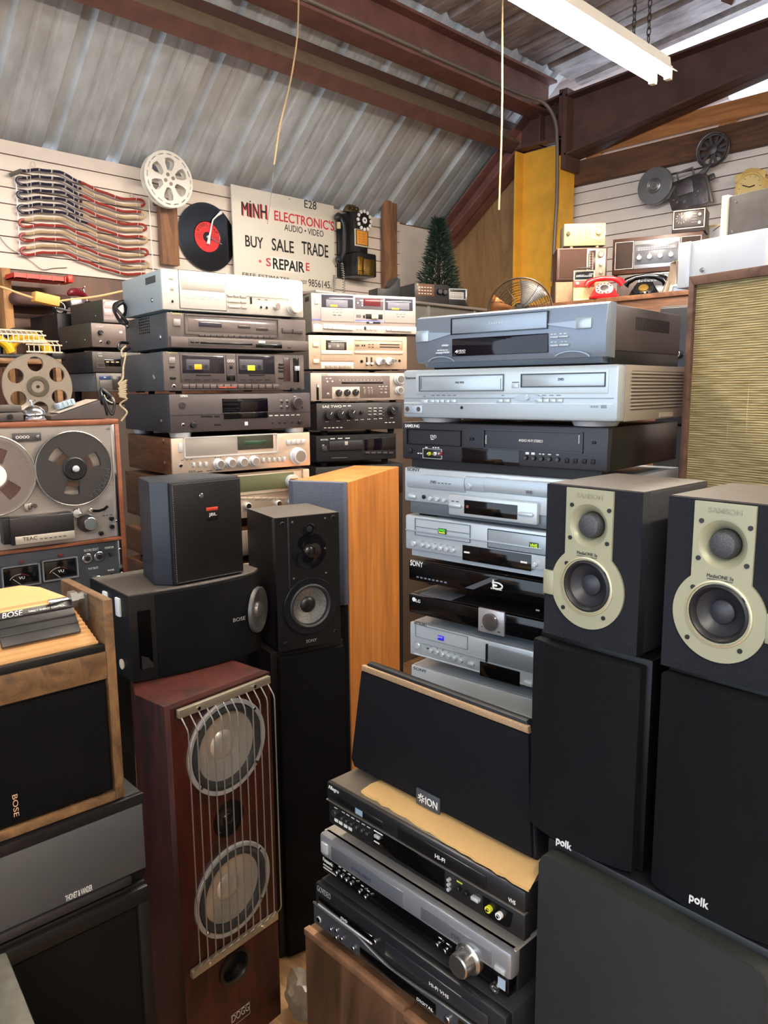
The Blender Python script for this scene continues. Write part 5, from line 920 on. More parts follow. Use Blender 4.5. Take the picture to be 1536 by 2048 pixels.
for x in (.308, .323): part('button', cyl(NB(), x, H*.30, .004, .001, -.007, 16, .001), BLK, al.o)
part('button', rbox(NB(), .334, .348, -.007, .001, H*.27, H*.34, .001), SILV, al.o); part('marking', rbox(NB(), .302, .313, -.0008, .001, H*.40, H*.425), mat('#c8c83c', .5), al.o)
part('socket_recess', prism(NB(), [(.352, H*.42), (.406, H*.42), (.402, H*.14), (.395, H*.08), (.362, H*.08), (.354, H*.16)], -.0012, .001), mat('#08080a', .3), al.o)
for x, c_ in ((.366, '#d8d83c'), (.385, '#e8e8e8')): s_ = part('socket_ring', lathe(NB(), [(.0052, 0), (.0052, -.007), (.003, -.007), (.0028, 0)], Matrix.Translation((x, 0, H*.27)), 20), mat(c_, .4), al.o); part('socket_pin', cyl(NB(), x, H*.27, .0022, 0, -.009, 12), CHR, s_)
# cardboard sheet
zc = al.z1+.0005; P_ = [hz(600+a/3.072, 1520+b/3.072, zc+.003) for a, b in ((375, 190), (430, 150), (1490, 640), (1405, 800), (1180, 640), (900, 480), (740, 396), (560, 300))]
B0, B1, B2, B3 = P_[0], P_[1], P_[2], P_[3]
out = [tuple(p.xy) for p in (B0, B1)]+[(B1.x+.02, -3.40), (B2.x+.01, -3.40), tuple(B2.xy), tuple(B3.xy)]
n_ = 26
for i in range(1, n_): t_ = i/n_; p = B3.lerp(B0, t_); out.append((p.x, p.y+random.uniform(-.0025, .0025)))
cb = thing('cardboard_sheet', 'torn yellow brown corrugated cardboard under the wide black speaker', 'cardboard', (0, 0, 0)); part('sheet', prism(NB(), out, zc, zc+.0035, axis='z'), mat('#cfa76a', .8, noise=.12, scale=60, stretch=(1, 12, 1), bump=.3), cb)
part('liner', prism(NB(), [(x+.001, y+.0015) for x, y in out], zc+.0036, zc+.0042, axis='z'), mat('#d2ae76', .8, noise=.1, scale=80, stretch=(1, 14, 1), bump=.4), cb)
# wide black party speaker
io = Dev('party_speaker', 'wide black party loudspeaker with tan mesh band along its slanted top', 'loudspeaker', (-1, 2.755, -3.55), (100, 95, 1440, 865, 540, 1500), 'Q', .11, z0=zc+.005)
def ip(x, y): return io.p(x, y)
TL, BLc, t1 = ip(140, 92), ip(68, 840), ip(140, 150); xr = (3.178-2.755)-io.u; ztop = ip(150, 86)[1]; zband = ip(150, 152)[1]
poly = [(BLc[0]+.008, 0), (xr, 0), (xr, .012), (xr-.013, ztop-.012), (xr-.022, ztop), (TL[0]+.014, ztop), (TL[0]-.001, ztop-.014), (BLc[0], .016)]
part('casing', prism(NB(), poly, .006, .11, bev=.006), mat('#14151a', .5, spec=.3), io.o)
for v in io.o.children[0].data.vertices:
    if v.co.y > .05: v.co.y -= .088*max(0, v.co.z)/ztop
part('grille', prism(NB(), [(BLc[0]+.012, .006), (xr-.004, .006), (xr-.014, zband), (t1[0]+.003, zband), (BLc[0]+.004, .02)], 0, .008, bev=.003), mat('#0e0f14', .8, noise=.25, scale=700, bump=.2, spec=.15), io.o, 'black cloth grille')
part('top_band', prism(NB(), [(t1[0]+.003, zband+.001), (xr-.014, zband+.001), (xr-.016, ztop-.006), (TL[0]+.004, ztop-.006)], .001, .009, bev=.001), mat('#a08464', .6, .2, noise=.3, scale=500), io.o, 'tan metal mesh band')
a, b, c, e = io.rect(552, 1020, 718, 1132); part('badge', rbox(NB(), a, b, -.003, .001, c, e, .001), mat('#3c4048', .4), io.o); add_text('lettering', 'ION', io.o, a+(b-a)*.42, b-.004, c+(e-c)*.25, e-(e-c)*.28, -.0034, WHT, .004)
bm = NB(); cx, cz = a+(b-a)*.24, (c+e)/2
for k in range(8): t_ = k*math.pi/4+.2; tube(bm, [(cx+.0025*math.cos(t_), -.0034, cz+.0025*math.sin(t_)), (cx+.0075*math.cos(t_), -.0034, cz+.0075*math.sin(t_))], .0009, 5)
part('star_mark', bm, WHT, io.o)
# ---------------- woven fronted speaker on the right
FWV = (-13.3, 3.16, -3.07)
wv = Dev('loudspeaker', 'tall vintage loudspeaker with woven straw cloth front in a brown wooden frame', 'loudspeaker', FWV, (480, 540, 1045, 1975, 470, 2048), 'T', .26, z0=.75)
wv.z1 = 1.735; wv.z1 = hit(1380, 555, wv.n, wv.k).z; wv.h = wv.z1-.75; wv.w = .34; W, H = wv.w, wv.h
fr = wv.p(553, 605); fx = fr[0]; fz = H-fr[1]
m = bpy.data.materials.new('woven_straw'); m.use_nodes = True; nt = m.node_tree; b = nt.nodes['Principled BSDF']; tc = nt.nodes.new('ShaderNodeTexCoord')
def nz(st, sc, lo, hi, c1, c2):
    mp = nt.nodes.new('ShaderNodeMapping'); mp.inputs['Scale'].default_value = st; nt.links.new(tc.outputs['Object'], mp.inputs[0]); n = nt.nodes.new('ShaderNodeTexNoise'); n.inputs['Scale'].default_value = sc; n.inputs['Detail'].default_value = 3; nt.links.new(mp.outputs[0], n.inputs['Vector'])
    r = nt.nodes.new('ShaderNodeValToRGB'); r.color_ramp.elements[0].position = lo; r.color_ramp.elements[1].position = hi; r.color_ramp.elements[0].color = c1; r.color_ramp.elements[1].color = c2; nt.links.new(n.outputs['Fac'], r.inputs[0]); return r.outputs[0]
A_ = nz((10, 1, 260), 2.2, .35, .65, lin('#8f7a48'), lin('#d0be8a')); B_ = nz((160, 1, 3), 2, .66, .74, (0, 0, 0, 1), (1, 1, 1, 1)); mx = nt.nodes.new('ShaderNodeMix'); mx.data_type = 'RGBA'; nt.links.new(B_, mx.inputs[0]); nt.links.new(A_, mx.inputs[6]); mx.inputs[7].default_value = lin('#d8c890')
wvn = nt.nodes.new('ShaderNodeTexWave'); wvn.bands_direction = 'Z'; wvn.inputs['Scale'].default_value = 78; wvn.inputs['Distortion'].default_value = .8; wvn.inputs['Detail'].default_value = 2; nt.links.new(tc.outputs['Object'], wvn.inputs['Vector']); m2 = nt.nodes.new('ShaderNodeMix'); m2.data_type = 'RGBA'; m2.blend_type = 'MULTIPLY'; m2.inputs[0].default_value = .62; nt.links.new(mx.outputs[2], m2.inputs[6]); nt.links.new(wvn.outputs['Color'], m2.inputs[7])
nt.links.new(m2.outputs[2], b.inputs['Base Color']); b.inputs['Roughness'].default_value = .85; bp = nt.nodes.new('ShaderNodeBump'); bp.inputs['Strength'].default_value = .5; bp.inputs['Distance'].default_value = .002; nt.links.new(wvn.outputs['Fac'], bp.inputs['Height']); nt.links.new(bp.outputs[0], b.inputs['Normal'])
WF = wood('#4a3329', '#6e5040', (3, 3, 3), 6, .55); part('casing', rbox(NB(), 0, W, .006, .26, 0, H, .002), WF, wv.o)
bm = NB(); prism(bm, [(0, 0), (fx, fx), (fx, H-fz), (0, H)], -.012, .008, bev=.0012); part('frame_stile', bm, WF, wv.o); bm = NB(); prism(bm, [(W, 0), (W-fx, fx), (W-fx, H-fz), (W, H)], -.012, .008, bev=.0012); part('frame_stile', bm, WF, wv.o)
bm = NB(); prism(bm, [(0, H), (fx, H-fz), (W-fx, H-fz), (W, H)], -.012, .008, bev=.0012); part('frame_rail', bm, WF, wv.o); bm = NB(); prism(bm, [(0, 0), (fx, fx), (W-fx, fx), (W, 0)], -.012, .008, bev=.0012); part('frame_rail', bm, WF, wv.o)
part('woven_cloth', rbox(NB(), fx-.002, W-fx+.002, -.004, .007, fx, H-fz), m, wv.o, 'woven straw coloured cloth')
cr = thing('low_cabinet', 'dark cabinet hidden below the woven fronted loudspeaker', 'cabinet', (wv.o.location.x, wv.o.location.y, 0), wv.yaw); part('casing', rbox(NB(), 0, W, 0, .26, .03, .749, .003), BLK, cr); part('plinth', rbox(NB(), .02, W-.02, .02, .24, 0, .03), RUB, cr)
# white component turned sideways on top
FWB = (-11, 3.14, -2.93)
wb = Dev('audio_component', 'pale grey metal component turned sideways on top of the woven speaker', 'audio component', FWB, (500, 272, 1030, 528, 222, 470), 'T', .16, z0=wv.z1+.002)
WB = mat('#c3cad0', .45, .2, noise=.04, scale=20)
part('casing', rbox(NB(), 0, wb.w, 0, .16, 0, wb.h, .002), WB, wb.o); part('front_panel', rbox(NB(), -.026, .001, -.004, .162, -.0, wb.h+.001, .003), mat('#ccd3d8', .4, .2), wb.o); wb.knob('side_screw', 580, 494, 17, .003, SCREW); part('foot', rbox(NB(), .02, .05, .02, .05, -.0015, .0), RUB, wb.o)
FGP = (-11, 3.17, -2.90)
gp = Dev('loudspeaker', 'dark grey backed loudspeaker with a cream front frame on the pale component', 'loudspeaker', FGP, (765, -70, 1036, 245, -100, 225), 'T', .12, z0=wb.z1+.002)
gp.z1 = hit(1460, 392, gp.n, gp.k).z; gp.h = gp.z1-gp.z0
part('casing', rbox(NB(), 0, gp.w+.03, 0, .12, 0, gp.h, .003), mat('#5a5450', .75, noise=.2, scale=40), gp.o); part('cream_frame', rbox(NB(), -.014, 0, -.003, .123, 0, gp.h+.003, .002), mat('#e0d8c4', .5), gp.o); gp.knobs('screw', [(818, 12), (795, 222)], 10, .002, SCREW)
# crate in the lower left corner
ct2 = thing('storage_crate', 'corner of a worn grey edged crate with a tan top at the bottom left', 'crate', (2.65, -4.112, 0), R(-7))
part('box_body', rbox(NB(), 0, .36, -.34, 0, 0, .735, .003), mat('#3a3936', .6), ct2); part('edge_trim', rbox(NB(), 0, .36, -.032, .003, .725, .752, .004), mat('#5d5c55', .5, .2, noise=.3, scale=40), ct2, 'worn grey metal edge'); part('top_board', rbox(NB(), 0, .36, -.34, -.033, .735, .745, .001), mat('#b09a5c', .8, noise=.3, scale=60), ct2, 'tan speckled top')
# small things on the floor
bm = NB(); bmesh.ops.create_icosphere(bm, subdivisions=3, radius=.05); 
for v in bm.verts: v.co = Vector((v.co.x*1.0, v.co.y*.8, max(-.055, v.co.z*1.3)))*(1+random.uniform(-.14, .14))
pbag = hz(606, 1985, .06); o = link_mesh('plastic_bag', bm, mat('#8a8378', .25, 0, alpha=.6), None, False); o.location = (pbag.x, pbag.y, .06); tag(o, 'crumpled clear plastic bag on the floor between the red tower and brown cabinet', 'plastic bag')
# ------------------------------------------------------------------ things on the left slat wall
def wdev(name, label, cat, box, crop, x=.014, depth=0.0, **k):
    d = Dev(name, label, cat, (90, x+depth, 0), box, crop, depth, **k); return d
# white film reel
fr_ = wdev('film_reel', 'large white decorative film reel hung on the slat wall', 'wall decoration', (872, 160, 1200, 505), 'A', depth=.15)
cx, cz = fr_.w/2, fr_.h/2; r = fr_.h/2*.985
win = []
for k in range(6):
    a = 25+60*k; win.append([(cx+q*r*math.cos(R(a+s)), cz+q*r*math.sin(R(a+s))) for q, s in ((.34, -16), (.58, -19), (.74, -15), (.78, -5), (.78, 5), (.74, 15), (.58, 19), (.34, 16), (.30, 0))])
slots = [[(cx+q*r*math.cos(R(a+s)), cz+q*r*math.sin(R(a+s))) for q, s in ((.88, -7), (.88, 0), (.88, 7), (.92, 7), (.92, 0), (.92, -7))] for a in range(0, 360, 22)]
WPL = mat('#e6e0d4', .45, noise=.05, scale=20)
plate('front_plate', [circ(72, r, cx, cz)]+win+slots, fr_.o, 0, .004, WPL); plate('rear_plate', [circ(72, r, cx, cz)]+win, fr_.o, .040, .004, WPL)
part('rim', lathe(NB(), [(r*.99, .0), (r*1.02, .002), (r*1.0, .005)], Matrix.Translation((cx, 0, cz)), 72), WPL, fr_.o); part('hub', lathe(NB(), [(r*.28, .001), (r*.28, .044), (0, .044)], Matrix.Translation((cx, 0, cz)), 30), WPL, fr_.o); part('wall_bracket', rbox(NB(), cx-.012, cx+.012, .04, .152, cz-.10, cz-.08, .001), mat('#6e5a48', .6), fr_.o)
for a in (0, 90, 180, 270): part('bolt', cyl(NB(), cx+r*.17*math.cos(R(a+20)), cz+r*.17*math.sin(R(a+20)), .009, .002, -.003, 14), mat('#8a7a6c', .4, .5), fr_.o)
# record clock
vr = wdev('record_clock', 'wall clock made of a black vinyl record with red label and white tonearm hand', 'clock', (1098, 483, 1436, 893), 'A', depth=.012)
cx, cz = vr.w/2, vr.h/2; r = .176; T_ = Matrix.Translation((cx, 0, cz))
pr = [(0, .003), (0, -.002), (.078, -.002), (.080, -.003)]+[(.082+i*.0045, -.003-(.0007 if i % 2 else 0)) for i in range(20)]+[(r, -.003), (r, .003)]
part('record', lathe(NB(), pr[2:]+[(0, .003)], T_, 72), mat('#0b0b0d', .16), vr.o, 'glossy black vinyl record'); part('label', lathe(NB(), [(.078, -.002), (.078, -.0042), (.026, -.0042), (.026, -.002)], T_, 60), mat('#d0282a', .45), vr.o, 'red round label'); part('label_ring', lathe(NB(), [(.024, -.003), (.024, -.005), (.0, -.005)], T_, 30), BLK, vr.o)
for i, ch in enumerate('VINYL TAP'):
    a = R(152-i*15.5)
    if ch == ' ': continue
    c = bpy.data.curves.new('t', 'FONT'); c.body = ch; c.size = .026; c.extrude = .0002; c.align_x = 'CENTER'; o = bpy.data.objects.new('tmp', c); COL.objects.link(o)
    tt = bpy.data.objects.new('lettering', bpy.data.meshes.new('l')); COL.objects.link(tt); tt.parent = vr.o
    TEXTS.append((o, tt, None, None, 0, Matrix.Translation((cx+.055*math.cos(a), -.0046, cz+.055*math.sin(a))) @ Matrix.Rotation(R(90)-a, 4, 'Y'), BLK))
bm = NB()
for s in (-1, 1):
    for z in (.006, -.004, -.012): rbox(bm, cx+s*.034 if s > 0 else cx-.070, cx+.070 if s > 0 else cx-.034, -.0046, -.004, cz+z, cz+z+.0012)
rbox(bm, cx-.076, cx+.076, -.0046, -.004, cz+.016, cz+.0168); rbox(bm, cx-.04, cx+.04, -.0046, -.004, cz-.062, cz-.0612); part('label_print', bm, BLK, vr.o)
pp = [vr.p(x, y) for x, y in ((1270, 735), (1278, 690), (1290, 625), (1300, 585), (1325, 560), (1350, 540))]
part('tonearm', tube(NB(), [(x, -.014, z) for x, z in [(q[0], q[1]) for q in [pp[0], pp[1], pp[2], pp[3], pp[4], pp[5]]]], [.010, .006, .004, .004, .005, .009], 8), mat('#eeeeec', .35), vr.o, 'white tonearm shaped hand'); part('minute_hand', tube(NB(), [(cx, -.010, cz), (vr.p(1358, 735)[0], -.010, vr.p(1358, 735)[1])], .002, 5), mat('#b8b8ba', .3, .5), vr.o); part('spindle', cyl(NB(), cx, cz, .007, 0, -.018, 16), WHT, vr.o)
# nail, neon flag
fl = wdev('flag_light_sculpture', 'wavy flag made of blue, red and cream rope light on a wire frame', 'wall light', (75, 270, 950, 920), 'A', depth=.03)
def fpt(t, i, dz=0):
    G = [(0, -4), (.16, -37), (.33, -52), (.49, -20), (.67, 8), (.84, 21), (1, 0)]
    for (ta, ga), (tb2, gb) in zip(G, G[1:]):
        if ta <= t <= tb2: s = (t-ta)/(tb2-ta); s2 = s*s*(3-2*s); g = ga+(gb-ga)*s2; break
    else: g = 0
    sh = 2.6*i
    x = 130+sh+730*t; y = (284+43.2*i)*(1-t)+(458+38*i)*t+g
    u, z = fl.p(x, y); return (u, 0, z)
NAVY = mat('#1f1c33', .35); REDT = mat('#93322a', .4); CREAM = mat('#b39c78', .45)
def rope(name, pts, m): part(name, tube(NB(), pts, .0065, 7), m, fl.o)
for i in range(13):
    base = REDT if i % 2 == 0 else CREAM; nm = 'red_tube' if i % 2 == 0 else 'cream_tube'
    ts = [k/28 for k in range(29)]
    if i < 7:
        cut = 14 if i < 6 else 15; rope('blue_tube', [fpt(t, i) for t in ts[:cut+1]], NAVY); rope(nm, [fpt(t, i) for t in ts[cut:]], base)
        for t in ts[1:cut:3]: p = Vector(fpt(t, i)); q = Vector(fpt(t+.012, i)); part('tube_band', tube(NB(), [p, q], .0072, 7), mat('#9c9488', .5), fl.o)
    else: rope(nm, [fpt(t, i) for t in ts], base)
    for t in ts[2::5]:
        p = Vector(fpt(t, i)); part('wire_clip', tube(NB(), [p+Vector((0, -.001, .009)), p+Vector((0, -.008, 0)), p+Vector((0, -.001, -.009))], .0012, 4), WHT, fl.o)
def ubend(i, j, t, s, m):
    a, b = Vector(fpt(t, i)), Vector(fpt(t, j)); c_ = (a+b)/2; h = (a-b).length/2
    pts = [a]+[c_+Vector((s*(h*1.5*math.sin(R(q))), 0, h*math.cos(R(q)))) for q in range(20, 180, 20)]+[b]; part('tube_bend', tube(NB(), pts, .0065, 7), m, fl.o)
for i in range(0, 12, 2): ubend(i, i+1, 1, 1, REDT if i % 4 == 0 else CREAM)
for i in range(1, 12, 2): ubend(i, i+1, 0, -1, NAVY if i < 6 else REDT)
for x in (102, 920):
    a = fl.p(x, 310 if x < 500 else 450); b = fl.p(x+28, 800 if x < 500 else 905); part('wire_frame', tube(NB(), [(a[0], .01, a[1]), (b[0], .01, b[1])], .003, 5), WHT, fl.o)
for x, y in ((207, 240), (815, 432)): p = fl.p(x, y); part('hanging_ring', tube(NB(), [(p[0]+.010*math.cos(R(q)), .008, p[1]+.012*math.sin(R(q))) for q in range(0, 360, 30)], .0018, 5, closed=True), mat('#b8b0a4', .4, .5), fl.o)
p = fl.p(62, 308); part('end_cap', tube(NB(), [(p[0], 0, p[1]), fpt(0, 0)], .009, 7), mat('#5a564e', .5), fl.o)
# shop sign
sg = wdev('shop_sign', 'large white shop sign with red and black lettering between record clock and wall telephone', 'sign', (88, 80, 765, 748, 192, 778), 'B', depth=.045)
part('board', rbox(NB(), 0, sg.w, 0, .01, 0, sg.h, .001), mat('#d9d2c4', .45, noise=.03, scale=5), sg.o)
DK = mat('#1a181a', .5); RD = mat('#c42a34', .45)
def st_(t, x0, y0, x1, y1, m, b=.0, pr=.0012): sg.text(t, x0, y0, x1, y1, m, pr, b, 'lettering')
for ch, xa, xb, ya_, yb_ in (('M', 142, 184, 180, 272), ('I', 194, 206, 190, 280), ('N', 218, 256, 192, 286), ('H', 268, 308, 198, 292)): st_(ch, xa+8, ya_+3, xb+8, yb_+5, RD, .0, .0008); st_(ch, xa, ya_, xb, yb_, DK, .0, .0022)
st_('.', 195, 172, 205, 182, DK, .0); st_('E28', 563, 173, 643, 226, DK, .0); st_("ELECTRONIC'S", 363, 272, 760, 338, RD, .01); st_('AUDIO \u2022 VIDEO', 430, 350, 690, 393, DK, .0)
st_('BUY', 168, 410, 288, 486, DK, .012); st_('SALE', 345, 432, 492, 514, DK, .012); st_('TRADE', 545, 456, 722, 540, DK, .012); st_('FREE ESTIMATES', 150, 668, 462, 692, DK, .0); st_('407', 535, 703, 580, 728, DK, .0); st_('9856145.', 590, 703, 742, 752, DK, .0)
st_('*', 258, 565, 278, 588, RD, .01); st_('S', 307, 555, 340, 610, RD, .01); st_('E', 573, 588, 597, 640, RD, .01)
pch = sg.box('patch', 338, 560, 572, 652, .0016, mat('#e8e4da', .4)); st_('REPAIR', 352, 568, 562, 640, DK, .02, .0024)
nm = sg.p(462, 160); part('screw', cyl(NB(), nm[0], nm[1], .004, 0, -.003, 10), SCREW, sg.o)
# wall telephone
ph = wdev('wall_telephone', 'black vintage wall pay telephone with white dial, orange card and brass coin tray', 'telephone', (400, 262, 566, 745, 262, 745), 'X', depth=.13)
W, H = ph.w, ph.h; PB = mat('#1b1c1e', .3); BRASS = mat('#a98a4c', .25, .9); low = ph.p(500, 1025)[1]
part('upper_body', rbox(NB(), 0, W, .0, .13, 0, H, .008), PB, ph.o); part('lower_body', rbox(NB(), -.0, W+.045, -.03, .13, low, .0, .01), PB, ph.o); part('back_plate', rbox(NB(), -.03, W, .115, .13, low, H, .003), PB, ph.o)
cx, cz = ph.p(515, 362); T_ = Matrix.Translation((cx, 0, cz)); dl = part('dial', lathe(NB(), [(.058, .001), (.058, -.006), (.034, -.009), (0, -.009)], T_, 40), mat('#141416', .3), ph.o)
for k in range(12): a = k*math.pi/6; part('finger_hole', cyl(NB(), cx+.053*math.cos(a), cz+.053*math.sin(a), .0105, -.004, -.010, 14), mat('#e6e2da', .4), dl)
part('dial_centre', cyl(NB(), cx, cz, .019, -.008, -.012, 20), WHT, dl); part('dial_number', cyl(NB(), cx, cz, .006, -.011, -.0125, 12), BLK, dl)
cdp = ph.box('instruction_card_frame', 408, 470, 568, 670, .003, mat('#c9bda4', .4)); ph.box('card_border', 420, 478, 565, 655, .004, mat('#3a2616', .5), parent=cdp); ph.box('instruction_card', 430, 486, 556, 648, .005, mat('#d08a34', .5), parent=cdp)
for y in (520, 550, 580, 610): ph.marks(450, y, 535, y+5, 2, mat('#8a4a1c', .5), pr=.0056)
ph.box('lock', 474, 702, 492, 728, .002, RUB); ph.box('coin_tray', 478, 825, 600, 1022, .036, BRASS, bev=.004); ph.box('coin_return', 412, 795, 476, 1010, .034, mat('#c9a04c', .2, .95), bev=.003); ph.box('coin_slot', 412, 960, 474, 966, .037, BLK)
bz = ph.p(440, 240); part('bell_bracket', prism(NB(), [(-.03, H), (W*.72, H), (W*.58, H+.035), (W*.48, H+.045), (.0, H+.045), (-.02, H+.02)], .04, .07, bev=.003), mat('#7a6c4c', .35, .7), ph.o)
for k in range(3): part('bell', lathe(NB(), [(.013, .0), (.013, -.006), (.009, -.009), (0, -.009)], Matrix.Translation((-.002+k*.034, .04, H+.024)), 18), mat('#5a4c34', .3, .8), ph.o)
hs = thing('telephone_handset', 'black handset hanging on the left side of the wall telephone', 'handset', ph.o.location+Vector((.0, -.075, 0)), R(90))
ph.o.location.x += 0
hp = [ph.p(300, 345), ph.p(330, 420), ph.p(328, 540), ph.p(312, 620), ph.p(285, 668)]
part('handle', tube(NB(), spline([(-.005, .03, H-.05), (.01, .02, H-.09), (.012, .018, H-.17), (.008, .02, H-.25), (-.002, .03, H-.285)], 5), .014, 10), PB, hs)
part('earpiece', lathe(NB(), [(0, .02), (.024, .018), (.028, .0), (.016, -.016), (0, -.018)], Matrix.Translation((-.012, .035, H-.045)), 20), PB, hs); part('mouthpiece', lathe(NB(), [(0, .02), (.022, .018), (.026, .0), (.016, -.014), (0, -.016)], Matrix.Translation((-.012, .035, H-.29)), 20), PB, hs); part('hook', rbox(NB(), -.03, -.012, .02, .04, H-.115, H-.075, .004), mat('#c9b890', .35), hs)
co_ = []; n = 260
pth = spline([(.0, .03, H-.31), (.012, .03, H-.40), (.012, .03, H-.50), (.008, .03, H-.58), (-.02, .035, H-.62), (-.045, .04, H-.58), (-.045, .05, H-.46), (-.025, .07, H-.38)], 34)
pts = []
for i, p in enumerate(pth): a = i*1.25; pts.append(p+Vector((.0085*math.cos(a), .0085*math.sin(a), 0)))
part('coiled_cord', tube(NB(), pts, .0022, 5), mat('#8f8c84', .4, .2), hs)
# wires on the wall
def wwire(label, pp, crop, r=.0015, m=mat('#6a625a', .6), x=.02):
    c = CROPS[crop]; tag(link_mesh('loose_wire', tube(NB(), spline([hx(c[0]+a/c[2], c[1]+b/c[2], x) for a, b in pp], 5), r, 5), m), label, 'wire')
wwire('thin loose wire curling over the lowest slats near the left edge', [(0, 690), (50, 750), (130, 800), (200, 845), (260, 888), (330, 880), (412, 876)], 'A')
# ------------------------------------------------------------------ corner: case with radios and the little tree
DC = thing('display_case', 'long glass fronted display case with a steel edge in the corner', 'display case', (.10, -2.0, 0))
part('carcass', rbox(NB(), 0, .72, 0, 1.62, 0, 1.86, .003), mat('#5a4c42', .6), DC); part('steel_edge', rbox(NB(), 0, .76, 0, 1.63, 2.005, 2.02, .002), mat('#b8b0a8', .25, .8), DC); part('steel_edge', rbox(NB(), 0, .76, 0, 1.63, 1.86, 1.885, .002), mat('#b8b0a8', .25, .8), DC)
for y in (0, .4, .8, 1.2, 1.6): part('steel_post', rbox(NB(), .735, .75, y, y+.02, 1.885, 2.005, .001), mat('#b8b0a8', .25, .8), DC)
part('glass_pane', rbox(NB(), .738, .742, .02, 1.6, 1.885, 2.005), mat('#a8a49c', .05, .0, alpha=.25), DC); part('back_panel', rbox(NB(), .4, .41, .02, 1.6, 1.885, 2.005), mat('#8c8478', .35, .5), DC)
ZC = 2.021
# artificial tree
tx, ty = .42, -.62; tr_ = thing('artificial_tree', 'small dark green artificial fir tree standing in the corner', 'tree', (tx, ty, ZC))
part('trunk', tube(NB(), [(0, 0, 0), (0, 0, .50)], .010, 8), mat('#3a2c20', .8), tr_); part('stand', lathe(NB(), [(0, 0), (.06, 0), (.05, .02), (0, .02)], Matrix.Rotation(R(90), 4, 'X'), 16), BLK, tr_)
bm = NB(); rnd = random.Random(3)
for i in range(5200):
    z = .02+.56*(rnd.random()**1.15); rr = .155*(1-(z/.60))**.85+.012; a = rnd.uniform(0, 6.283); q = rr*rnd.uniform(.25, 1.05)
    p = Vector((q*math.cos(a), q*math.sin(a), z)); dr = Vector((math.cos(a)+rnd.uniform(-.5, .5), math.sin(a)+rnd.uniform(-.5, .5), rnd.uniform(-.1, .8))).normalized()*rnd.uniform(.02, .04)
    sd_ = dr.cross(Vector((rnd.uniform(-1, 1), rnd.uniform(-1, 1), rnd.uniform(-1, 1)))).normalized()*.0035
    A = [bm.verts.new(v) for v in (p-sd_, p+sd_, p+dr+sd_*.3, p+dr-sd_*.3)]; f = bm.faces.new(A); f.material_index = 0 if rnd.random() > .25 else 1
part('foliage', bm, [mat('#1f3328', .6), mat('#38503f', .55)], tr_)
F8 = (72, .78, -1.27)
ra = Dev('radio', 'small black radio with a lit station dial beside the artificial tree', 'radio', F8, (322, 745, 592, 880, 775, 885), 'S', .2, z0=ZC+.001); ra.crop('S')
ra.chassis(mat('#26282a', .45), mat('#2e2c2a', .4)); ra.box('dial_window', 338, 758, 478, 856, .002, mat('#6a4e3c', .15)); ra.knobs('knob', [(516, 822), (556, 828)], 24, .018, BLK, cap=CHR)
for y in (785, 810, 835): ra.marks(350, y, 465, y+6, 5, MARK, pr=.0026)
F9 = (66, .78, -1.02)
rb = Dev('radio', 'low black radio with a silver scale, in front of the tree base', 'radio', F9, (594, 795, 745, 892, 800, 896), 'S', .16, z0=ZC+.001); rb.crop('S')
rb.chassis(BLK, mat('#1d1c1c', .35)); rb.frame('chrome_frame', 598, 800, 742, 885, .003, .004, SILV); rb.box('scale', 605, 826, 715, 880, .003, mat('#b8b4aa', .3)); 
for y in (838, 855, 868): rb.marks(612, y, 708, y+5, 8, MARKD, pr=.0036)
part('chrome_column', rbox(NB(), rb.w-.012, rb.w-.004, -.006, .0, 0, rb.h, .001), CHR, rb.o)
F10 = (72, .78, -1.55)
stand = Dev('phone_stand', 'black curved plastic cradle beside the small radio', 'stand', F10, (20, 795, 205, 858, 745, 850), 'S', .12, z0=ZC+.001)
part('body', prism(NB(), [(0, 0), (stand.w, 0), (stand.w, stand.h*1.5), (stand.w-.018, stand.h*1.6), (stand.w-.03, stand.h*1.1), (stand.w-.07, stand.h*.7), (0, stand.h*.75)], 0, .11, bev=.003), mat('#232427', .4), stand.o)
# fan
fp3 = at(1040, 622, 3.15); fn = thing('pedestal_fan', 'pedestal fan with round wire cage in front of the yellow column', 'fan', (fp3.x, fp3.y, 0), R(30))
zc_ = fp3.z; T_ = Matrix.Translation((0, 0, zc_)); fr2 = .13
bm = NB()
for k in range(16): rr = .02+fr2*.97*k/16*.86; yy = -.045*math.cos(k/16*math.pi/2)-.01; tube(bm, [(rr*math.cos(R(q)), yy, zc_+rr*math.sin(R(q))) for q in range(0, 360, 12)], .0008, 4, closed=True)
for k in range(10): a = k*math.pi/5; tube(bm, [(rr_*math.cos(a+rr_*2.5), -.046*math.cos(rr_/fr2*math.pi/2)-.010, zc_+rr_*math.sin(a+rr_*2.5)) for rr_ in [fr2*q/8 for q in range(1, 9)]], .0014, 4)
tube(bm, [(fr2*math.cos(R(q)), -.008, zc_+fr2*math.sin(R(q))) for q in range(0, 360, 8)], .004, 6, closed=True); part('front_cage', bm, mat('#3a3028', .4, .4), fn)
bm = NB()
for k in range(9): rr = fr2*(.3+.7*k/9); tube(bm, [(rr*math.cos(R(q)), .05*math.cos(k/20*math.pi/2), zc_+rr*math.sin(R(q))) for q in range(0, 360, 15)], .0011, 4, closed=True)
part('rear_cage', bm, mat('#3a3028', .4, .4), fn)
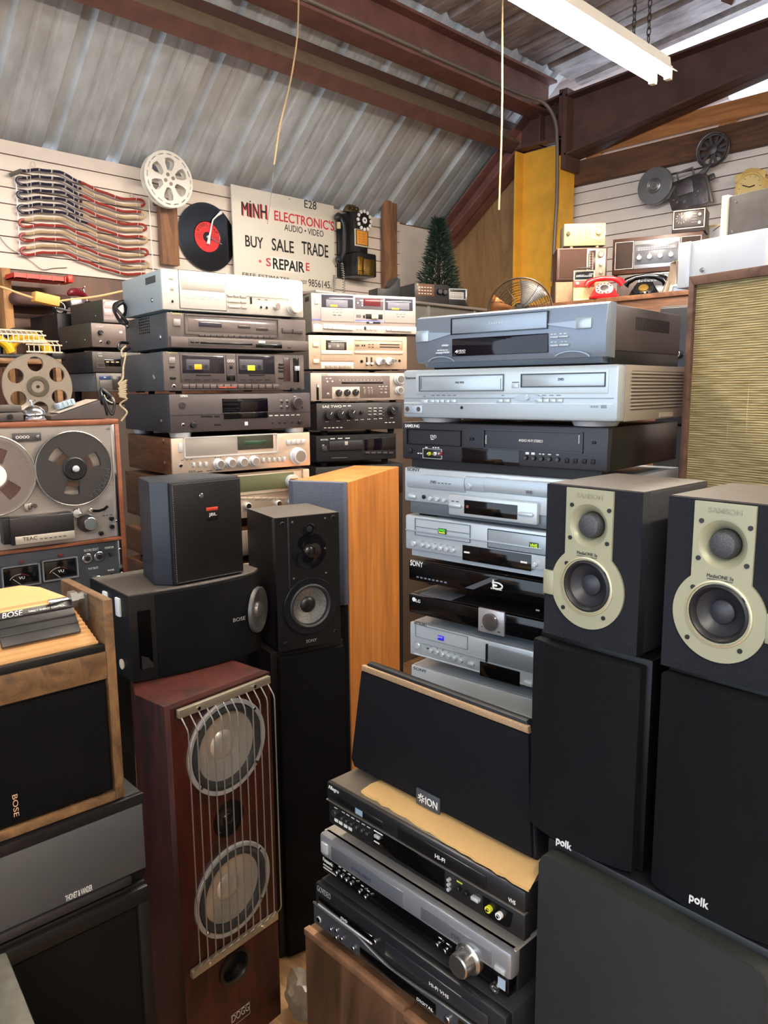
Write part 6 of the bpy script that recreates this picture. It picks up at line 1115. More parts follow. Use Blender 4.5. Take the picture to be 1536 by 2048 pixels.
for k, c_ in enumerate(('#b9bcc0', '#a35a24', '#b9bcc0')):
    a = R(60+120*k); bm = NB(); vs = []
    G = [[bm.verts.new((rr*math.cos(a+t_*(.7+rr*2)), .012*t_*2-.002, zc_+rr*math.sin(a+t_*(.7+rr*2)))) for t_ in (-.6, -.2, .2, .6)] for rr in (.02, .06, .10, .125)]
    for i in range(3):
        for j in range(3): bm.faces.new((G[i][j], G[i][j+1], G[i+1][j+1], G[i+1][j]))
    o = part('blade', bm, mat('#9c9a96' if k != 1 else '#8f5a2c', .3, .5), fn); md = o.modifiers.new('s', 'SOLIDIFY'); md.thickness = .002
part('motor', lathe(NB(), [(0, -.02), (.022, -.018), (.03, .0), (.04, .06), (.035, .11), (0, .12)], T_, 20), BLK, fn); part('pole', tube(NB(), [(0, .07, .03), (0, .07, zc_-.02)], .013, 10), CHR, fn); part('base', lathe(NB(), [(0, 0), (.19, 0), (.18, -.02), (.03, -.035), (0, -.035)], Matrix.Translation((0, .07, 0)) @ Matrix.Rotation(R(-90), 4, 'X') @ Matrix.Identity(4), 28), BLK, fn)
# ------------------------------------------------------------------ right wall: radios on a long cabinet
ZB = 1.93
kb = thing('storage_cabinet', 'long wooden cabinet carrying the old radios by the right wall', 'cabinet', (1.52, -1.36, 0)); part('carcass', rbox(NB(), 0, 1.7, 0, 1.3, 0, ZB-.02, .003), wood('#4a3022', '#7a5238', (1, 6, 6), 3), kb); part('top', rbox(NB(), -.01, 1.71, -.01, 1.3, ZB-.02, ZB, .002), wood('#5a3a28', '#855a3c', (6, 1, 6), 3), kb)
BRW = wood('#3f241a', '#5c3828', (1, 6, 6), 5, .4)
ts = Dev('loudspeaker', 'small tan fronted wooden box speaker below the brown table radio', 'loudspeaker', (40, 1.70, -1.30), (98, 708, 640, 915, 700, 915), 'V', .17, z0=ZB+.001)
part('casing', rbox(NB(), 0, ts.w, .004, .17, 0, ts.h, .004), mat('#5c4130', .5), ts.o); part('tan_front', rbox(NB(), .004, ts.w-.006, -.002, .005, .004, ts.h-.004, .001), mat('#a98a68', .7, noise=.15, scale=80), ts.o)
tr2 = Dev('radio', 'brown table radio with dark grille, silver dial panel and three knobs', 'radio', (40, 1.70, -1.30), (118, 375, 615, 700, 370, 690), 'V', .17, z0=ts.z1+.002)
tr2.chassis(BRW, BRW); tr2.box('grille', 145, 395, 412, 672, .002, mat('#4a3024', .85, noise=.3, scale=300)); tr2.frame('grille_trim', 138, 388, 416, 682, .0012, .003, mat('#8a6e54', .4, .4)); tr2.box('dial_panel', 412, 384, 598, 668, .003, mat('#b3aa98', .3, .5)); tr2.box('dial_scale', 425, 400, 498, 660, .004, mat('#3e2e2c', .2)); 
for x in (445, 478): tr2.marks(x-9, 425, x+9, 640, 1, mat('#a89684', .5), pr=.0044, duty=.25)
for k in range(9): tr2.marks(438, 425+k*25, 488, 429+k*25, 2, mat('#a89684', .5), pr=.0046)
tr2.knob('tuning_knob', 551, 440, 33, .018, mat('#8f8674', .3, .6), cap=CHR); tr2.knobs('knob', [(551, 543), (551, 618)], 17, .014, CHR)
bgr = Dev('radio', 'cream plastic radio with vertical ribs and a round dial, on the brown radio', 'radio', (40, 1.70, -1.30), (188, 132, 600, 350, 130, 345), 'V', .14, z0=tr2.z1+.008)
CRM = mat('#a69c76', .5); bgr.chassis(CRM, CRM); 
for k in range(6): bgr.box('rib', 262+k*31, 142, 268+k*31, 335, .003, mat('#ddd4ae', .4))
bgr.box('dial_panel', 445, 145, 590, 320, .002, mat('#b8ac84', .4)); T_ = Matrix.Translation((bgr.p(525, 225)[0], 0, bgr.p(525, 225)[1])); part('dial_ring', lathe(NB(), [(.033, -.001), (.033, -.005), (.028, -.006), (.024, -.002)], T_, 32), mat('#d8cfae', .3, .2), bgr.o); bgr.knob('tuning_knob', 528, 222, 27, .016, mat('#d9caa0', .25, .4), cap=mat('#e8d8b0', .2, .5)); bgr.knob('volume_knob', 228, 236, 18, .012, mat('#6a5a3c', .3, .5))
for x in (.03, bgr.w-.04): part('foot', rbox(NB(), x, x+.012, .005, .12, -.0075, .001, .001), CRM, bgr.o)
tn = Dev('portable_radio', 'small upright portable radio, red band over cream front, dark dial on top', 'radio', (38, 1.80, -1.335), (282, 600, 492, 900, 600, 890), 'V', .035, z0=ZB+.001)
tn.chassis(mat('#5a3a28', .5), mat('#d3c58c', .4)); tn.box('red_band', 284, 700, 490, 765, .003, mat('#a3382c', .4)); tn.frame('chrome_frame', 282, 600, 492, 698, .003, .005, mat('#d8ccb0', .3, .5)); tn.box('dial', 296, 612, 480, 688, .003, mat('#18161c', .15)); tn.marks(310, 650, 470, 662, 8, MARK, pr=.004); tn.knobs('knob', [(320, 728), (400, 728), (450, 728)], 16, .01, mat('#d8ccb0', .3, .4)); tn.box('base_strip', 284, 880, 490, 896, .002, mat('#e8dcae', .4))
part('handle', tube(NB(), [(.01, .03, tn.h), (.02, .03, tn.h+.014), (tn.w-.02, .03, tn.h+.014), (tn.w-.01, .03, tn.h)], .004, 6), mat('#2a1e18', .5), tn.o)
FBG = (16.6, 1.95, -.90)
lr_ = Dev('radio', 'grey radio with ribbed grille and chrome dial, under the big wooden radio', 'radio', FBG, (712, 655, 1420, 905, 590, 880), 'V', .22, z0=ZB+.001); LRG = mat('#77706c', .4, .3)
lr_.chassis(LRG, LRG); 
for k in range(16): lr_.box('grille_rib', 722+k*13, 665, 728+k*13, 890, .003, mat('#5e4844', .5), bev=.0003)
lr_.frame('chrome_frame', 930, 630, 1275, 760, .003, .005, CHR); lr_.box('dial', 940, 640, 1180, 752, .003, mat('#55555a', .15)); lr_.marks(990, 668, 1180, 678, 9, MARK, pr=.0036); lr_.marks(950, 700, 1150, 704, 6, MARK, pr=.0036); lr_.knob('tuning_knob', 1228, 690, 46, .02, mat('#d8dade', .12, .9), cap=CHR); lr_.box('lower_panel', 930, 765, 1275, 860, .003, mat('#8d8680', .35, .4))
br2 = Dev('radio', 'large wooden table radio with white knobs on a grey dial and two grilles', 'radio', FBG, (668, 295, 1560, 632, 205, 540), 'V', .24, z0=lr_.z1+.004); 
br2.chassis(BRW, BRW, ft=.012, fbev=.002); br2.frame('left_trim', 696, 318, 876, 588, .002, .005, WHT); br2.box('left_grille', 704, 326, 868, 578, .002, mat('#3a2c26', .85, noise=.3, scale=300)); br2.box('dial_frame', 884, 290, 1335, 568, .004, mat('#c6c8cc', .25, .6)); br2.box('dial_panel', 892, 330, 1322, 530, .005, mat('#66666a', .3, .3)); br2.box('dial_scale', 905, 345, 1305, 398, .006, mat('#82848a', .15))
for y in (362, 380): br2.marks(925, y, 1290, y+6, 14, MARK, pr=.0066, duty=.7)
for k, x in enumerate((938, 1041, 1146, 1252)): br2.knob('knob', x, 476-k*10.5, 23, .018, mat('#f0eeea', .3), cap=WHT); br2.marks(x-12, 438-k*10.5, x+12, 443-k*10.5, 1, MARK, pr=.0056)
br2.frame('right_trim', 1346, 258, 1545, 520, .002, .005, WHT); br2.box('right_grille', 1354, 268, 1535, 505, .002, mat('#3a2c26', .85, noise=.3, scale=300)); br2.marks(1195, 515, 1235, 523, 2, BLK, pr=.0046); br2.marks(1290, 508, 1308, 515, 1, BLK, pr=.0046)
ckr = Dev('clock_radio', 'small brown clock radio with a white frame on top of the large wooden radio', 'clock radio', (16.6, 1.97, -.87), (368, 75, 607, 213, 53, 192), 'T', .12, z0=br2.z1+.004)
ckr.chassis(mat('#2c1a14', .4), mat('#2c1a14', .4)); ckr.frame('white_frame', 376, 68, 600, 202, .004, .006, mat('#e0d4bc', .35)); ckr.box('face', 384, 80, 592, 188, .003, mat('#4a403c', .3)); cx, cz = ckr.p(435, 130); bm = NB()
for k in range(12): a = k*math.pi/6; tube(bm, [(cx+.018*math.cos(a), -.004, cz+.018*math.sin(a)), (cx+.025*math.cos(a), -.004, cz+.025*math.sin(a))], .0018, 5)
part('clock_numerals', bm, mat('#d8d0c4', .5), ckr.o); part('clock_hand', tube(NB(), [(cx, -.005, cz), (cx+.009, -.005, cz+.014)], .0014, 5), WHT, ckr.o); part('clock_hand', tube(NB(), [(cx, -.005, cz), (cx-.002, -.005, cz+.022)], .0011, 5), WHT, ckr.o); ckr.knobs('knob', [(565, 102), (562, 160)], 11, .012, WHT)
for y in (95, 115, 135, 155): ckr.marks(505, y, 545, y+3, 4, MARK, pr=.0036)
# small framed clock behind
dk = Dev('desk_clock', 'small square pale framed clock, half hidden behind the cream framed speaker', 'clock', (8, 2.2, -.62), (612, 180, 722, 300, 168, 290), 'T', .05, z0=None); 
part('frame', rbox(NB(), 0, dk.w+.03, 0, .05, 0, dk.h, .003), mat('#c8b48c', .4), dk.o); part('face', rbox(NB(), .012, dk.w+.02, -.002, .0, .012, dk.h-.012), mat('#c9d0d2', .2), dk.o); part('clock_hand', tube(NB(), [(.03, -.003, .05), (.06, -.003, .07)], .002, 5), BRASS, dk.o)
bx2 = thing('storage_box', 'plain brown box behind the radios that lifts the small framed clock', 'box', (2.15, -.60, ZB)); part('carton', rbox(NB(), 0, .40, 0, .3, .0, dk.z0-ZB-.001, .002), mat('#7a5c40', .8), bx2)
# telephones
def phone(label, px, py, s, m, dialm, rz):
    p = hz(px, py, ZB+.001) if 0 else None
    return None
def rotary(label, loc, rz, s, body, dialc, ring):
    t = thing('rotary_telephone', label, 'telephone', loc, rz); bm = NB()
    rings = [(.085, .10, 0), (.088, .105, .012), (.078, .09, .03), (.06, .06, .06), (.045, .035, .085), (.04, .025, .095)]; prev = None
    for rx, ry, z in rings:
        cur = [bm.verts.new((s*(rx*math.copysign(abs(math.cos(a))**.6, math.cos(a))), s*(ry*math.copysign(abs(math.sin(a))**.6, math.sin(a))+(.02 if z > .02 else 0)*z/.09), s*z)) for a in [k*math.pi/12 for k in range(24)]]
        if prev:
            for k in range(24): bm.faces.new((prev[k], prev[(k+1) % 24], cur[(k+1) % 24], cur[k]))
        else: bm.faces.new(cur[::-1])
        prev = cur
    bm.faces.new(prev); part('body', bm, body, t)
    M_ = Matrix.Translation((0, -s*.052, s*.055)) @ Matrix.Rotation(R(-42), 4, 'X'); dd = part('dial', lathe(NB(), [(s*.05, .004), (s*.05, -.004), (s*.03, -.007), (s*.028, -.003), (0, -.003)], M_, 32), ring, t)
    for k in range(10): a = R(30+k*30); part('finger_hole', lathe(NB(), [(0, -.0065), (s*.006, -.0065), (s*.006, -.004)], M_ @ Matrix.Translation((s*.039*math.cos(a), 0, s*.039*math.sin(a))), 10), body, dd)
    part('dial_centre', lathe(NB(), [(s*.026, -.003), (s*.024, -.008), (0, -.009)], M_, 24), dialc, dd)
    bm = tube(NB(), [(s*x, s*.045, s*z) for x, z in ((-.105, .088), (-.09, .11), (-.05, .125), (0, .13), (.05, .125), (.09, .11), (.105, .088))], [s*.024, s*.02, s*.014, s*.013, s*.014, s*.02, s*.024], 12); part('handset', bm, body, t); return t
p = hz(1208, 612, ZB); rotary('bright red rotary telephone in front of the grey radio', (1.970, -1.295, ZB+.001), R(30), .74, mat('#c41f24', .2), CHR, mat('#d8c8b0', .3))
rotary('old black rotary telephone with a brass dial centre beside the red telephone', (2.065, -1.115, ZB+.001), R(22), .86, mat('#0f0f11', .12), mat('#8a6e34', .3, .7), mat('#1c1c1e', .2))
bm = NB(); bmesh.ops.create_cone(bm, cap_ends=True, segments=14, radius1=.050, radius2=.010, depth=.15)
bmesh.ops.subdivide_edges(bm, edges=bm.edges[:], cuts=2)
for v in bm.verts: v.co += Vector((random.uniform(-.012, .012), random.uniform(-.012, .012), 0 if v.co.z < -.07 else random.uniform(-.008, .008)))
o = link_mesh('plastic_bag', bm, mat('#a89a88', .12, .3, alpha=.75), None, False); o.location = (2.205, -1.12, ZB+.077); tag(o, 'crumpled clear plastic bag standing right of the black rotary telephone', 'plastic bag')
bb = Dev('small_box', 'small blue grey box standing right of the clear plastic bag', 'box', (14, 2.27, -1.2), (1268, 738, 1400, 905, 725, 895), 'V', .1, z0=ZB+.001); part('carton', rbox(NB(), 0, bb.w+.02, 0, .1, 0, bb.h, .003), mat('#7f8fa3', .4, .2), bb.o); part('lid_edge', rbox(NB(), -.002, bb.w+.022, -.002, .102, bb.h-.012, bb.h-.009, .001), mat('#566474', .4), bb.o)
bc = Dev('audio_component', 'black component seen end on between the video stack and woven speaker', 'audio component', (10, 2.9, -2.4), (1318, 612, 1372, 700), 'Z', .28, z0=1.45); 
bc.h = bc.z1-1.45; part('casing', rbox(NB(), 0, .36, 0, .28, .0, bc.h, .003), BLK, bc.o); part('front_panel', rbox(NB(), .002, .358, -.006, .001, .004, bc.h-.004, .002), mat('#222226', .3), bc.o)
for k in range(4): part('knob', cyl(NB(), .05+k*.05, bc.h*.6, .012, -.004, -.02, 18, .001), CHR, bc.o)
bs = thing('low_cabinet', 'dark cabinet hidden behind the video player stack', 'cabinet', (bc.o.location.x, bc.o.location.y, 0), R(10)); part('casing', rbox(NB(), 0, .36, 0, .28, .03, 1.449, .003), BLK, bs); part('plinth', rbox(NB(), .02, .34, .02, .26, 0, .03), RUB, bs)
# ------------------------------------------------------------------ movie projector wall art
pj = Dev('projector_wall_art', 'dark metal wall art of a vintage film projector with two reels', 'wall decoration', (0, 0, -.10), (35, 80, 1075, 980), 'W', .03)
GM = mat('#5c5658', .4, .7, noise=.35, scale=30, bump=.2); GM2 = mat('#88898b', .35, .7, noise=.12, scale=9)
cx, cz, _ = ell(pj, 35, 485, 415, 920); rr = abs(pj.p(225, 485)[1]-pj.p(225, 920)[1])/2; T_ = Matrix.Translation((cx, 0, cz))
part('solid_reel', lathe(NB(), [(rr, .02), (rr, .0), (rr*.97, -.004), (rr*.42, -.006), (rr*.40, -.009), (rr*.36, -.006), (rr*.30, -.009), (rr*.26, -.006), (rr*.2, -.010), (rr*.1, -.010), (rr*.08, -.014), (0, -.014)], T_, 56), GM2, pj.o, 'plain grey metal disc')
cx, cz = pj.p(890, 280); rr = abs(pj.p(890, 78)[1]-pj.p(890, 485)[1])/2; 
wn = [[(cx+q*rr*math.cos(R(a+s)), cz+q*rr*math.sin(R(a+s))) for q, s in ((.28, -14), (.76, -24), (.8, -12), (.8, 0), (.8, 12), (.76, 24), (.28, 14))] for a in range(15, 375, 60)]
plate('open_reel', [circ(56, rr, cx, cz)]+wn, pj.o, .008, .008, GM); T_ = Matrix.Translation((cx, 0, cz)); part('reel_rim', lathe(NB(), [(rr, .018), (rr*1.01, .004), (rr*.97, .0), (rr*.9, .002), (rr*.88, .008)], T_, 56), GM, pj.o); part('reel_hub', lathe(NB(), [(rr*.3, .008), (rr*.28, .0), (rr*.12, -.003), (0, -.006)], T_, 30), GM, pj.o); plate('open_reel', [circ(56, rr*.95, cx, cz)]+[[(2*cx-x, z) for x, z in l] for l in wn], pj.o, .022, .004, GM)
P = lambda *q: [pj.p(x, y) for x, y in q]
part('body', prism(NB(), P((385, 870), (420, 985), (720, 935), (850, 880), (810, 560), (700, 560), (420, 665)), .004, .03, bev=.002), GM, pj.o); part('side_door', prism(NB(), P((480, 700), (490, 830), (680, 770), (665, 640), (620, 612)), -.003, .005, bev=.0015), mat('#6c6668', .35, .7, noise=.2, scale=30), pj.o)
part('lens_plate', prism(NB(), P((810, 590), (870, 900), (905, 890), (840, 580)), -.008, .02, bev=.002), mat('#77716c', .35, .7), pj.o); part('lens', prism(NB(), P((845, 580), (860, 640), (920, 610), (905, 555)), -.004, .02, bev=.002), GM, pj.o); part('reel_arm', prism(NB(), P((700, 575), (800, 560), (890, 440), (830, 450), (780, 510)), .0, .02, bev=.001), GM, pj.o); part('reel_arm', prism(NB(), P((330, 880), (400, 840), (470, 700), (420, 690)), .0, .02, bev=.001), GM, pj.o)
part('carry_handle', tube(NB(), [(x, .01, z) for x, z in P((490, 630), (475, 560), (655, 490), (670, 560))], .006, 8), GM2, pj.o); part('cross_bar', tube(NB(), [(x, .01, z) for x, z in P((415, 570), (520, 545), (640, 520), (800, 485))], .004, 6), GM, pj.o)
for x, y, q in ((570, 885, .008), (725, 765, .006), (695, 812, .005), (447, 866, .005), (488, 892, .006), (720, 893, .005), (765, 882, .005), (805, 870, .005), (600, 945, .006)): cx, cz = pj.p(x, y); part('rivet', cyl(NB(), cx, cz, q, .004, -.001, 12, .001), GM2, pj.o)
# cream wall clock
wc = Dev('wall_clock', 'cream yellow ornamental clock high on the right slat wall', 'clock', (0, 0, -.10), (1165, 490, 1536, 900), 'W', .07)
YC = mat('#c9a962', .45); cx, cz = wc.p(1325, 720); W = wc.p(1480, 700)[0]
part('case', prism(NB(), P2 if 0 else [wc.p(x, y) for x, y in ((1170, 900), (1165, 600), (1200, 560), (1250, 545), (1450, 555), (1490, 600), (1490, 900))], .0, .085, bev=.004), YC, wc.o); part('dome', prism(NB(), [wc.p(x, y) for x, y in ((1230, 548), (1250, 510), (1310, 488), (1400, 488), (1460, 510), (1485, 552))], .02, .08, bev=.003), YC, wc.o)
for s in (-1, 1): part('corner_leaf', prism(NB(), [(cx+s*.078, cz+.075), (cx+s*.035, cz+.070), (cx+s*.072, cz+.030)], -.006, .002, bev=.001), mat('#d8bb74', .4), wc.o)
T_ = Matrix.Translation((cx, 0, cz)); part('bezel', lathe(NB(), [(.072, .001), (.072, -.008), (.064, -.008), (.062, -.002)], T_, 44), mat('#d8bb74', .35, .2), wc.o); part('dial', lathe(NB(), [(.063, -.002), (.0, -.0022)], T_, 40), mat('#d6bf80', .5), wc.o)
bm = NB()
for k in range(12): a = k*math.pi/6; tube(bm, [(cx+.048*math.cos(a), -.003, cz+.048*math.sin(a)), (cx+.057*math.cos(a), -.003, cz+.057*math.sin(a))], .0012, 4)
part('numerals', bm, mat('#7a5c2c', .5), wc.o); part('clock_hand', tube(NB(), [(cx, -.005, cz), (cx-.036, -.005, cz+.016)], .0025, 5), BLK, wc.o); part('clock_hand', tube(NB(), [(cx, -.005, cz), (cx+.026, -.005, cz+.005)], .003, 5), BLK, wc.o)
# ------------------------------------------------------------------ far left shelves
FS = (90, .75, -3.06)
ls = thing('storage_shelf', 'dark shelf unit with components behind the open reel deck', 'shelf', (.36, -3.9, 0)); part('carcass', rbox(NB(), 0, .42, .0, 1.32, 0, 1.50, .003), mat('#33261e', .7), ls); part('shelf_board', rbox(NB(), 0, .43, 0, .70, 1.655, 1.675, .002), wood('#6a4a30', '#8c6644', (6, 1, 6), 3), ls)
for y in (.0, .68): part('upright', rbox(NB(), .0, .03, y, y+.02, 1.50, 1.656), wood('#6a4a30', '#8c6644'), ls); part('upright', rbox(NB(), .39, .42, y, y+.02, 1.50, 1.656), wood('#6a4a30', '#8c6644'), ls)
def sdev(label, cat, nm, box, crop, on, m, fm, d_=.31):
    d = Dev(nm, label, cat, FS, box, crop, d_, on=on); d.w = .42; d.chassis(m, fm, ft=.008); return d
OLV = mat('#3c3a32', .5)
e4 = sdev('grey component with a blue badge at the bottom of the left shelf stack', 'audio component', 'audio_component', (988, 1158, 1240, 1345), 'E', 1.502, mat('#7a7d80', .45, .3), mat('#55504c', .4, .2)); e4.feet(); e4.box('badge', 1015, 1182, 1140, 1225, .001, mat('#26365c', .3)); e4.box('door', 1022, 1232, 1140, 1320, .002, mat('#4a4644', .4)); e4.box('door', 1150, 1190, 1240, 1330, .002, mat('#2a2826', .2)); e4.marks(1064, 1198, 1096, 1206, 1, pr=.0016)
e3 = sdev('black cassette deck with a small power window in the left shelf stack', 'cassette deck', 'cassette_deck', (948, 938, 1240, 1152), 'E', e4.z1, mat('#2c3138', .45, .2), mat('#35302e', .4, .2)); e3.feet(); e3.text('JVC', 1000, 950, 1042, 964, MARK); e3.box('display', 1070, 1010, 1240, 1090, .001, BLKG); e3.frame('power_window', 988, 1055, 1070, 1100, .001, .003, mat('#7a726c', .4)); e3.box('button', 1000, 975, 1045, 992, .004, mat('#8a827c', .4)); e3.marks(1085, 1040, 1235, 1050, 3, mat('#c9b078', .5), pr=.002)
e2 = sdev('black disc player with round knob and two small sockets in the left shelf stack', 'cd player', 'cd_player', (938, 650, 1250, 895), 'E', e3.z1, OLV, mat('#5c504c', .38, .3)); e2.feet(h=.003); e2.text('SONY', 975, 672, 1060, 692, mat('#d0c8c0', .4)); e2.knob('knob', 1022, 745, 24, .014, BLK, ptr=2.4); e2.jack(1030, 840, 15); e2.knob('knob', 1105, 843, 16, .012, BLK); e2.box('disc_mark', 1222, 728, 1252, 750, .0005, MARK); e2.screw_side([(.06, .03), (.24, .03)], .004)
e1 = sdev('receiver with pinkish front panel on top of the left shelf stack', 'receiver', 'receiver', (1060, 410, 1280, 645), 'E', e2.z1, OLV, mat('#a08f8c', .35, .3)); e1.feet(h=.003)
for x in (1068, 1150):
    for y in (430, 505): e1.box('panel_button', x, y, x+74, y+62, .002, mat('#b39f9c', .35, .2))
e1.box('lower_strip', 1062, 598, 1280, 640, .002, mat('#6a5e5c', .4)); e1.screw_side([(.07, .03)], .004)
# things left of the stack
def lpt(x, y, X_, crop='Y'): c = CROPS[crop]; return hx(c[0]+x/c[2], c[1]+y/c[2], X_)
a, b = lpt(52, 60, .06), lpt(160, 740, .06); tag(link_mesh('wooden_post', rbox(NB(), .003, .08, a.y-.02, b.y, 1.2, 2.095, .003), wood('#8a5f38', '#b88650', (6, 6, 1), 3, .6)), 'light orange wooden post under the slat wall at the left edge', 'post')
a, b = lpt(160, 85, .20), lpt(770, 205, .20); rb_ = thing('red_bin', 'bright red plastic parts bin hanging under the slat wall', 'bin', (.10, a.y, b.z)); L_ = b.y-a.y; Hh = a.z-b.z
RDP = mat('#dc3422', .35); bm = NB()
for q in ((0, .004, 0, L_, 0, Hh), (.096, .1, 0, L_, 0, Hh), (0, .1, 0, .004, 0, Hh), (0, .1, L_-.004, L_, 0, Hh), (0, .1, 0, L_, 0, .004)): rbox(bm, *q)
for k in range(5): rbox(bm, .099, .103, L_*k/4-.002 if k else 0, L_*k/4+.003, .0, Hh)
part('bin_body', bm, RDP, rb_)
a, b = lpt(805, 115, .20), lpt(875, 210, .20); tag(link_mesh('red_bin', rbox(NB(), .10, .20, a.y, b.y, b.z, a.z, .003), RDP), 'short end of a second red bin right of the long red bin', 'bin')
a, b = lpt(165, 180, .16), lpt(890, 480, .16); bm = rbox(NB(), .03, .15, a.y, b.y, b.z-.01, a.z-.04, .03, seg=4); tag(link_mesh('brown_case', bm, mat('#5c4038', .7, noise=.2, scale=10)), 'soft dark brown case stowed below the red parts bin', 'case')
# adapter cord across the shelves
p = [lpt(0, 255, .8), lpt(110, 292, .8), lpt(240, 340, .8), lpt(420, 398, .8)]; q = [lpt(660, 432, .8), lpt(850, 405, .8), lpt(1150, 370, .8), lpt(1480, 300, .8)]
ad = thing('power_adapter', 'orange tan adapter block on a cord strung across the left shelves', 'power adapter', lpt(540, 405, .8)); o_ = ad.location.copy()
part('cord', tube(NB(), [v-o_ for v in spline(p, 4)], .004, 6), mat('#c9a272', .6), ad); part('cord', tube(NB(), [v-o_ for v in spline(q, 4)], .004, 6), mat('#c9a272', .6), ad); bm = rbox(NB(), -.02, .02, -.045, .045, -.018, .018, .003); bm.transform(Matrix.Rotation(R(-9), 4, 'X')); part('block', bm, mat('#d29a4a', .5), ad)
# yellow tools
def ytool(label, loc, s, rz=0):
    t = thing('power_tool', label, 'tool', loc, rz); Y_ = mat('#d8a818', .4)
    part('housing', tube(NB(), spline([(0, -.10*s, .02*s), (0, -.05*s, .07*s), (0, .02*s, .085*s), (0, .08*s, .05*s), (0, .10*s, .01*s)], 5), [.026*s]*21, 10), Y_, t); part('grip', tube(NB(), spline([(0, -.13*s, .0), (0, -.12*s, .06*s), (0, -.06*s, .11*s), (0, .0, .105*s)], 5), .014*s, 8), BLK, t); part('base', rbox(NB(), -.035*s, .035*s, -.12*s, .11*s, -.03*s, .0, .006), BLK, t); return t
p1_ = lpt(360, 600, .60); ytool('yellow and black power tool on the shelf left of the stacked components', (.57, p1_.y-.01, 1.675+.025), .8)
p1_ = lpt(70, 700, .60); ytool('yellow power tool at the far left end of the shelf', (.60, p1_.y-.06, 1.675+.022), .7)
a, b = lpt(550, 815, .6), lpt(715, 925, .6); tc2 = thing('tool_case', 'black case with a yellow label lying on the shelf next to the stack', 'case', (.5, a.y, 1.676)); part('case_body', rbox(NB(), 0, .14, 0, b.y-a.y, 0, .032, .003), BLK, tc2); part('yellow_label', rbox(NB(), .02, .13, .0, b.y-a.y-.02, .032, .0335), mat('#d8b030', .5), tc2)
def wire_rack(label, x0, x1, yt, yb, X_, n):
    a, b = lpt(x0, (yt+yb)/2, X_), lpt(x1, (yt+yb)/2, X_); zt, zb = lpt((x0+x1)/2, yt, X_).z, lpt((x0+x1)/2, yb, X_).z
    t = thing('wire_rack', label, 'rack', (X_, a.y, zb)); L = b.y-a.y; H = zt-zb; WW = mat('#e0cfb4', .4, .2); bm = NB()
    for z in (0, H): tube(bm, [(0, 0, z), (0, L, z)], .003, 6)
    tube(bm, [(-.03, 0, H+.016), (-.03, L, H+.016)], .003, 6)
    for k in range(n): y = L*(k+.5)/n; tube(bm, [(0, y, 0), (0, y, H)], .002, 5)
    for k in range(n): y = L*(k+.5)/n; tube(bm, [(0, y, H), (-.03, y, H+.016), (-.2, y, H+.016)], .002, 5)
    part('wire_grid', bm, WW, t); return t
wire_rack('cream wire rack above the open metal reel, at the left edge', -60, 545, 822, 905, .93, 10); wire_rack('cream wire rack lower and further right, above the metal reel', 310, 735, 945, 1030, .90, 7)
# toy motorcycle
mp_ = lpt(900, 430, .26); mo = thing('model_motorcycle', 'small model motorcycle with dark red tank on the black component', 'model', (.26, mp_.y-.0, mp_.z)); 
for y in (-.075, .06): part('wheel', tube(NB(), [(0, y+.030*math.cos(R(q)), -.03+.030*math.sin(R(q))) for q in range(0, 360, 20)], .007, 8, closed=True), RUB, mo); part('rim', tube(NB(), [(0, y+.022*math.cos(R(q)), -.03+.022*math.sin(R(q))) for q in range(0, 360, 20)], .003, 6, closed=True), CHR, mo)
part('fuel_tank', tube(NB(), spline([(0, -.035, .028), (0, -.01, .04), (0, .025, .036), (0, .05, .02)], 4), [.008, .012, .015, .017, .018, .018, .017, .016, .015, .013, .012, .010, .008], 10), mat('#6a1822', .2), mo); part('engine', rbox(NB(), -.014, .014, -.03, .025, -.03, .016, .006), mat('#a8a8ac', .25, .8), mo); part('exhaust_pipe', tube(NB(), spline([(.016, .03, -.01), (.018, .01, -.04), (.018, -.04, -.045), (.018, -.10, -.035)], 4), .005, 8), CHR, mo); part('front_fork', tube(NB(), [(0, .06, -.03), (0, .035, .06)], .003, 6), CHR, mo); part('handlebar', tube(NB(), [(-.03, .03, .064), (0, .036, .058), (.03, .03, .064)], .003, 6), CHR, mo)
ms = thing('audio_component', 'black grooved component standing behind the shelf stack under the model motorcycle', 'audio component', (.08, mp_.y-.14, 1.676)); part('casing', rbox(NB(), 0, .30, 0, .11, 0, mp_.z-.068-1.676, .003), BLK, ms)
for k in range(3): part('groove', rbox(NB(), .2995, .3015, .006, .104, .02+k*.04, .024+k*.04), mat('#3c3a38', .5), ms)
part('casing_extension', rbox(NB(), 0, .29, .11, .25, 0, mp_.z-.068-1.676, .003), BLK, ms) if 0 else None
# ------------------------------------------------------------------ on top of the open reel deck
ZT = te.z1+.001; ca, sa_ = math.cos(te.yaw), math.sin(te.yaw)
def tpt(px, py, yoff):   # point on the plane yoff behind the deck front
    n = te.n; return hit(px, py, n, te.k+yoff)
pc_ = tpt(75, 773, .112); rr = pc_.z-ZT
ar = thing('metal_tape_reel', 'bare aluminium tape reel with round holes standing on the open reel deck', 'tape reel', pc_, R(80)); ALU = mat('#a8a29a', .28, .85)
holes = [circ(24, rr*.225, rr*.68*math.cos(R(90+60*k+2)), rr*.68*math.sin(R(90+60*k+2))) for k in range(6)]
plate('front_flange', [circ(80, rr)]+holes, ar, -.006, .0012, ALU); plate('rear_flange', [circ(80, rr)]+holes, ar, .006, .0012, ALU); part('flange_rim', lathe(NB(), [(rr, -.007), (rr*1.005, -.006), (rr, -.0045)], None, 80), CHR, ar)
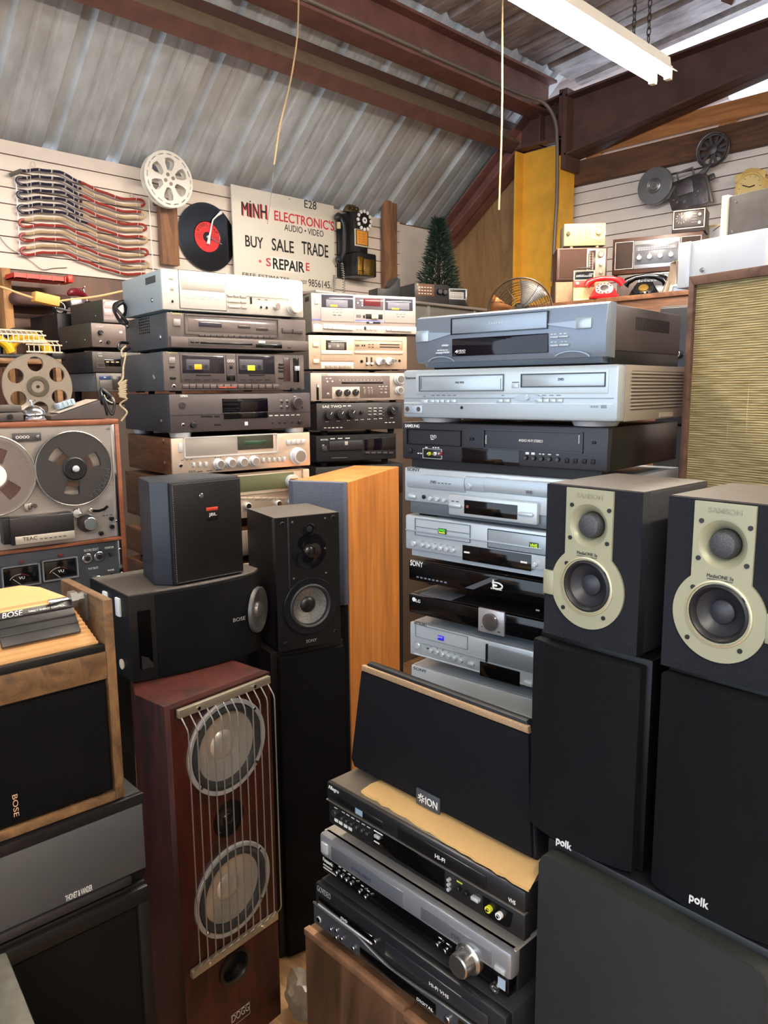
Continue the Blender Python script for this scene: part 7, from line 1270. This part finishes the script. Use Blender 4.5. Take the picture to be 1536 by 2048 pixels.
part('hub', lathe(NB(), [(rr*.32, .006), (rr*.32, -.009), (rr*.26, -.0095), (rr*.19, -.009), (rr*.17, -.004), (rr*.05, -.003), (rr*.04, -.008), (0, -.008)], None, 40), mat('#5a5448', .35, .6), ar); part('hub_centre', lathe(NB(), [(rr*.17, -.0045), (rr*.06, -.0035), (rr*.05, -.008), (0, -.009)], None, 24), mat('#3a3028', .3, .5), ar)
for a in (60, 180, 300): part('hub_screw', cyl(NB(), rr*.42*math.cos(R(a+15)), rr*.42*math.sin(R(a+15)), .0025, -.006, -.0085, 8), SCREW, ar)
# counter bell
p = hit(67, 838, te.n, te.k+.035); be = thing('counter_bell', 'small chrome counter bell in front of the bare metal reel', 'bell', (p.x, p.y, ZT)); MZ = Matrix.Rotation(R(-90), 4, 'X')
part('base', lathe(NB(), [(0, 0), (.029, 0), (.030, -.003), (.026, -.006), (.024, -.011), (0, -.012)], Matrix.Rotation(R(90), 4, 'X') @ Matrix.Identity(4) if 0 else Matrix.Rotation(R(-90), 4, 'X'), 32), CHR, be)
part('bell_dome', lathe(NB(), [(.026, -.012), (.028, -.014), (.026, -.022), (.018, -.031), (.008, -.035), (0, -.036)], Matrix.Rotation(R(-90), 4, 'X'), 36), CHR, be); part('push_button', lathe(NB(), [(.003, -.035), (.003, -.044), (.008, -.045), (.008, -.048), (0, -.0485)], Matrix.Rotation(R(-90), 4, 'X'), 20), CHR, be)
# small dark component at left end of the deck
dd = Dev('small_component', 'small two tier dark component at the left end on the open reel deck', 'audio component', (84, te.fx-.012, te.fy), (0, 1415, 235, 1620), 'E', .12, z0=ZT, extl=.06); dd.z1 = ZT+.036
part('casing', rbox(NB(), 0, dd.w, 0, .12, 0, .020, .002), mat('#453f3e', .5), dd.o); part('upper_casing', rbox(NB(), 0, dd.w-.002, .004, .118, .0215, .037, .002), mat('#4c4644', .5), dd.o); cx = dd.p(98, 1560)[0]; part('knob', cyl(NB(), cx, .011, .006, 0, -.008, 18, .001), BLK, dd.o)
# wedge shaped recorder
wd = Dev('cassette_recorder', 'dark wedge shaped recorder with a pale sloping top on the open reel deck', 'recorder', (84, te.fx-.02, te.fy), (610, 1350, 1085, 1605), 'E', .10, z0=ZT); W = wd.w; hh = .045
part('casing', prism(NB(), [(-.022, 0), (W, 0), (W-.015, hh), (0, .014), (-.022, .010)], 0, .10, bev=.002), mat('#3f3a3b', .5), wd.o); bm = NB(); prism(bm, [(-.001, .0155), (W-.018, hh+.001), (W-.018, hh+.0025), (-.001, .017)], .006, .094); part('top_panel', bm, mat('#b8aea0', .4, .3), wd.o)
cs = thing('cassette_box', 'small clear blue grey cassette box lying on the pale recorder top', 'cassette box', wd.o.location+Vector((ca*.03-sa_*.04, sa_*.03+ca*.04, .030)), te.yaw); bm = rbox(NB(), -.022, .022, 0, .03, 0, .014, .002); bm.transform(Matrix.Rotation(-math.atan2(hh-.014, W-.015), 4, 'Y')); part('box', bm, mat('#9fb4c4', .15, .1), cs)
for k in range(4): bm = rbox(NB(), -.020+k*.011, -.018+k*.011, -.001, .0, .001, .014); bm.transform(Matrix.Rotation(-math.atan2(hh-.014, W-.015), 4, 'Y')); part('ridge', bm, mat('#6c7f90', .3), cs)
# hanging cords
def hcord(name, label, pts, r, m, cat='cord'): tag(link_mesh(name, tube(NB(), spline(pts, 6), r, 7), m), label, cat)
D_ = lambda x, y, crop, dep: at(CROPS[crop][0]+x/CROPS[crop][2], CROPS[crop][1]+y/CROPS[crop][2], dep)
BKC = mat('#141416', .35)
hcord('electric_cable', 'bundled black power cord hanging beside the top of the left stack', [D_(1280, 420, 'E', 2.20), D_(1180, 450, 'E', 2.19), D_(1170, 520, 'E', 2.18), D_(1240, 640, 'E', 2.17), D_(1300, 640, 'E', 2.17), D_(1240, 560, 'E', 2.16), D_(1190, 490, 'E', 2.16), D_(1260, 440, 'E', 2.17), D_(1290, 520, 'E', 2.19), D_(1250, 610, 'E', 2.20), D_(1310, 690, 'E', 2.2)], .0045, BKC)
hcord('electric_cable', 'short loop of black cord beside the double cassette deck', [D_(1310, 850, 'E', 2.22), D_(1230, 850, 'E', 2.2), D_(1215, 900, 'E', 2.19), D_(1270, 930, 'E', 2.19), D_(1330, 900, 'E', 2.2)], .004, BKC)
pts = [D_(1290, 880, 'E', 2.16), D_(1245, 930, 'E', 2.15), D_(1260, 990, 'E', 2.15), D_(1290, 960, 'E', 2.15), D_(1265, 1100, 'E', 2.14), D_(1258, 1210, 'E', 2.13)]
for k in range(9): pts += [D_(1215+6*(k % 3), 1270+k*16, 'E', 2.12), D_(1300-8*(k % 2), 1230+k*24, 'E', 2.12)]
pts += [D_(1230, 1480, 'E', 2.12), D_(1300, 1560, 'E', 2.11), D_(1240, 1650, 'E', 2.10)]
hcord('speaker_wire', 'tan twisted speaker wire bunched and hanging beside the left stack', pts, .0028, mat('#b9a888', .6), 'wire')
pts = [D_(1010, 1340, 'E', 1.95), D_(1050, 1450, 'E', 1.95), D_(1130, 1400, 'E', 1.94), D_(1160, 1470, 'E', 1.94), D_(1090, 1440, 'E', 1.93), D_(1060, 1390, 'E', 1.93), D_(1110, 1520, 'E', 1.93), D_(1150, 1580, 'E', 1.93), D_(1170, 1450, 'E', 1.94), D_(1100, 1360, 'E', 1.95), D_(1030, 1330, 'E', 1.95), D_(1080, 1500, 'E', 1.94), D_(1100, 1590, 'E', 1.94)]
hcord('electric_cable', 'coiled black cord lying at the right end on the open reel deck', pts, .0035, BKC)
finish_texts()
# look-alikes that stand together
for nm, ks in (('decks and receivers stacked on the left', (r2, ak, ya, td, tr, sd)+tuple()), ('components of the middle stack', (k_low, ro, sa, br, cp, jv)), ('players of the tall right stack', (so9, v8, lg, so, sm, sy, sb, em, h4)), ('players of the low front stack', (gv, pn, al)), ('components stacked on the left shelf', (e1, e2, e3, e4)), ('bowed black loudspeakers on the big cabinet', (pa, pb))):
    for q in ks: q.o['group'] = nm
